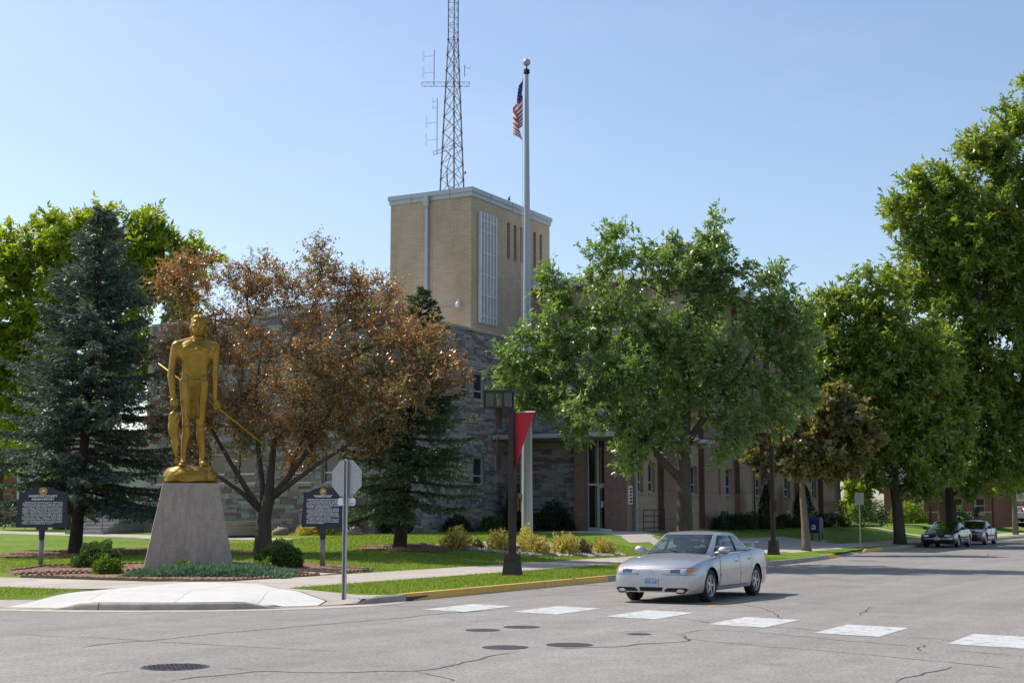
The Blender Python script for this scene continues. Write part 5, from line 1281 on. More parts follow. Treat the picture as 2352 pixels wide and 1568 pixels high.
BIGL = [(-2.07, 0, 14.16, 2.18, 1.96, 2.07), (0.0, 0, 15.08, 2.07, 1.86, 1.84), (1.49, 0, 15.77, 1.38, 1.24, 1.49), (3.67, 0, 15.54, 1.38, 1.24, 1.61), (2.3, 0, 13.7, 2.3, 2.07, 2.3), (4.59, 0, 14.16, 1.38, 1.24, 1.61), (5.62, 0, 13.7, 1.03, 1.2, 1.38), (6.66, 0, 14.16, 0.92, 1.2, 1.03), (4.13, 0, 11.41, 1.84, 1.65, 2.07), (5.74, 0, 11.18, 1.38, 1.24, 1.61), (-2.07, 0, 11.41, 2.07, 1.86, 2.07), (0.0, 0, 10.72, 2.53, 2.27, 2.53), (-2.98, 0, 8.88, 1.61, 1.45, 1.84), (2.53, 0, 8.88, 2.07, 1.86, 1.84), (-4.82, 0, 13.24, 2.3, 2.07, 2.53), (-4.82, 0, 9.57, 2.07, 1.86, 2.07), (-2.53, 0, 6.36, 1.38, 1.24, 1.38), (-4.36, 0, 6.59, 1.84, 1.65, 1.84)]
T2 = [(-3.72, 2, 11.34, 1.05, 1.2, 1.86), (-2.91, 0, 12.27, 1.05, 1.2, 1.74), (-1.74, 0, 12.97, 1.05, 1.2, 1.63), (-0.23, 0, 13.2, 1.16, 1.2, 1.51), (-3.72, 2, 8.78, 1.28, 1.2, 1.63), (-3.02, 0, 9.71, 1.4, 1.26, 1.63), (-1.16, 0, 10.41, 2.09, 1.88, 2.09), (0.7, 0, 10.64, 1.86, 1.67, 2.09), (-2.33, 0, 7.61, 1.63, 1.47, 1.63), (-0.23, 0, 7.61, 2.33, 2.09, 2.09), (1.63, 0, 8.55, 1.86, 1.67, 2.33), (2.79, 2, 9.94, 1.4, 1.26, 2.09), (-0.93, 0, 5.06, 1.86, 1.67, 1.4), (1.16, 0, 5.06, 2.09, 1.88, 1.4), (2.79, 1, 6.22, 1.63, 1.47, 1.86), (-3.02, 0, 5.75, 1.05, 1.2, 1.4), (0.0, 3, 9.01, 2.56, 3, 3.02), (0.7, 0, 3.78, 1.4, 1.26, 0.81), (2.56, 0, 3.66, 1.4, 1.26, 0.81), (-1.63, 0, 3.66, 0.93, 1.2, 0.7), (1.63, 0, 2.96, 1.16, 1.2, 0.51), (3.95, 4, 3.66, 1.16, 1.2, 0.81)]
T4 = [(4.79, 0, 25.4, 1.32, 1.2, 1.84), (6.77, 0, 26.32, 2.11, 1.9, 2.9), (3.08, 0, 23.42, 1.45, 1.3, 1.32), (4.26, 0, 23.16, 2.63, 2.37, 2.9), (0.97, 0, 22.11, 1.58, 1.42, 1.58), (-0.61, 0, 21.32, 1.58, 1.42, 1.45), (-2.05, 0, 20.0, 1.45, 1.3, 1.18), (1.5, 0, 19.74, 2.9, 2.61, 2.63), (-1.13, 0, 17.63, 1.71, 1.54, 1.58), (-2.18, 0, 15.79, 1.32, 1.2, 1.32), (2.82, 0, 16.84, 3.42, 3.08, 2.9), (-0.08, 0, 15.0, 2.63, 2.37, 2.37), (5.98, 0, 20.0, 3.16, 2.84, 3.95), (5.45, 0, 14.21, 3.16, 2.84, 3.42), (2.29, 0, 12.1, 3.16, 2.84, 2.63), (0.18, 0, 10.79, 2.37, 2.13, 2.37), (3.61, 0, 8.94, 2.63, 2.37, 2.63), (1.24, 0, 7.63, 2.37, 2.13, 2.37), (5.45, 0, 9.47, 2.37, 2.13, 3.42), (-0.34, 0, 6.05, 1.84, 1.66, 1.58), (1.76, 0, 4.73, 2.11, 1.9, 1.32), (3.61, 0, 4.99, 1.58, 1.42, 1.58), (3.08, 4, 17.89, 4.21, 4, 4.74), (1.24, 0, 3.42, 1.32, 1.2, 0.79)]
MAPLE = [(-0.98, 0, 4.57, 1.13, 1.2, 0.85), (-2.11, 0, 4.0, 0.6, 1.2, 0.49), (0.53, 0, 5.23, 1.13, 1.2, 0.94), (1.84, 0, 5.42, 1.04, 1.2, 0.85), (2.6, 0, 4.66, 0.72, 1.2, 0.72), (0.9, 0, 3.91, 1.13, 1.2, 0.72), (-0.23, 0, 4.0, 0.94, 1.2, 0.6), (1.28, 0, 6.26, 0.85, 1.2, 0.75), (-1.36, 0, 3.35, 0.56, 1.2, 0.38), (2.03, 0, 4.0, 0.85, 1.2, 0.66)]
TR = [(-0.14, 0, 6.37, 1.2, 1.2, 1.37), (-0.82, 0, 4.65, 0.75, 1.2, 1.03), (0.55, 0, 4.65, 0.96, 1.2, 1.03), (0.21, 0, 8.43, 1.37, 1.23, 1.54)]
tree('ash_tree', 'large dark green ash tree behind the silver car', (-17.4, 43.8, .17), ASH, 'leaf_ash', 98000, .15, 430, [((0, 0, -.2), .34), ((.02, 0, .25), .29), ((.03, 0, 1.4), .26), ((.02, .05, 2.6), .24), ((.1, .1, 3.8), .17), ((.15, .2, 5.2), .14), ((.2, .2, 6.8), .10), ((.3, .2, 8.2), .06)], 'bark', .17, 5, twig=.62, width=.40, limbs=[(3, [((-.5, .0, 3.1), .13), ((-1.3, -.1, 4.0), .10), ((-2.4, -.2, 5.0), .06), ((-3.8, -.3, 6.2), .035)]), (4, [((.8, .1, 4.8), .11), ((1.8, .2, 6.0), .07), ((2.8, .2, 7.6), .04)])])
CRAB_LIMBS = [(3, [((-.45, .0, 1.9), 0.102), ((-1.1, .1, 2.9), 0.075), ((-1.9, .2, 4.2), 0.051), ((-2.6, .2, 5.8), 0.027)]), (3, [((-.1, .25, 2.2), 0.102), ((-.3, .4, 3.6), 0.075), ((-.4, .4, 5.4), 0.048), ((-.2, .4, 7.2), 0.024)]),
    (4, [((.75, .0, 2.4), 0.102), ((1.5, -.2, 3.4), 0.075), ((2.3, -.5, 4.8), 0.051), ((3.0, -.8, 6.2), 0.027)]), (4, [((.8, -.35, 2.15), 0.088), ((1.9, -.8, 2.9), 0.061), ((3.3, -1.5, 3.7), 0.044), ((4.6, -2.1, 4.3), 0.024)]), (4, [((.6, .7, 2.4), 0.082), ((1.1, 1.3, 3.9), 0.054), ((1.5, 1.6, 5.8), 0.027)]), (3, [((-.7, -.35, 2.0), 0.075), ((-1.7, -.6, 2.7), 0.048), ((-2.5, -.7, 3.5), 0.027)])]
tree('crabapple_tree', 'spreading crabapple tree with coppery red and orange leaves behind the statue', (-29.68, 37.52, .46), CRAB, 'leaf_crab', 92000, .095, 560, [((0, 0, -.2), .38), ((.02, 0, .2), .30), ((.0, .05, .8), .255), ((.02, .05, 1.25), .24), ((.15, .05, 1.7), .20), ((.2, .05, 2.4), .13), ((.3, .1, 3.8), .08)], 'bark', .10, 9, twig=.72, upw=.5, droop=.12, twigs=.009, limbs=CRAB_LIMBS)
tree('locust_tree', 'broad yellow green tree rising behind the blue spruce', (-56.5, 54.7, .9), BIGL, 'leaf_lime', 80000, .28, 400, [((0, 0, -.2), .5), ((0, 0, 1.5), .4), ((0, 0, 4), .33), ((.1, 0, 7), .25), ((.3, 0, 10), .15)], 'bark', .24, 13, twig=.95, upw=.3)
tree('street_tree', 'dark trunked green street tree between the sign post and the parked black sedan', (-18.3, 77.0, .18), T2, 'leaf_ash2', 88000, .25, 400, [((0, 0, -.2), .42), ((-.02, 0, .3), .32), ((-.1, 0, 2), .28), ((-.25, 0, 3.6), .24), ((-.3, 0, 5.2), .2), ((-.3, 0, 7.5), .16), ((-.2, 0, 10), .08)], 'barkstreet', .26, 17, twig=.85)
tree('street_tree', 'towering tree filling the upper right corner, its trunk behind the parked cars', (-17.9, 88.3, .18), T4, 'leaf_ash2', 135000, .30, 560, [((0, 0, -.2), .45), ((0, 0, .4), .34), ((.0, 0, 2.5), .31), ((.1, 0, 4.2), .29), ((.8, 0, 6.5), .25), ((1.6, 0, 9), .24), ((2.4, .2, 13), .2), ((3, .2, 18), .13), ((3.6, 0, 23), .07)], 'barkstreet', .32, 21, twig=1.15)
tree('maple_tree', 'small bronze leaved maple with a pale trunk beside the mailbox', (-18.28, 60.07, .18), MAPLE, 'leaf_maple', 20000, .20, 130, [((0, 0, -.1), .26), ((0, 0, .25), .185), ((-.03, 0, 1.2), .16), ((-.1, 0, 2.2), .13), ((-.12, 0, 3.2), .09), ((-.05, 0, 4.6), .05)], 'barkpale', .11, 23, twig=.5, width=.75)
tree('street_tree', 'slim pale trunked tree at the right edge beyond the police car', (-18.9, 117.2, .2), TR, 'leaf_far', 16000, .28, 80, [((0, 0, -.1), .25), ((0, 0, 1.5), .2), ((0, 0, 4), .15), ((0, 0, 8), .06)], 'barkpale', .14, 29, twig=.9)

# ------------------------------------------------------------------ spruces
def spruce(name, label, loc, H, Rr, zb, needle, seed, lean=(0, 0), dens=1., sz=.15):
    rg = np.random.default_rng(seed); t = thing(name, label, 'tree', loc, HEAD, 'spruce trees on the lawn')
    def axis(z): return np.array([lean[0] * z / H, lean[1] * z / H, z])
    mb = MB(); mb.tube([axis(z) + np.array([0, 0, 0]) for z in (-.2, .15, 1, H * .4, H * .75, H)], [.33, .24, .2, .13, .06, .015], 10)
    P, D = [], []; z = zb
    while z < H - .1:
        f = (z - zb) / (H - zb); nb = rg.integers(5, 9)
        for k in range(nb):
            az = rg.random() * 2 * math.pi; Lb = Rr * (1 - f) ** .86 * rg.uniform(.5, 1.2) + .12; zz = z + rg.uniform(-.18, .18)
            o = axis(zz); hd = np.array([math.cos(az), math.sin(az), 0]); up0 = .28 * f + rg.uniform(-.05, .1) + .05; n = max(4, int(Lb / .14))
            s = np.linspace(0, 1, n); path = o + np.outer(s * Lb, hd); path[:, 2] += Lb * (up0 * s - (.42 - .25 * f) * s ** 1.6 + .22 * s ** 3)
            path[:, :2] += (rg.normal(size=2) * .08 * Lb) * (s ** 2)[:, None]
            if Lb > .4: mb.tube([path[0], path[n // 2], path[-1]], [.03 * Lb / Rr + .012, .02 * Lb / Rr + .008, .004], 4, False)
            sd = np.array([-hd[1], hd[0], 0])
            for i in range(1, n):
                dirm = path[i] - path[i - 1]; dirm /= np.linalg.norm(dirm); rem = (1 - s[i])
                P.append(path[i]); D.append(dirm); P.append((path[i] + path[i - 1]) / 2); D.append(dirm)
                Ls = (.16 + .55 * rem * s[i] ** .4 * 1.3) * min(1., Lb / 1.2) * rg.uniform(.7, 1.2)
                if s[i] < .18: continue
                for sg in (-1, 1):
                    ds = dirm * .75 + sd * sg * .8 + np.array([0, 0, rg.uniform(-.55, .12)]); ds /= np.linalg.norm(ds); m_ = max(2, int(Ls / .085))
                    q = path[i] + np.outer(np.linspace(.1, 1, m_) * Ls, ds); q[:, 2] -= .12 * (np.linspace(0, 1, m_) * Ls) ** 2 * 3
                    P.extend(q); D.extend([ds] * m_)
        z += .20 + .10 * (1 - f)
    P = np.array(P); D = np.array(D); rep = max(1, int(round(4 * dens)))
    P = np.repeat(P, rep, 0); D = np.repeat(D, rep, 0); P = P + rg.normal(size=P.shape) * .018
    ax = unit_rows(D + rg.normal(size=P.shape) * .42 + np.array([0, 0, .1])); nr = rg.normal(size=P.shape)
    L = sz * rg.uniform(.6, 1.2, len(P)); v, q = leaf_quads(P - ax * .03, ax, nr, L, L * .30, .1)
    link('trunk', mb.mesh('trunk', 'barkdark', True), t); link('crown', np_mesh('crown', v, q, needle), t); return t
spruce('spruce_tree', 'tall dusky blue spruce behind the left history marker', (-35.95, 35.43, .41), 11.8, 4.0, 1.6, 'needle_blue', 31, (.6, 0), 1.0, .19)
spruce('spruce_tree', 'smaller dark green spruce between the copper tree and the stone wing', (-26.6, 41.0, .55), 8.9, 2.8, 1.25, 'needle_green', 37, (.72, 0), 1.0, .17)

# ------------------------------------------------------------------ shrubs
def shrub(name, label, loc, r, leaf, n, size, seed, group=None, shape='ball', lump=.25, width=.45, upw=.3, open_=0., cat='shrub', bark='bark'):
    rg = np.random.default_rng(seed); t = thing(name, label, cat, loc, HEAD, group)
    d = unit_rows(rg.normal(size=(n, 3))); d[:, 2] = np.abs(d[:, 2]) * .98 - .12 * rg.random(n) if shape != 'full' else d[:, 2]
    d = unit_rows(d); k = np.array([1 + lump * noise.noise(Vector(q) * 2.6 + Vector((seed, 0, 0))) + lump * .5 * noise.noise(Vector(q) * 6 + Vector((0, seed, 0))) for q in d])
    rr = (1 - (rg.random(n) ** 2) * (.35 + open_)) * k
    if shape == 'cone':
        zz = rg.random(n) ** 1.3; az = rg.random(n) * 2 * math.pi; w = (1 - zz) ** .7 * (1 - .25 * rg.random(n)) * (1 + .25 * np.sin(az * 3 + zz * 9))
        p = np.stack([np.cos(az) * w * r[0], np.sin(az) * w * r[1], zz * r[2]], 1); d = unit_rows(np.stack([np.cos(az), np.sin(az), np.full(n, .6)], 1))
    elif shape == 'block':
        p = (rg.random((n, 3)) * 2 - 1); m_ = np.argmax(np.abs(p), 1); p[np.arange(n), m_] = np.sign(p[np.arange(n), m_]) * (1 - .12 * rg.random(n)); p[:, 2] = p[:, 2] * .5 + .5
        d = unit_rows(p - np.array([0, 0, .4])); p = p * np.array(r) * (1 + .05 * rg.normal(size=(n, 1)))
    else: p = d * rr[:, None] * np.array(r); p[:, 2] = np.maximum(p[:, 2] + r[2] * .12, .02 * rg.random(n))
    ax = unit_rows(d + rg.normal(size=p.shape) * .65 + np.array([0, 0, upw])); nr = unit_rows(rg.normal(size=p.shape) + np.array([0, 0, .5]))
    L = size * rg.uniform(.6, 1.3, n); v, q = leaf_quads(p - ax * L[:, None] * .5, ax, nr, L, L * width); link('foliage', np_mesh('foliage', v, q, leaf), t)
    mb = MB()
    for i in range(7):
        a = 2 * math.pi * i / 7 + rg.random(); h = r[2] * (.75 if shape != 'cone' else .6)
        mb.tube([(0, 0, -.08), (.25 * r[0] * math.cos(a), .25 * r[1] * math.sin(a), h * .5), (.6 * r[0] * math.cos(a), .6 * r[1] * math.sin(a), h)], [.025, .016, .006], 5)
    link('stems', mb.mesh('stems', bark, True), t); return t
shrub('juniper_shrub', 'large round green juniper shrub left of the pedestal', (-28.96, 29.37, .24), (.63, .6, .62), 'leaf_box', 9000, .085, 1, 'clipped round junipers beside the statue', upw=.1, width=.35)
shrub('juniper_shrub', 'large round green juniper shrub right of the pedestal', (-24.28, 31.4, .26), (.66, .6, .62), 'leaf_box', 9000, .085, 2, 'clipped round junipers beside the statue', upw=.1, width=.35)
shrub('boxwood', 'small bright green shrub in front of the left juniper', (-25.6, 26.3, .22), (.34, .32, .40), 'leaf_bright', 1700, .075, 3, 'small bright shrubs in the front bed', lump=.4)
shrub('boxwood', 'small bright green shrub in front of the right juniper', (-22.54, 28.4, .22), (.33, .3, .30), 'leaf_bright', 1700, .07, 4, 'small bright shrubs in the front bed', lump=.4)
shrub('boxwood', 'tiny yellow green shrub at the foot of the pedestal', (-26.0, 29.5, .24), (.36, .25, .2), 'leaf_bright', 900, .09, 5, 'small bright shrubs in the front bed', lump=.5, upw=.8)
gold = [((-25.05, 42.2, .54), (.50, .48, .60), 'leaf_gold', 2300, 'golden leaved shrub at the left end of the flagpole bed'), ((-24.6, 42.85, .5), (.24, .24, .28), 'leaf_brown', 600, 'low dry tan shrub beside the leftmost golden shrub'),
        ((-24.0, 43.2, .46), (.42, .42, .58), 'leaf_gold', 2000, 'golden leaved shrub second from the left in the flagpole bed'), ((-24.0, 45.3, .5), (.36, .4, .68), 'leaf_gold', 1500, 'golden leaved shrub touching the left of the flagpole'),
        ((-23.0, 43.95, .35), (.56, .52, .62), 'leaf_gold', 2600, 'widest golden leaved shrub, in front of the flagpole'), ((-22.42, 45.15, .30), (.50, .48, .68), 'leaf_gold', 2300, 'golden leaved shrub right of the flagpole'),
        ((-22.3, 46.35, .28), (.36, .36, .44), 'leaf_brown', 1100, 'half bare brown shrub near the right end of the flagpole bed'), ((-22.0, 47.5, .28), (.40, .42, .52), 'leaf_gold', 1700, 'golden leaved shrub at the right end of the flagpole bed')]
for k, (l, r, lf, n_, lb) in enumerate(gold): shrub('golden_shrub', lb, l, r, lf, n_, .085, 40 + k, 'shrubs of the flagpole bed', lump=.45, upw=.8, open_=.35, width=.5)
base = [((-41.5, 48.6, .8), (.75, .6, .6), 'leaf_box', 2500, 'ball', 'rounded green shrub at the stone wall left of the second marker'), ((-38.6, 48.7, .8), (.6, .5, .4), 'leaf_brown', 1200, 'ball', 'low brown shrub below the window left of the stop sign'),
        ((-35.9, 48.6, .82), (.7, .6, .45), 'leaf_gold', 1500, 'ball', 'low yellow shrub at the wall behind the stop sign post'), ((-35.0, 48.9, .82), (.75, .6, 1.35), 'leaf_gold', 2600, 'ball', 'tall yellow green shrub behind the stop sign post'),
        ((-32.9, 50.5, .85), (.6, .6, 1.6), 'leaf_dark', 2600, 'ball', 'dark tall yew at the corner of the stone wing'), ((-32.7, 55.2, .88), (.6, .6, .7), 'leaf_dark', 1500, 'ball', 'low dark shrub against the stone wall behind the spruce'), ((-32.7, 58.2, .9), (.55, .5, .65), 'leaf_box', 1500, 'ball', 'small green shrub against the stone wall under the windows'),
        ((-32.6, 60.3, .9), (.5, .5, 1.9), 'leaf_dark', 2200, 'ball', 'dark upright yew in the corner behind the lamp post'), ((-30.6, 60.5, .9), (1.0, .6, 1.15), 'leaf_dark', 3200, 'ball', 'broad dark yew left of the entrance door'),
        ((-25.9, 72.0, .9), (1.3, .7, .7), 'leaf_dark', 2600, 'ball', 'low dark hedge shrub against the first granite pilaster'), ((-25.9, 75.3, .9), (1.4, .7, .75), 'leaf_dark', 2600, 'ball', 'low dark hedge shrub below the paired windows'),
        ((-26.0, 77.9, .9), (.55, .55, 2.5), 'leaf_dark', 2600, 'cone', 'narrow dark conical evergreen against the street wing, left of the lamp'), ((-26.0, 85.2, .9), (.95, .9, 2.7), 'leaf_dark', 3400, 'cone', 'wide dark conical evergreen against the street wing, right of the lamp'),
        ((-25.9, 80.6, .9), (1.0, .6, .7), 'leaf_dark', 1700, 'ball', 'low dark shrub between the two conical evergreens'), ((-25.9, 89.5, .9), (1.6, .7, .7), 'leaf_dark', 2400, 'ball', 'low dark hedge behind the maple trunk'),
        ((-25.4, 96.2, .9), (1.5, 1.1, 1.7), 'leaf_dark', 4200, 'block', 'clipped dark hedge block past the end of the street wing')]
for k, (l, r, lf, n_, sh, lb) in enumerate(base): shrub('foundation_shrub', lb, l, r, lf, n_, .12, 60 + k, 'shrubs along the building', sh, .35, upw=.4, width=.5)
# creeping juniper mat
rgm = np.random.default_rng(77); t = thing('creeping_juniper', 'low grey green creeping juniper mat spread before the pedestal', 'ground cover', (-22.9, 27.0, .2), HEAD)
n_ = 15000; u = rgm.random(n_) * 2 - 1; w = rgm.random(n_) * 2 - 1; hgt = (1 - np.abs(u) ** 3) * (1 - np.abs(w) ** 4)
p = np.stack([u * 1.95 + .05 * rgm.normal(size=n_), w * .95 + .12 * np.sin(u * 4), .02 + .26 * hgt * rgm.random(n_) ** .5 * (.75 + .25 * np.sin(u * 11) * np.cos(w * 7))], 1)
p[:, 2] += .03 * (w + .5); ax = unit_rows(np.stack([u * .6, w * .5 - .2, np.full(n_, .45)], 1) + rgm.normal(size=(n_, 3)) * .55); L = .13 * rgm.uniform(.6, 1.3, n_)
v, q = leaf_quads(p, ax, rgm.normal(size=(n_, 3)), L, L * .26, .1); link('foliage', np_mesh('foliage', v, q, 'leaf_creep'), t)

# ------------------------------------------------------------------ planting beds
def bed(name, poly, m, lift=.02, n=None):
    bm = bmesh.new(); bm.faces.new([bm.verts.new((x, y, 0)) for x, y in poly]); bmesh.ops.triangulate(bm, faces=bm.faces[:])
    bmesh.ops.subdivide_edges(bm, edges=bm.edges[:], cuts=5, use_grid_fill=True)
    for v in bm.verts: v.co.z = ground(v.co.x, v.co.y) + lift + .012 * noise.noise(v.co * 3)
    for f in bm.faces:
        f.normal_update()
        if f.normal.z < 0: f.normal_flip()
    me = bpy.data.meshes.new(name); bm.to_mesh(me); bm.free(); me.materials.append(M[m]); return struct(link(name, me))
def chips(name, poly, n, m, size, seed, flat=.35, parent=None):
    rg = np.random.default_rng(seed); xs_ = [p[0] for p in poly]; ys_ = [p[1] for p in poly]; V, F = [], []
    k = 0
    while k < n:
        x, y = rg.uniform(min(xs_), max(xs_)), rg.uniform(min(ys_), max(ys_))
        if not inside((x, y), poly): continue
        s = size * rg.uniform(.5, 1.3); a = rg.random() * 6.28; z = ground(x, y) + .02; c_, s_ = math.cos(a) * s, math.sin(a) * s
        b = len(V); V += [(x + c_, y + s_, z), (x - s_ * .6, y + c_ * .6, z + .005), (x - c_, y - s_, z), (x + s_ * .6, y - c_ * .6, z + .005), (x + rg.normal() * .2 * s, y + rg.normal() * .2 * s, z + s * flat * 2)]
        F += [(b, b + 1, b + 4), (b + 1, b + 2, b + 4), (b + 2, b + 3, b + 4), (b + 3, b, b + 4)]; k += 1
    o = link(name, np_mesh(name, np.array(V), np.array(F), m), parent); o['kind'] = 'stuff'; return o
FRONT = [(-26.3, 24.5), (-23.6, 24.45), (-21.4, 24.75), (-20.4, 25.35), (-20.95, 27.2), (-21.2, 28.9), (-23.3, 29.0), (-26.0, 27.7), (-26.5, 25.6)]
FRONT = [(-26.6, 24.55), (-21.7, 24.75), (-21.05, 25.3), (-21.0, 28.7), (-23.3, 29.0), (-26.0, 27.7)]
BACK = [(-29.0, 26.4), (-30.6, 29.2), (-28.6, 31.5), (-26.2, 33.6), (-22.35, 32.9), (-21.3, 31.6), (-21.3, 30.1), (-24.0, 29.75), (-26.4, 28.35), (-27.6, 25.5)]
bed('front_bed', FRONT, 'mulch', .022); bed('statue_bed', BACK, 'mulch', .02)
chips('bark_chips', FRONT, 6000, 'chip', .034, 3, .22); chips('bark_chips', BACK, 6000, 'chip', .034, 4, .22)
strip = bed('bed_path', [(-27.5, 25.4), (-26.4, 28.3), (-24.0, 29.7), (-21.3, 30.05), (-21.1, 28.75), (-23.3, 29.05), (-26.05, 27.75), (-26.75, 24.7)], 'walk', .014)
edg_me = MB().add([(-.115, 0, -.05), (-.115, 0, .05), (-.08, 0, .085), (-.03, 0, .105), (.03, 0, .105), (.08, 0, .085), (.115, 0, .05), (.115, 0, -.05)] + [(x, .07, z) for x, z in ((-.115, -.05), (-.115, .05), (-.08, .085), (-.03, .105), (.03, .105), (.08, .085), (.115, .05), (.115, -.05))],
                  [(7, 6, 5, 4, 3, 2, 1, 0), (8, 9, 10, 11, 12, 13, 14, 15)] + [(k, k + 1, k + 9, k + 8) for k in range(7)]).mesh('edging_stone', 'edging')
def edging(name, label, line):
    root = thing(name, label, 'edging', (line[0][0], line[0][1], ground(*line[0])))
    pts = resample(line, .165)
    for a, b in zip(pts[:-1], pts[1:]):
        m_ = (a + b) / 2; o = link('edging_stone', edg_me, root); o.scale = (.70, .8, .72); o.location = (m_.x - line[0][0], m_.y - line[0][1], ground(m_.x, m_.y) - ground(*line[0]) + random.uniform(-.012, .008)); o.rotation_euler = (0, 0, math.atan2(b.y - a.y, b.x - a.x) + random.uniform(-.06, .06))
edging('bed_edging', 'row of red scalloped edging stones along the sidewalk before the creeping juniper', [(-26.6, 24.5), (-24, 24.5), (-21.7, 24.7), (-21.0, 25.3), (-21.0, 28.7)])
edging('bed_edging', 'row of red scalloped edging stones along the back of the front bed', [(-26.6, 24.6), (-26.0, 27.75), (-23.3, 29.05), (-21.0, 28.75)])
edging('bed_edging', 'row of red scalloped edging stones in front of the pedestal and markers', [(-27.6, 25.4), (-26.4, 28.4), (-24.0, 29.8), (-21.3, 30.1), (-21.3, 31.6)])
edging('bed_edging', 'row of red scalloped edging stones behind the left marker', [(-27.6, 25.3), (-29.0, 26.3), (-30.7, 29.2), (-28.7, 31.5)])
def disc(c, r, n=18, sq=1.): return [(c[0] + r * math.cos(2 * math.pi * k / n) * (1 + .1 * math.sin(3 * k)), c[1] + r * sq * math.sin(2 * math.pi * k / n)) for k in range(n)]
for c_, r_ in (((-26.3, 41.0), 1.75), ((-35.9, 35.5), 2.6), ((-29.7, 37.5), 1.1)):
    bed('mulch_ring', disc(c_, r_), 'mulch', .025); chips('leaf_litter', disc(c_, r_), int(900 * r_), 'chip', .05, int(r_ * 10), .25)
FB = [(-26.0, 42.2), (-24.3, 41.9), (-22.6, 43.1), (-21.5, 45.5), (-21.3, 48.0), (-22.4, 48.6), (-24.5, 47.6), (-25.4, 45.5)]
bed('flagpole_bed', FB, 'walk', .02); chips('river_rock', FB, 3800, 'rock', .05, 9, .6)
MB().cbox(-.9, .9, -.45, .45, -.1, .14, .02).build('paver', 'edging'); o = bpy.data.objects['paver']; o.location = (-23.9, 44.0, .5); o.rotation_euler = (0, 0, HEAD); tag(o, 'flat reddish slab at the foot of the flagpole', 'slab')
for k, (l, s, lb) in enumerate((((-37.2, 48.2, .82), .38, 'rounded tan boulder left of the stop sign post'), ((-33.7, 48.4, .83), .42, 'rounded tan boulder right of the tall yellow shrub'), ((-38.6, 48.2, .82), .3, 'small boulder below the history marker'))):
    mb = MB(); mb.ell((0, 0, s * .35), (s, s * .8, s * .62), 16, 10, .35, k * 3.1); o = mb.build('boulder', 'boulder', None, True); o.location = l; tag(o, lb, 'boulder', 'boulders along the stone wing')

# ------------------------------------------------------------------ grass blades where the lawn is near
rgg = np.random.default_rng(5)
def blades(name, n, region, test, h=.06, w=.011):
    x = rgg.uniform(region[0], region[1], n); y = rgg.uniform(region[2], region[3], n)
    keep = np.array([test(a, b) for a, b in zip(x, y)]); x, y = x[keep], y[keep]; z = np.array([max(.145, ground(a, b)) for a, b in zip(x, y)])
    n = len(x); a = rgg.random(n) * 6.28; hh = h * rgg.uniform(.5, 1.4, n); ln = rgg.normal(size=(n, 2)) * .5 * hh[:, None]
    p = np.stack([x, y, z - .005], 1); s = np.stack([np.cos(a), np.sin(a), np.zeros(n)], 1) * w; tip = p + np.stack([ln[:, 0], ln[:, 1], hh], 1)
    v = np.stack([p - s, p + s, tip], 1).reshape(-1, 3); o = link(name, np_mesh(name, v, np.arange(len(v)).reshape(-1, 3), 'blade')); o['kind'] = 'stuff'; return o
def on_lawn(a, b):
    if a > kx(b) - .17: return False
    if b < 24.2 and a > -26:
        if inside((a, b), FAN): return False
        if a > -20.9 and (a < -18.3 or b < 23.9): return False
        if a < -20.9 and (a > -21.12 - (b - 18.6) * .19 or b < 19.5 - max(0, -a - 22.5) * .24): return False
    if -20.95 < a < -18.35 and b > 24: return False
    if 21.55 < b < 24.35 and a < -21.6: return False
    return not (inside((a, b), FRONT) or inside((a, b), BACK) or (-27.8 < a < -20.9 and 24.2 < b < 30.3))
blades('grass_blades', 52000, (-18.4, -15.6, 23.9, 50), on_lawn, .05, .009)
blades('grass_blades', 22000, (-34, -21.5, 18.6, 21.6), on_lawn, .05, .009)
blades('grass_blades', 60000, (-36, -20.9, 26, 42), on_lawn, .048, .011)
blades('grass_blades', 26000, (-34, -20.9, 42, 52), on_lawn, .055, .016)
# ================================================================== cars
def paint_mat(name, c, metal=.0, rough=.28, coat=.8, flake=.06):
    m, nt, b = nodes_of(name); v = coord_node(nt); n = noise_node(nt, v, 2.5, 4); d = noise_node(nt, v, 320, 1)
    cc = ramp_node(nt, n.outputs['Fac'], [(.3, mul(c, .94)), (.7, mul(c, 1.05))])
    cc = mixc(nt, 1., cc, ramp_node(nt, d.outputs['Fac'], [(.3, (1 - flake,) * 3), (.7, (1 + flake,) * 3)]), 'MULTIPLY')
    nt.links.new(cc, b.inputs['Base Color']); b.inputs['Metallic'].default_value = metal; b.inputs['Roughness'].default_value = rough
    b.inputs['Coat Weight'].default_value = coat; b.inputs['Coat Roughness'].default_value = .05; return m
M['silver'] = paint_mat('silver_car_paint', (.47, .46, .475), .65, .36, .7)
M['blackpaint'] = paint_mat('black_car_paint', (.008, .010, .016), .0, .2, 1.)
M['maroon'] = paint_mat('maroon_car_paint', (.13, .016, .02), .1, .28, .9)
M['carwhite'] = paint_mat('white_car_paint', (.62, .63, .65), 0, .3, .8)
M['carred'] = paint_mat('red_car_paint', (.40, .012, .035), 0, .3, .8)
M['cartan'] = paint_mat('tan_car_paint', (.36, .33, .28), .3, .35, .6)
M['carglass'] = glass_mat('car_glass', (.55, .64, .62), .9)
M['tyre'] = mat('tyre_rubber', (.022, .021, .021), .8, 0, .2, 12, bump=.2)
M['alloy'] = mat('dusty_alloy', (.56, .53, .48), .35, .7, .15, 12)
M['trim'] = mat('black_trim', (.012, .012, .013), .6, 0, .1, 8, spec=.25)
M['seat'] = mat('grey_seat_fabric', (.13, .125, .12), .9, 0, .1, 8)
M['lens'] = mat('headlight_lens', (.55, .57, .58), .08, .5, .3, 30, coat=1.)
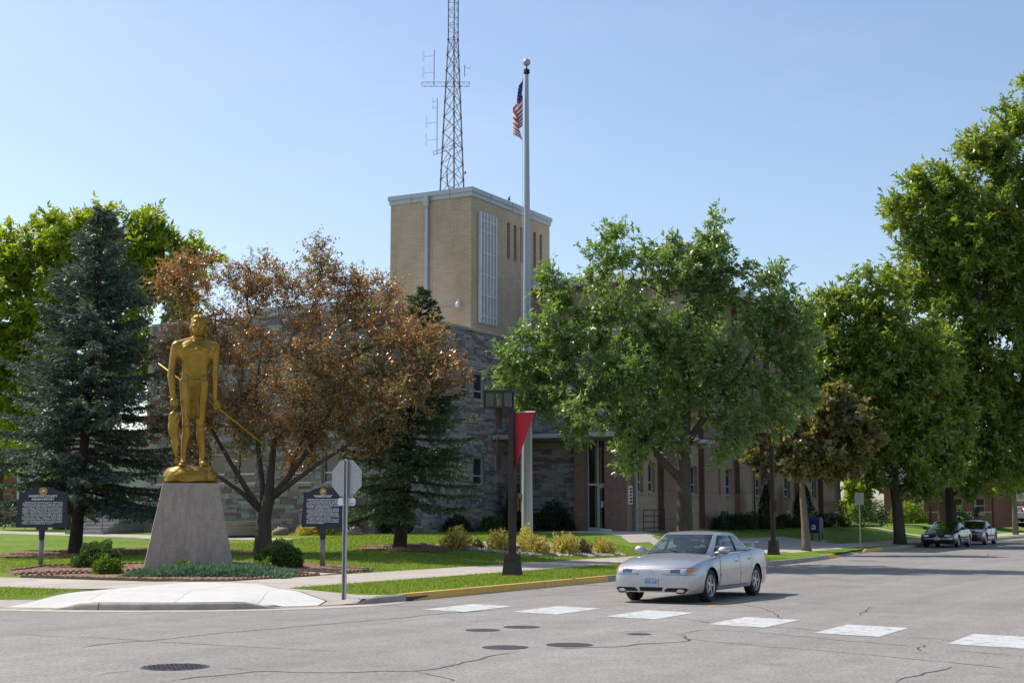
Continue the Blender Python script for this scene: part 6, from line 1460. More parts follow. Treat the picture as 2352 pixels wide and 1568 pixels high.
M['reflect'] = mat('headlight_reflector', (.16, .17, .18), .15, .8, .5, 60, coat=1.); M['amberpale'] = mat('pale_amber_lens', (.62, .42, .25), .15, 0, .1, 20, coat=1.)
M['amber'] = mat('amber_lens', (.75, .22, .03), .15, 0, .1, 20, coat=1.)
M['redlens'] = mat('red_lens', (.35, .01, .01), .15, 0, .1, 20, coat=1.)
M['chrome'] = mat('chrome', (.62, .62, .63), .12, 1., .05, 8)
M['plate'] = mat('licence_plate', (.42, .50, .62), .4, 0, .12, 14)
M['platetext'] = mat('plate_lettering', (.03, .04, .18), .5)
M['gapline'] = mat('panel_gap', (.07, .07, .072), .8)
def interp(tab, y, k):
    tab = sorted(tab)
    if y <= tab[0][0]: return tab[0][k]
    if y >= tab[-1][0]: return tab[-1][k]
    for i in range(len(tab) - 1):
        if tab[i][0] <= y <= tab[i + 1][0]:
            p0, p1, p2, p3 = tab[max(0, i - 1)], tab[i], tab[i + 1], tab[min(len(tab) - 1, i + 2)]
            t = (y - p1[0]) / (p2[0] - p1[0]); h = p2[0] - p1[0]
            m1 = (p2[k] - p0[k]) / max(1e-6, p2[0] - p0[0]) * h; m2 = (p3[k] - p1[k]) / max(1e-6, p3[0] - p1[0]) * h
            return (2 * t ** 3 - 3 * t * t + 1) * p1[k] + (t ** 3 - 2 * t * t + t) * m1 + (-2 * t ** 3 + 3 * t * t) * p2[k] + (t ** 3 - t * t) * m2
def car_shell(tab, wheels, Ra, zc, cabin, cut=True):
    """lower body lofted along its length; arches cut into the lower edge. Returns (verts, faces)"""
    y0, y1 = min(t[0] for t in tab), max(t[0] for t in tab); ys = set(np.round(np.linspace(y0, y1, 70), 4))
    for w in wheels:
        for a in np.linspace(-1, 1, 25): ys.add(round(w + Ra * math.sin(a * math.pi / 2), 4))
    for d in (.01, .03, .06): ys |= {y0 + d, y1 - d}
    ys = sorted(ys); secs = []
    for y in ys:
        hw, zb, zs, zt = (interp(tab, y, k) for k in (1, 2, 3, 4)); H = zs - zb
        pr = [(.86, zb), (.955, zb + .02), (.985, zb + H * .16), (1.0, zb + H * .38), (1.004, zb + H * .52), (.998, zb + H * .64), (.985, zb + H * .78), (.955, zs - H * .08), (.915, zs - H * .015), (.87, zs)]
        for w in wheels:
            d = abs(y - w)
            if d < Ra:
                za = zc + math.sqrt(Ra * Ra - d * d)
                pr = [(max(a, .99) * 1.008, za) if z < za else (a, z) for a, z in pr]
        pr = [(a * hw, min(z, zs)) if k < 9 else (a * hw, z) for k, (a, z) in enumerate(pr)]
        s = .87 * hw
        deck = [(s * .82, zs + (zt - zs) * .42), (s * .6, zs + (zt - zs) * .70), (s * .3, zs + (zt - zs) * .93), (0, zt)]
        secs.append((y, pr + deck))
    n = len(secs[0][1]); V, F = [], []
    for y, pr in secs:
        V += [(x, y, z) for x, z in pr] + [(-x, y, z) for x, z in pr[-2::-1]]
    m = 2 * n - 1
    for i in range(len(secs) - 1):
        ym = (secs[i][0] + secs[i + 1][0]) / 2
        for j in range(m - 1):
            if cut and cabin[0] < ym < cabin[1] and 9 <= j < m - 10: continue
            F.append((i * m + j, i * m + j + 1, (i + 1) * m + j + 1, (i + 1) * m + j))
    F.append(tuple(range(m - 1, -1, -1))); F.append(tuple((len(secs) - 1) * m + j for j in range(m)))
    return V, [tuple(reversed(f)) for f in F]
def patch(bvh, poly, proj, off, thick=.0, cell=.06, name='patch', m=None, parent=None, smooth=True):
    """a convex polygon laid onto a surface: proj 'x+','x-' (y,z), 'y+','y-' (x,z), 'z+' (x,y)"""
    P = [Vector((a, b, 0)) for a, b in poly]
    area = sum(P[i].x * P[(i + 1) % len(P)].y - P[(i + 1) % len(P)].x * P[i].y for i in range(len(P)))
    if area < 0: P.reverse()
    x0, x1 = min(p.x for p in P), max(p.x for p in P); z0, z1 = min(p.y for p in P), max(p.y for p in P)
    nx, nz = max(1, int((x1 - x0) / cell)), max(1, int((z1 - z0) / cell)); bm = bmesh.new()
    vs_ = [[bm.verts.new((x0 + (x1 - x0) * i / nx, z0 + (z1 - z0) * j / nz, 0)) for j in range(nz + 1)] for i in range(nx + 1)]
    for i in range(nx):
        for j in range(nz): bm.faces.new((vs_[i][j], vs_[i + 1][j], vs_[i + 1][j + 1], vs_[i][j + 1]))
    for i in range(len(P)):
        a, b = P[i], P[(i + 1) % len(P)]; d = (b - a); nn = Vector((d.y, -d.x, 0))
        if nn.length < 1e-9: continue
        bmesh.ops.bisect_plane(bm, geom=bm.verts[:] + bm.edges[:] + bm.faces[:], plane_co=a, plane_no=nn.normalized(), clear_outer=True)
    ax, sg = proj[0], (1 if proj[1] == '+' else -1); bad = []
    for v in bm.verts:
        a, b = v.co.x, v.co.y
        o, d = {'x': (Vector((sg * 4, a, b)), Vector((-sg, 0, 0))), 'y': (Vector((a, sg * 6, b)), Vector((0, -sg, 0))), 'z': (Vector((a, b, sg * 4)), Vector((0, 0, -sg)))}[ax]
        h = bvh.ray_cast(o, d)
        if h[0] is None: bad.append(v); continue
        n_ = h[1] if h[1].dot(d) < 0 else -h[1]
        v.co = h[0] + n_ * off
    if bad: bmesh.ops.delete(bm, geom=bad, context='VERTS')
    for f in bm.faces:
        f.normal_update(); c_ = f.calc_center_median()
        dd = {'x': Vector((sg, 0, 0)), 'y': Vector((0, sg, 0)), 'z': Vector((0, 0, sg))}[ax]
        if f.normal.dot(dd) < 0: f.normal_flip()
    if thick:
        r = bmesh.ops.extrude_face_region(bm, geom=bm.faces[:]); 
        for v in [g for g in r['geom'] if isinstance(g, bmesh.types.BMVert)]: v.co += Vector({'x': (sg, 0, 0), 'y': (0, sg, 0), 'z': (0, 0, sg)}[ax]) * thick
        bmesh.ops.recalc_face_normals(bm, faces=bm.faces[:])
    me = bpy.data.meshes.new(name); bm.to_mesh(me); bm.free(); me.materials.append(M[m])
    if smooth: me.shade_smooth()
    return link(name, me, parent)
def wheel(parent, x, y, r, side, wtyre=.2, spokes=5, rimm='alloy'):
    w = MB(); s = side; rr = r * .68
    w.lathe([(rr, -s * .09), (rr, s * .088), (rr * .95, s * .095), (rr * .88, s * .085), (rr * .86, -s * .02)], 32, (0, 0, 0), 'x', False)
    w.lathe([(0, s * .082), (rr * .2, s * .08), (rr * .26, s * .06), (rr * .28, s * .0)], 18, (0, 0, 0), 'x', False)
    for k in range(spokes):
        a = 2 * math.pi * k / spokes + .2; o = len(w.v); h0, h1 = rr * .2, rr * .9
        w.add([(s * .03, -rr * .17, h0), (s * .03, rr * .17, h0), (s * .085, rr * .13, h0), (s * .085, -rr * .13, h0), (s * .03, -rr * .12, h1), (s * .03, rr * .12, h1), (s * .078, rr * .075, h1), (s * .078, -rr * .075, h1)],
              [(0, 1, 2, 3), (7, 6, 5, 4), (3, 2, 6, 7), (0, 4, 5, 1), (1, 5, 6, 2), (0, 3, 7, 4)]); w.xf(Matrix.Rotation(a, 4, 'X'), o)
    o = w.build('wheel', rimm, parent); o.location = (x, y, r)
    t = MB(); hw = wtyre / 2
    t.lathe([(r * .68, -hw * .85), (r * .80, -hw), (r * .94, -hw * .96), (r, -hw * .72), (r * 1.003, 0), (r, hw * .72), (r * .94, hw * .96), (r * .80, hw), (r * .68, hw * .85)], 36, (0, 0, 0), 'x', False); t.build('tyre', 'tyre', o, True, 50)
    MB().lathe([(0, -s * .02), (rr * .86, -s * .021), (rr * .86, -s * .03)], 20, (0, 0, 0), 'x').build('brake_disc', 'trim', o); return o
def gh_point(gh, a, z, ex=4.2):
    yf, yr, w = (interp(gh, z, k) for k in (1, 2, 3)); c, h = (yf + yr) / 2, (yf - yr) / 2
    cs, sn = math.cos(R(a)), math.sin(R(a)); k = (abs(cs) ** ex + abs(sn) ** ex) ** (-1 / ex); return (w * cs * k, c + h * sn * k, z)
def gh_region(gh, name, m, a0, a1, z0, z1, parent, mirror=False, cap=False, lift=0.):
    na, nz = max(1, int(abs(a1 - a0) / 3)), max(1, int((z1 - z0) / .03)); mb = MB()
    for i in range(nz + 1):
        for j in range(na + 1):
            p = gh_point(gh, a0 + (a1 - a0) * j / na, z0 + (z1 - z0) * i / nz); p = (p[0] + (lift if p[0] > 0 else -lift), p[1], p[2]); mb.v.append((-p[0], p[1], p[2]) if mirror else p)
    for i in range(nz):
        for j in range(na):
            q = i * (na + 1) + j; f = (q, q + 1, q + na + 2, q + na + 1); mb.f.append(tuple(reversed(f)) if mirror else f)
    if cap: mb.f.append(tuple(nz * (na + 1) + j for j in range(na)))
    return mb.build(name, m, parent, True)
def sedan(name, label, loc, rz, paint, tab, gh, wb, r, front, detail=2, win=None, white=False, group=None, rimm='alloy', spokes=5, glass='carglass'):
    t = thing(name, label, 'car', loc, rz, group); yf, yr = wb; hwm = max(q[1] for q in tab)
    Ra = r * 1.17; zc = r * .98; g0, gf, gr = gh[0][0], gh[0][1], gh[0][2]
    V, F = car_shell(tab, (yf, yr), Ra, zc, (gr + .45, gf - .30)); mb = MB(); mb.v, mb.f = V, F; body = mb.build('body', paint, t, True, 38)
    Vc, Fc = car_shell(tab, (yf, yr), Ra, zc, (0, 0), False); bb = BVHTree.FromPolygons([Vector(v) for v in Vc], Fc)
    iz = interp(tab, 0, 3)
    # underside, wheel housings, cabin tub
    u = MB(); L0, L1 = min(q[0] for q in tab) + .15, max(q[0] for q in tab) - .15
    u.box(-hwm * .62, hwm * .62, L0, L1, .21, .30); u.box(-hwm * .9, hwm * .9, yr + Ra, yf - Ra, .21, .30); u.box(-hwm * .72, hwm * .72, yf - .5, L1 - .02, .3, .5); u.box(-hwm * .72, hwm * .72, L0 + .05, yr + .45, .3, .55); u.build('underbody', 'trim', t)
    tub = MB(); tub.box(-hwm * .86, hwm * .86, gr + .2, gf - .15, iz - .30, iz - .24); tub.box(-hwm * .8, hwm * .8, gf - .52, gf - .22, iz - .24, iz - .045); tub.box(-hwm * .84, hwm * .84, gr + .15, gr + .5, iz - .24, iz + .02)
    for s in (-1, 1): tub.box(s * hwm * .86 - .02, s * hwm * .86 + .02, gr + .2, gf - .15, iz - .3, iz - .02)
    tub.build('interior', 'seat', t)
    for y, h in ((.02, .26), (-.85, .22)):
        for s in (-1, 1):
            m_ = MB(); m_.cbox(s * .37 - .24, s * .37 + .24, y - .12, y + .06, iz - .25, iz - .25 + h + .1, .04); m_.cbox(s * .37 - .13, s * .37 + .13, y - .13, y - .03, iz - .1 + h, iz + .04 + h, .03); m_.build('seat', 'seat', t)
    sw = MB(); pts_ = [(-.37 + .17 * math.cos(a), gf - .62 + .06 * math.sin(a), iz + .06 + .16 * math.sin(a)) for a in [2 * math.pi * k / 20 for k in range(21)]]; sw.tube(pts_, .014, 6, False); sw.tube([(-.37, gf - .62, iz + .06), (-.37, gf - .4, iz - .04)], .03, 6); sw.build('steering_wheel', 'trim', t)
    # glasshouse: each pane and pillar a strip of the same curved surface
    A = win; z0, zw, zt, zr = A['z']; zt2 = gh[-1][0]
    gh_region(gh, 'windscreen', glass, 48, 132, z0, zt, t); gh_region(gh, 'rear_window', glass, -132, -48, zr, zt, t)
    gh_region(gh, 'screen_trim', 'trim', 47, 133, zt - .001, zt + .012, t, lift=.001)
    gh_region(gh, 'roof', paint, 0, 360, zt + .01, zt2, t, cap=True)
    for mi_ in (False, True):
        for a0, a1 in A['side']: gh_region(gh, 'side_window', glass, a0, a1, zw, zt - .01, t, mi_)
        for a0, a1 in A['black']: gh_region(gh, 'window_trim', 'trim', a0, a1, zw, zt - .01, t, mi_)
        for a0, a1 in A['pillar']: gh_region(gh, 'pillar', paint, a0, a1, z0 - .07, zt + .012, t, mi_)
        gh_region(gh, 'roof_rail', paint, A['pillar'][1][1] - .01, A['pillar'][0][0] + .01, zt - .01, zt + .011, t, mi_); gh_region(gh, 'belt_trim', 'trim', A['pillar'][1][1] - .01, A['pillar'][0][0] + .01, zw - .018, zw, t, mi_); gh_region(gh, 'belt_panel', paint, A['pillar'][1][1] - .01, A['pillar'][0][0] + .01, z0 - .05, zw - .018, t, mi_)
    for s in '+-':
        for k, q in enumerate(A['door']):
            d = patch(bb, q, 'x' + s, .006, name='door', m=('carwhite' if white else paint), parent=t)
            if detail > 0:
                ym, zm = A['handle'][k]; sx = 1 if s == '+' else -1
                hb = bb.ray_cast(Vector((sx * 4, ym, zm)), Vector((-sx, 0, 0)))[0]
                if hb: MB().cbox(hb.x - .012 + .012 * sx, hb.x + .012 + .012 * sx, ym - .08, ym + .08, zm - .018, zm + .018, .006).build('handle', ('trim' if paint != 'silver' else paint), d)
        for q in A.get('gap', []): patch(bb, q, 'x' + s, .0075, name='panel_gap', m='gapline', parent=t, cell=.05)
        for q in A.get('mould', []): patch(bb, q, 'x' + s, .014, .0, name='side_moulding', m=paint if paint == 'silver' else 'trim', parent=t)
        sx = 1 if s == '+' else -1; mx, my, mz = A['mirror']
        mr = MB(); mr.ell((sx * mx, my, mz), (.13, .08, .08), 14, 9); mr.tube([(sx * (mx - .2), my + .03, mz - .06), (sx * mx, my, mz - .03)], .03, 6); mr.build('mirror', paint if paint != 'maroon' else 'blackpaint', t, True)
        for q in A.get('tail', []): patch(bb, q, 'y-', .006, name='tail_light', m='redlens', parent=t) if s == '+' else None
    for x, y in ((1, yf), (-1, yf), (1, yr), (-1, yr)): wheel(t, x * (hwm - .125), y, r, x, .2, spokes, rimm)
    for w in (yf, yr):
        for s in (-1, 1):
            m_ = MB(); n_ = 16; pp = [(Ra * math.cos(math.pi * k / n_), zc + Ra * math.sin(math.pi * k / n_)) for k in range(n_ + 1)]
            m_.v = [(s * (hwm * .955), w + a, b) for a, b in pp] + [(s * hwm * .6, w + a, b) for a, b in pp]; m_.f = [(k, k + 1, k + n_ + 2, k + n_ + 1) for k in range(n_)]
            m_.v.append((s * hwm * .6, w, .3)); m_.f += [(n_ + 1 + k, n_ + 2 + k, 2 * n_ + 2) for k in range(n_)]
            m_.build('wheel_housing', 'trim', t)
    for nm, q, m_, off in front: patch(bb, q, 'y+', off, name=nm, m=m_, parent=t, cell=.03)
    return t, bb
# ------------------------------------------------------------------ the silver sedan
TAB = [(2.37, .54, .215, .52, .56), (2.36, .66, .19, .585, .625), (2.325, .745, .18, .64, .685), (2.25, .80, .175, .685, .74), (2.12, .84, .175, .73, .79), (1.9, .865, .18, .78, .845), (1.6, .878, .19, .83, .895), (1.3, .884, .20, .865, .925), (1.05, .888, .20, .885, .95), (.6, .89, .20, .90, .955), (0, .893, .20, .92, .955), (-.7, .892, .20, .94, .96),
       (-1.2, .888, .20, .965, .985), (-1.6, .878, .20, .985, 1.02), (-1.95, .855, .22, .98, 1.035), (-2.18, .81, .25, .955, 1.02), (-2.3, .74, .30, .91, .97), (-2.35, .64, .36, .83, .88), (-2.37, .5, .42, .72, .76)]
GH = [(.90, 1.24, -1.82, .81), (.97, 1.11, -1.68, .785), (1.05, .93, -1.52, .755), (1.13, .75, -1.33, .72), (1.21, .57, -1.13, .68), (1.28, .42, -.95, .65), (1.325, .27, -.76, .615), (1.355, .10, -.55, .54), (1.37, -.06, -.38, .38), (1.374, -.16, -.26, .14)]
def gap_v(y0, z0, y1, z1, w=.007): return [(y0, z0), (y0 - w, z0), (y1 - w, z1), (y1, z1)]
WIN = dict(z=(.93, .965, 1.29, .99), side=[(4, 41), (-31, -3)], black=[(-3, 4), (-25, -23.5)], pillar=[(41, 48), (-48, -31)],
           door=[[(.93, .30), (.90, .62), (.80, .87), (-.25, .905), (-.26, .30)], [(-.275, .30), (-.265, .905), (-1.04, .93), (-1.05, .76), (-.93, .62), (-.83, .30)]],
           gap=[gap_v(.945, .30, .915, .62), gap_v(.915, .62, .815, .90), gap_v(-.258, .27, -.25, .92), gap_v(-.82, .30, -.92, .62), gap_v(-.92, .62, -1.04, .76), gap_v(-1.04, .76, -1.03, .95), [(.945, .285), (.945, .295), (-.82, .295), (-.82, .285)]],
           handle=[(-.10, .76), (-.90, .79)], mould=[[(.88, .485), (.88, .53), (-.24, .53), (-.24, .485)], [(-.29, .485), (-.29, .53), (-.86, .53), (-.86, .485)]], mirror=(.915, .76, .99), tail=[[(-.72, .78), (-.72, .92), (-.35, .92), (-.35, .78)], [(.72, .78), (.72, .92), (.35, .92), (.35, .78)]])
def both(nm, q, m_, off): return [(nm, q, m_, off), (nm, [(-a, b) for a, b in q], m_, off)]
FR = both('headlight', [(.255, .585), (.27, .625), (.34, .655), (.60, .675), (.78, .665), (.835, .64), (.78, .585), (.50, .56)], 'lens', .006) + both('reflector', [(.40, .585), (.40, .645), (.60, .655), (.60, .58)], 'reflect', .009) + both('turn_signal', [(.72, .583), (.71, .668), (.79, .663), (.835, .64), (.785, .588)], 'amber', .012) + both('parking_light', [(.28, .595), (.295, .62), (.36, .64), (.36, .582)], 'amberpale', .012) \
   + both('headlight_rim', [(.25, .552), (.25, .561), (.83, .561), (.83, .552)], 'gapline', .004) + both('fog_recess', [(.29, .215), (.28, .26), (.34, .305), (.70, .31), (.76, .28), (.68, .205), (.4, .195)], 'trim', .004) + both('fog_light', [(.55, .225), (.53, .255), (.57, .283), (.65, .283), (.69, .255), (.65, .225)], 'lens', .012) \
   + [('lower_grille', [(-.21, .20), (-.25, .315), (.25, .315), (.21, .20)], 'trim', .004), ('hood_line', [(-.80, .682), (-.80, .688), (.80, .688), (.80, .682)], 'gapline', .003), ('emblem', [(-.055, .60), (-.03, .63), (.055, .637), (.03, .607)], 'chrome', .008)]
CX, CYc = -10.97, 28.22
car, bbv = sedan('silver_sedan', 'silver four door sedan driving towards the viewer with front plate XTR 129', (CX, CYc, 0), R(180), 'silver', TAB, GH, (1.38, -1.34), .318, FR, 2, WIN)
pl = MB().cbox(-.155, .155, 2.376, 2.388, .335, .49, .004).build('licence_plate', 'plate', car)
o = link('plate_lettering', text_mesh('plate_lettering', 'XTR·129', .085, 'platetext', 'CENTER', .25, .001), pl); o.rotation_euler = (0, 0, R(180)); o.location = (0, 2.391, .378)
MB().box(-.12, .12, 2.3885, 2.390, .468, .484).build('plate_band', 'platetext', pl)
mb = MB(); mb.tube([(.62, 1.10, .985), (.40, 1.19, .955), (.05, 1.24, .965)], .011, 5); mb.tube([(.05, 1.10, .985), (-.25, 1.18, .97), (-.62, 1.14, .97)], .011, 5); mb.build('wipers', 'trim', car)
mb = MB(); mb.prism([(-.62, 1.10), (-.60, 1.125), (.60, 1.125), (.62, 1.10)], -2.28, -2.02); [mb.box(s * .5 - .03, s * .5 + .03, -2.2, -2.1, 1.02, 1.11) for s in (-1, 1)]; mb.build('spoiler', 'silver', car)
mb = MB(); mb.tube([(.1, .42, 1.24), (-.1, .42, 1.24)], .03, 6); mb.build('rear_view_mirror', 'trim', car)
# the driver
M['skin'] = mat('skin', (.42, .24, .17), .55, 0, .08, 8); M['shirt'] = mat('dark_shirt', (.05, .055, .07), .9, 0, .15, 8); M['hairm'] = mat('dark_hair', (.02, .014, .01), .7, 0, .2, 20)
per = thing('person', 'driver in a dark shirt with hands on the steering wheel of the silver sedan', 'person', (CX, CYc - .0, -.085), R(180))
dx = -.37
sh = [('e', (dx, .17, .78), (.2, .13, .2)), ('e', (dx, .15, .98), (.19, .115, .16)), ('c', (dx - .17, .15, 1.05), .06, (dx + .17, .15, 1.05), .06), ('c', (dx, .15, 1.05), .055, (dx, .17, 1.16), .05), ('e', (dx, .19, 1.225), (.076, .098, .115)), ('e', (dx, .27, 1.19), (.05, .04, .05)), ('c', (dx, .28, 1.235), .013, (dx, .305, 1.205), .017),
      ('e', (dx + .078, .19, 1.215), (.014, .025, .035)), ('e', (dx - .078, .19, 1.215), (.014, .025, .035))]
for s in (-1, 1):
    sh += [('c', (dx + s * .19, .15, 1.04), .06, (dx + s * .25, .33, .86), .048), ('c', (dx + s * .25, .33, .86), .046, (dx + s * .15, .54, .98), .032), ('e', (dx + s * .14, .58, 1.0), (.04, .045, .028))]
    for k in range(4): sh.append(('c', (dx + s * (.165 - .022 * k), .61, 1.005), .0095, (dx + s * (.165 - .022 * k), .638, .985), .0085)); sh.append(('c', (dx + s * (.165 - .022 * k), .638, .985), .0085, (dx + s * (.16 - .02 * k), .625, .965), .008))
    sh.append(('c', (dx + s * .10, .57, 1.0), .011, (dx + s * .09, .60, .975), .009))
    sh += [('c', (dx + s * .1, .2, .66), .085, (dx + s * .12, .62, .70), .065), ('c', (dx + s * .12, .62, .70), .06, (dx + s * .12, .95, .42), .045), ('e', (dx + s * .12, 1.0, .37), (.045, .11, .04))]
pm = organic(sh, .0105, 2); pm.materials.append(M['skin']); pm.materials.append(M['shirt'])
mi = [0 if (c_.z > 1.105 or (c_.y > .45 and c_.z > .9)) else 1 for c_ in [p.center for p in pm.polygons]]
pm.polygons.foreach_set('material_index', mi); link('body', pm, per)
hm = organic([('e', (dx, .165, 1.26), (.085, .10, .10)), ('e', (dx, .12, 1.22), (.08, .07, .09))], .009, 1); hm.materials.append(M['hairm']); link('hair', hm, per)
# ------------------------------------------------------------------ parked black sedan and police sedan
TB = [(2.55, .55, .34, .56, .60), (2.53, .70, .27, .62, .67), (2.48, .80, .23, .68, .735), (2.35, .86, .21, .72, .775), (2.0, .90, .20, .77, .835), (1.5, .92, .2, .83, .905), (1.1, .925, .2, .88, .955), (.5, .928, .2, .91, .96), (-.4, .93, .2, .925, .965), (-1.3, .925, .2, .945, .985), (-1.8, .91, .22, .95, 1.01), (-2.3, .87, .24, .93, 1.0), (-2.5, .8, .28, .88, .95), (-2.56, .65, .36, .75, .82)]
GB = [(.90, 1.30, -1.85, .81), (.98, 1.12, -1.68, .785), (1.08, .88, -1.46, .75), (1.18, .64, -1.25, .71), (1.27, .40, -1.05, .665), (1.34, .15, -.82, .61), (1.385, -.1, -.55, .48), (1.40, -.25, -.40, .18)]
WB = dict(z=(.935, .97, 1.31, 1.0), side=[(4, 41), (-32, -3)], black=[(-3, 4)], pillar=[(41, 48), (-48, -32)], gap=[gap_v(.965, .30, .93, .9), gap_v(-.30, .27, -.30, .92), gap_v(-1.0, .6, -1.12, .93)],
          door=[[(.95, .30), (.92, .62), (.82, .87), (-.29, .90), (-.30, .30)], [(-.32, .30), (-.31, .90), (-1.12, .925), (-1.12, .76), (-1.0, .62), (-.88, .30)]],
          handle=[(-.15, .77), (-.95, .78)], mould=[[(.9, .50), (.9, .55), (-.28, .55), (-.28, .50)], [(-.33, .50), (-.33, .55), (-.9, .55), (-.9, .50)]], mirror=(.98, .74, 1.0))
FB_ = both('headlight', [(.42, .575), (.42, .665), (.72, .66), (.74, .58)], 'lens', .006) + both('turn_signal', [(.66, .58), (.66, .62), (.79, .62), (.80, .585)], 'amber', .012) + [('grille', [(-.38, .575), (-.38, .665), (.38, .665), (.38, .575)], 'trim', .006), ('bumper_strip', [(-.78, .455), (-.78, .485), (.78, .485), (.78, .455)], 'chrome', .012), ('emblem', [(-.04, .60), (0, .645), (.04, .60), (0, .575)], 'chrome', .012)]
c2, _ = sedan('black_sedan', 'glossy black four door sedan parked first in line at the kerb', (-16.3, 79.1, 0), R(180), 'blackpaint', TB, GB, (1.42, -1.40), .32, FB_, 1, WB, group='sedans parked at the kerb', spokes=9, rimm='galv')
p2 = MB().cbox(-.155, .155, 2.545, 2.557, .40, .55, .004).build('licence_plate', 'plate', c2)
FP = both('headlight', [(.34, .60), (.34, .68), (.74, .67), (.76, .60)], 'lens', .006) + [('grille', [(-.30, .595), (-.30, .68), (.30, .68), (.30, .595)], 'trim', .006), ('push_bumper', [(-.35, .36), (-.35, .56), (.35, .56), (.35, .36)], 'trim', .03)]
c3, b3 = sedan('police_sedan', 'maroon and white marked police sedan parked behind the black sedan', (-16.25, 86.6, 0), R(180), 'maroon', TB, GB, (1.42, -1.40), .335, FP, 1, WB, white=True, group='sedans parked at the kerb', spokes=7, rimm='galv')
for s in '+-':
    for y in (.45, .12): patch(b3, [(y, .42), (y, .80), (y - .16, .80), (y - .16, .42)], 'x' + s, .011, name='door_stripe', m='maroon', parent=c3)
mb = MB(); mb.tube([(.1, -.6, 1.39), (.1, -.62, 1.75)], .008, 4); mb.build('antenna', 'trim', c3)
mb = MB(); mb.tube([(.85, .95, 1.0), (.93, 1.0, 1.06)], .02, 6); mb.lathe([(0, 0), (.07, .02), (.07, .10), (0, .12)], 12, (.95, .98, 1.06), 'y'); mb.build('spot_lamp', 'chrome', c3)
# ------------------------------------------------------------------ far cars beyond the corner
TS = [(2.3, .60, .40, .72, .78), (2.26, .78, .32, .84, .90), (2.1, .86, .28, .93, .99), (1.4, .90, .26, 1.0, 1.06), (.8, .91, .26, 1.03, 1.07), (-.5, .91, .26, 1.05, 1.08), (-1.8, .90, .28, 1.06, 1.1), (-2.2, .87, .32, 1.05, 1.1), (-2.3, .78, .40, .98, 1.0)]
GS = [(1.0, 1.35, -2.26, .82), (1.12, 1.12, -2.22, .80), (1.3, .82, -2.15, .76), (1.48, .55, -2.05, .71), (1.60, .30, -1.95, .65), (1.68, 0, -1.75, .5), (1.7, -.3, -1.5, .2)]
WS = dict(z=(1.03, 1.10, 1.57, 1.12), side=[(8, 41), (-16, 4), (-42, -20)], black=[(4, 8), (-20, -16)], pillar=[(41, 48), (-48, -42)],
          door=[[(.85, .4), (.85, 1.0), (-.36, 1.02), (-.36, .4)], [(-.38, .4), (-.38, 1.02), (-1.2, 1.03), (-1.2, .75), (-1.0, .4)]], handle=[(-.2, .92), (-1.05, .93)], mirror=(.97, .8, 1.15))
sedan('parked_suv', 'pale tan sport utility vehicle far off beyond the police sedan', (-25.9, 156.6, .97), R(215), 'cartan', TS, GS, (1.4, -1.35), .36, [], 0, WS, group='cars far down the street')
sedan('parked_suv', 'bright red car far off right of the tan sport utility vehicle', (-24.6, 160.4, .97), R(215), 'carred', TS, GS, (1.4, -1.35), .36, [], 0, WS, group='cars far down the street')
sedan('far_sedan', 'white car glimpsed between the street wing and the lime green trees', (-46, 150, .97), R(120), 'carwhite', TB, GB, (1.42, -1.4), .32, FB_, 0, WB, group='cars far down the street')
struct(MB().add([(-80, 145, .96), (-19.5, 149, .96), (-19.5, 166, .96), (-80, 162, .96)], [(0, 1, 2, 3)]).build('far_road', 'asphalt'))
# ================================================================== background
M['redbrick'] = mat('orange_red_brick', (.22, .095, .055), .9, 0, .2, 3, 26, .3)
M['shingle'] = mat('dark_shingle', (.07, .065, .06), .95, 0, .2, 6, 20, .3)
M['tanfront'] = mat('tan_shop_front', (.33, .29, .24), .85, 0, .1, 1)
M['farwhite'] = mat('white_siding', (.55, .55, .54), .7, 0, .08, 2)
M['fence'] = mat('galvanised_fence', (.30, .31, .31), .5, .5, .1, 5)
M['darkcloth'] = mat('dark_clothing', (.015, .015, .017), .9, 0, .2, 8)
h = thing('brick_house', 'orange brick house with a white door beyond the street trees', 'house', (-31.5, 131, .9), R(-2))
W = Facade('y', 0.)
ho = [(1.6, 2.6, .35, 2.5), (4.6, 6.0, 1.0, 2.3), (7.1, 7.9, .9, 2.3)]
mb = MB(); W.wall(mb, -1.0, 8.9, -.3, 3.6, ho, .12); mb.box(8.8, 8.9, .01, 8, -.3, 3.6); mb.box(-1., -.9, .01, 8, -.3, 3.6); mb.build('wall', 'redbrick', h)
rf = MB().add([(-1.5, -.6, 3.55), (9.4, -.6, 3.55), (9.4, 4, 5.6), (-1.5, 4, 5.6), (-1.5, 8.6, 3.55), (9.4, 8.6, 3.55)], [(0, 1, 2, 3), (3, 2, 5, 4)]).build('roof', 'shingle', h)
MB().box(3.5, 4.2, 4.2, 4.9, 5, 6.4).build('chimney', 'redbrick', rf)
d = MB().box(1.66, 2.54, .06, .11, .36, 2.44).build('door', 'farwhite', h)
MB().box(1.85, 2.35, .05, .059, 1.3, 2.2).build('pane', 'pane', d); MB().box(2.42, 2.47, .03, .06, 1.05, 1.15).build('handle', 'chrome', d)
MB().box(1.3, 2.9, -1.1, -.01, 2.62, 2.78).box(2.75, 2.85, -1.05, -.95, 0, 2.61).build('porch_roof', 'farwhite', h)
for q in ho[1:]:
    w = W.window(None, *q, rev=.12, rail=.5, sill='coping'); w.parent = h
MB().box(1.2, 3.0, -1.2, -.02, -.3, .3).build('stoop', 'stepconc', h)
b = thing('shop_building', 'tan flat roofed shop building far down the street at the right edge', 'building', (-30, 172, .3), R(-4))
S2 = Facade('y', 0.); hs = [(1 + 3.4 * k, 3.4 + 3.4 * k, .6, 2.7) for k in range(6)]
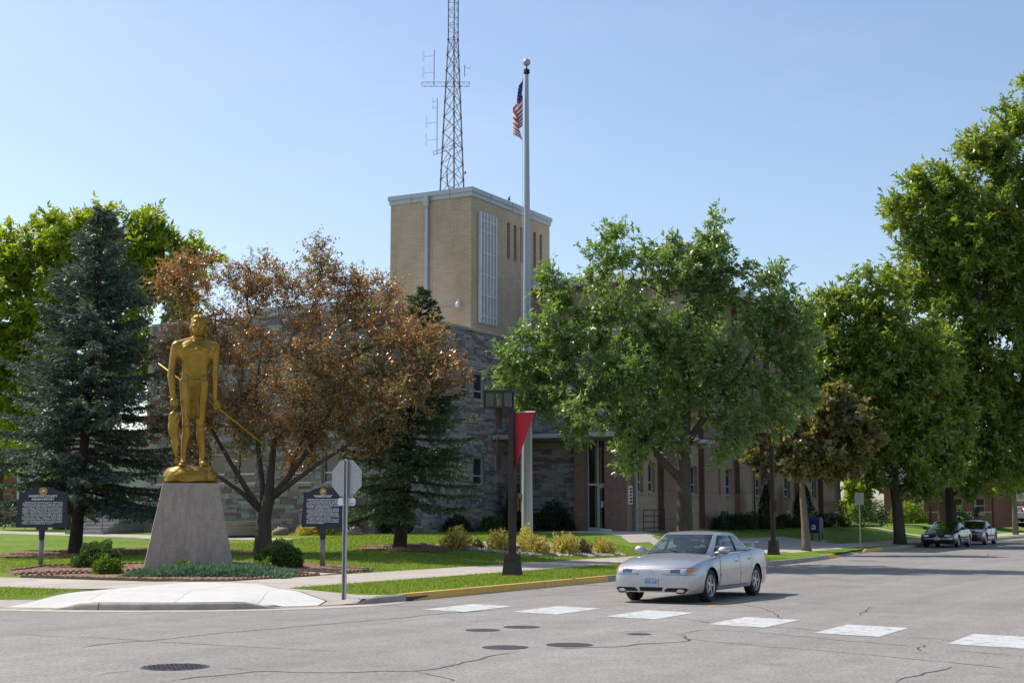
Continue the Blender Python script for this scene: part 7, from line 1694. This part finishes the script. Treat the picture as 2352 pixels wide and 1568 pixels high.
mb = MB(); S2.wall(mb, 0, 22, -.4, 6.2, hs, .15); mb.box(0, .1, .01, 12, -.4, 6.2); mb.build('wall', 'tanfront', b)
for q in hs: S2.window(None, *q, rev=.14, rail=0, sill='coping').parent = b
MB().box(-.2, 22.2, -.25, .05, 6.2, 6.5).box(.2, 21.8, .06, 12, 5.9, 6.0).build('cornice', 'coping', b)
MB().box(.5, 21.5, -.9, -.01, 2.95, 3.1).build('awning', 'farwhite', b)
lb = thing('white_house', 'white sided house glimpsed under the left spruce', 'house', (-92, 84, .9), R(30))
W3 = Facade('y', 0.); hs3 = [(1.5, 2.8, 1.2, 2.8), (5, 6.3, 1.2, 2.8), (8.5, 9.8, 1.2, 2.8)]
mb = MB(); W3.wall(mb, 0, 12, -.3, 5.2, hs3, .12); mb.box(11.9, 12, .01, 9, -.3, 5.2); mb.box(0, .1, .01, 9, -.3, 5.2); mb.build('wall', 'farwhite', lb)
MB().add([(-.5, -.5, 5.15), (12.5, -.5, 5.15), (12.5, 4.5, 8), (-.5, 4.5, 8), (-.5, 9.5, 5.15), (12.5, 9.5, 5.15)], [(0, 1, 2, 3), (3, 2, 5, 4)]).build('roof', 'shingle', lb)
for q in hs3: W3.window(None, *q, rev=.12, rail=.5, sill='coping').parent = lb
rb = thing('brick_building', 'low reddish brick building behind the chain link fence at the left edge', 'building', (-112, 76, .9), R(30))
W4 = Facade('y', 0.); hs4 = [(2 + 4 * k, 4 + 4 * k, 1.2, 2.6) for k in range(5)]
mb = MB(); W4.wall(mb, 0, 24, -.3, 4.2, hs4, .15); mb.box(23.9, 24, .01, 10, -.3, 4.2); mb.build('wall', 'redbrick', rb)
for q in hs4: W4.window(None, *q, rev=.14, rail=.4, sill='coping').parent = rb
MB().box(-.2, 24.2, -.2, 10, 4.2, 4.5).build('roof', 'shingle', rb)
# chain link fences
def fence(label, a, b, h_, name='chain_link_fence', step=.09, dens=True):
    a, b = Vector(a), Vector(b); L = (b - a).length; ang = math.atan2(b.y - a.y, b.x - a.x)
    t = thing(name, label, 'fence', (a.x, a.y, a.z), ang); n = int(L / 3)
    pm_ = MB().lathe([(.035, -.2), (.035, h_ + .05), (0, h_ + .09)], 8).mesh('post', 'fence')
    for k in range(n + 1): link('post', pm_, t).location = (L * k / n, 0, 0)
    MB().tube([(0, 0, h_), (L, 0, h_)], .022, 6).build('top_rail', 'fence', t)
    m_ = MB(); k = -h_
    while k < L:
        for s in (1, -1):
            x0, x1 = (k, k + h_) if s > 0 else (k + h_, k); z0, z1 = 0, h_
            p0, p1 = Vector((x0, 0, z0)), Vector((x1, 0, z1)); w = .006
            lo, hi = max(0, min(x0, x1)), min(L, max(x0, x1))
            if hi <= lo: continue
            def at(x): return Vector((x, 0, z0 + (z1 - z0) * (x - x0) / (x1 - x0)))
            q0, q1 = at(lo), at(hi); nn = Vector((0, 0, w * 1.4))
            m_.add([q0 - nn, q1 - nn, q1 + nn, q0 + nn], [(0, 1, 2, 3)])
        k += step
    o = m_.build('wire_mesh', 'fence', t); o['kind'] = 'stuff'; return t
fence('chain link fence across the back of the left lawn', (-88, 58, .85), (-56, 76, .9), 1.5, step=.2)
fence('low chain link fence in front of the brick house', (-45, 126, .9), (-22.5, 128, .85), 1.05, step=.25)
for k, (l, r, lf, lb) in enumerate((((-29.5, 127.5, .9), (1.6, 1.2, 1.7), 'leaf_far', 'pale green bush in front of the brick house'), ((-25.6, 128.2, .9), (1.3, 1.0, 1.3), 'leaf_box', 'dark green bush below the brick house window'), ((-33.6, 126.8, .9), (1.8, 1.3, 2.2), 'leaf_far', 'tall green bush left of the brick house door'), ((-37.5, 118, .9), (2.6, 2., 2.6), 'leaf_lime', 'bright lime green bush past the sign post'))):
    shrub('garden_bush', lb, l, r, lf, 2200, .26, 400 + k, 'bushes by the brick house', lump=.45, open_=.2)
# a walker by the house
p = thing('person', 'person in dark clothing standing before the brick house', 'person', (-23.6, 126.6, .85), R(10))
sh = [('e', (0, 0, 1.2), (.2, .13, .3)), ('e', (0, 0, .95), (.18, .13, .16)), ('c', (-.16, 0, 1.42), .07, (.16, 0, 1.42), .07), ('c', (0, 0, 1.45), .055, (0, 0, 1.55), .052), ('e', (0, -.01, 1.66), (.08, .1, .12)), ('c', (0, -.1, 1.66), .015, (0, -.12, 1.64), .015)]
for s in (-1, 1):
    sh += [('c', (s * .2, 0, 1.4), .06, (s * .26, .02, 1.12), .048), ('c', (s * .26, .02, 1.12), .045, (s * .25, -.08, .88), .034), ('e', (s * .25, -.1, .8), (.03, .045, .06)), ('c', (s * .1, 0, .92), .09, (s * .11, -.01, .5), .065), ('c', (s * .11, -.01, .5), .06, (s * .11, .02, .1), .04), ('c', (s * .11, .02, .05), .045, (s * .12, -.14, .04), .035)]
    for k in range(4): sh.append(('c', (s * .25 - .025 + .016 * k, -.11, .77), .01, (s * .25 - .025 + .016 * k, -.12, .70), .009))
pm = organic(sh, .016, 1); pm.materials.append(M['darkcloth']); pm.materials.append(M['skin']); pm.polygons.foreach_set('material_index', [1 if q.center.z > 1.52 else 0 for q in pm.polygons]); link('body', pm, p)
# background trees
def simple(seed, W_, H_, n=9):
    rr = random.Random(seed); L = [(0, 0, H_ * .62, W_ * .7, W_ * .7, H_ * .3)]
    for k in range(n): a = rr.random() * 6.28; L.append((W_ * .6 * math.cos(a), W_ * .5 * math.sin(a), H_ * rr.uniform(.35, .88), W_ * rr.uniform(.3, .48), W_ * .4, H_ * rr.uniform(.1, .2)))
    return L
far = [((-36.5, 104, .9), 3.6, 8.5, 'leaf_lime', 'bright yellow green tree past the end of the street wing'), ((-41, 117, .9), 4.5, 10, 'leaf_far', 'green tree behind the bright yellow green one'), ((-33, 124, .9), 1.6, 3.6, 'leaf_lime', 'low bright bush beside the mailbox background'),
       ((-27.5, 133, .9), 3.2, 11, 'leaf_ash2', 'dark green tree over the brick house'), ((-20, 137, .5), 4.2, 13, 'leaf_ash2', 'green tree right of the brick house'), ((-13, 166, .2), 6, 15, 'leaf_far', 'far green tree closing the street at the right edge'), ((-24, 190, .2), 8, 17, 'leaf_far', 'far green tree above the shop building'), ((-45, 160, .5), 9, 17, 'leaf_far', 'far green tree behind the brick house'),
       ((-20.8, 100.5, .3), 3.8, 14, 'leaf_ash2', 'green street tree behind the towering one'), ((-33, 112, .9), 4.2, 13, 'leaf_ash2', 'deep green tree behind the small maple'),
       ((-74, 66, .9), 5, 12, 'leaf_lime', 'yellow green tree at the far left behind the spruce'), ((-83, 74, .9), 6, 13, 'leaf_far', 'green tree beyond the chain link fence'), ((-66, 92, .9), 6, 12, 'leaf_far', 'green tree behind the stone wing at the left'), ((-98, 96, .9), 7, 13, 'leaf_far', 'green tree at the far left background'), ((-125, 110, .9), 9, 14, 'leaf_far', 'large far green tree at the extreme left')]
for k, (l, W_, H_, lf, lbl) in enumerate(far):
    s_ = max(.25, .0023 * Vector(l).length * 1.15)
    tree('background_tree', lbl, l, simple(200 + k, W_, H_), lf, 11000 if W_ > 2 else 4000, s_ * 1.15, 75 if W_ > 2 else 30, [((0, 0, -.2), .05 * H_ ** .9), ((0, 0, H_ * .2), .035 * H_ ** .9), ((0, 0, H_ * .45), .02 * H_), ((0, 0, H_ * .75), .006 * H_)], 'bark', .02 * H_, 300 + k, group='trees behind the buildings', twig=W_ * .24)
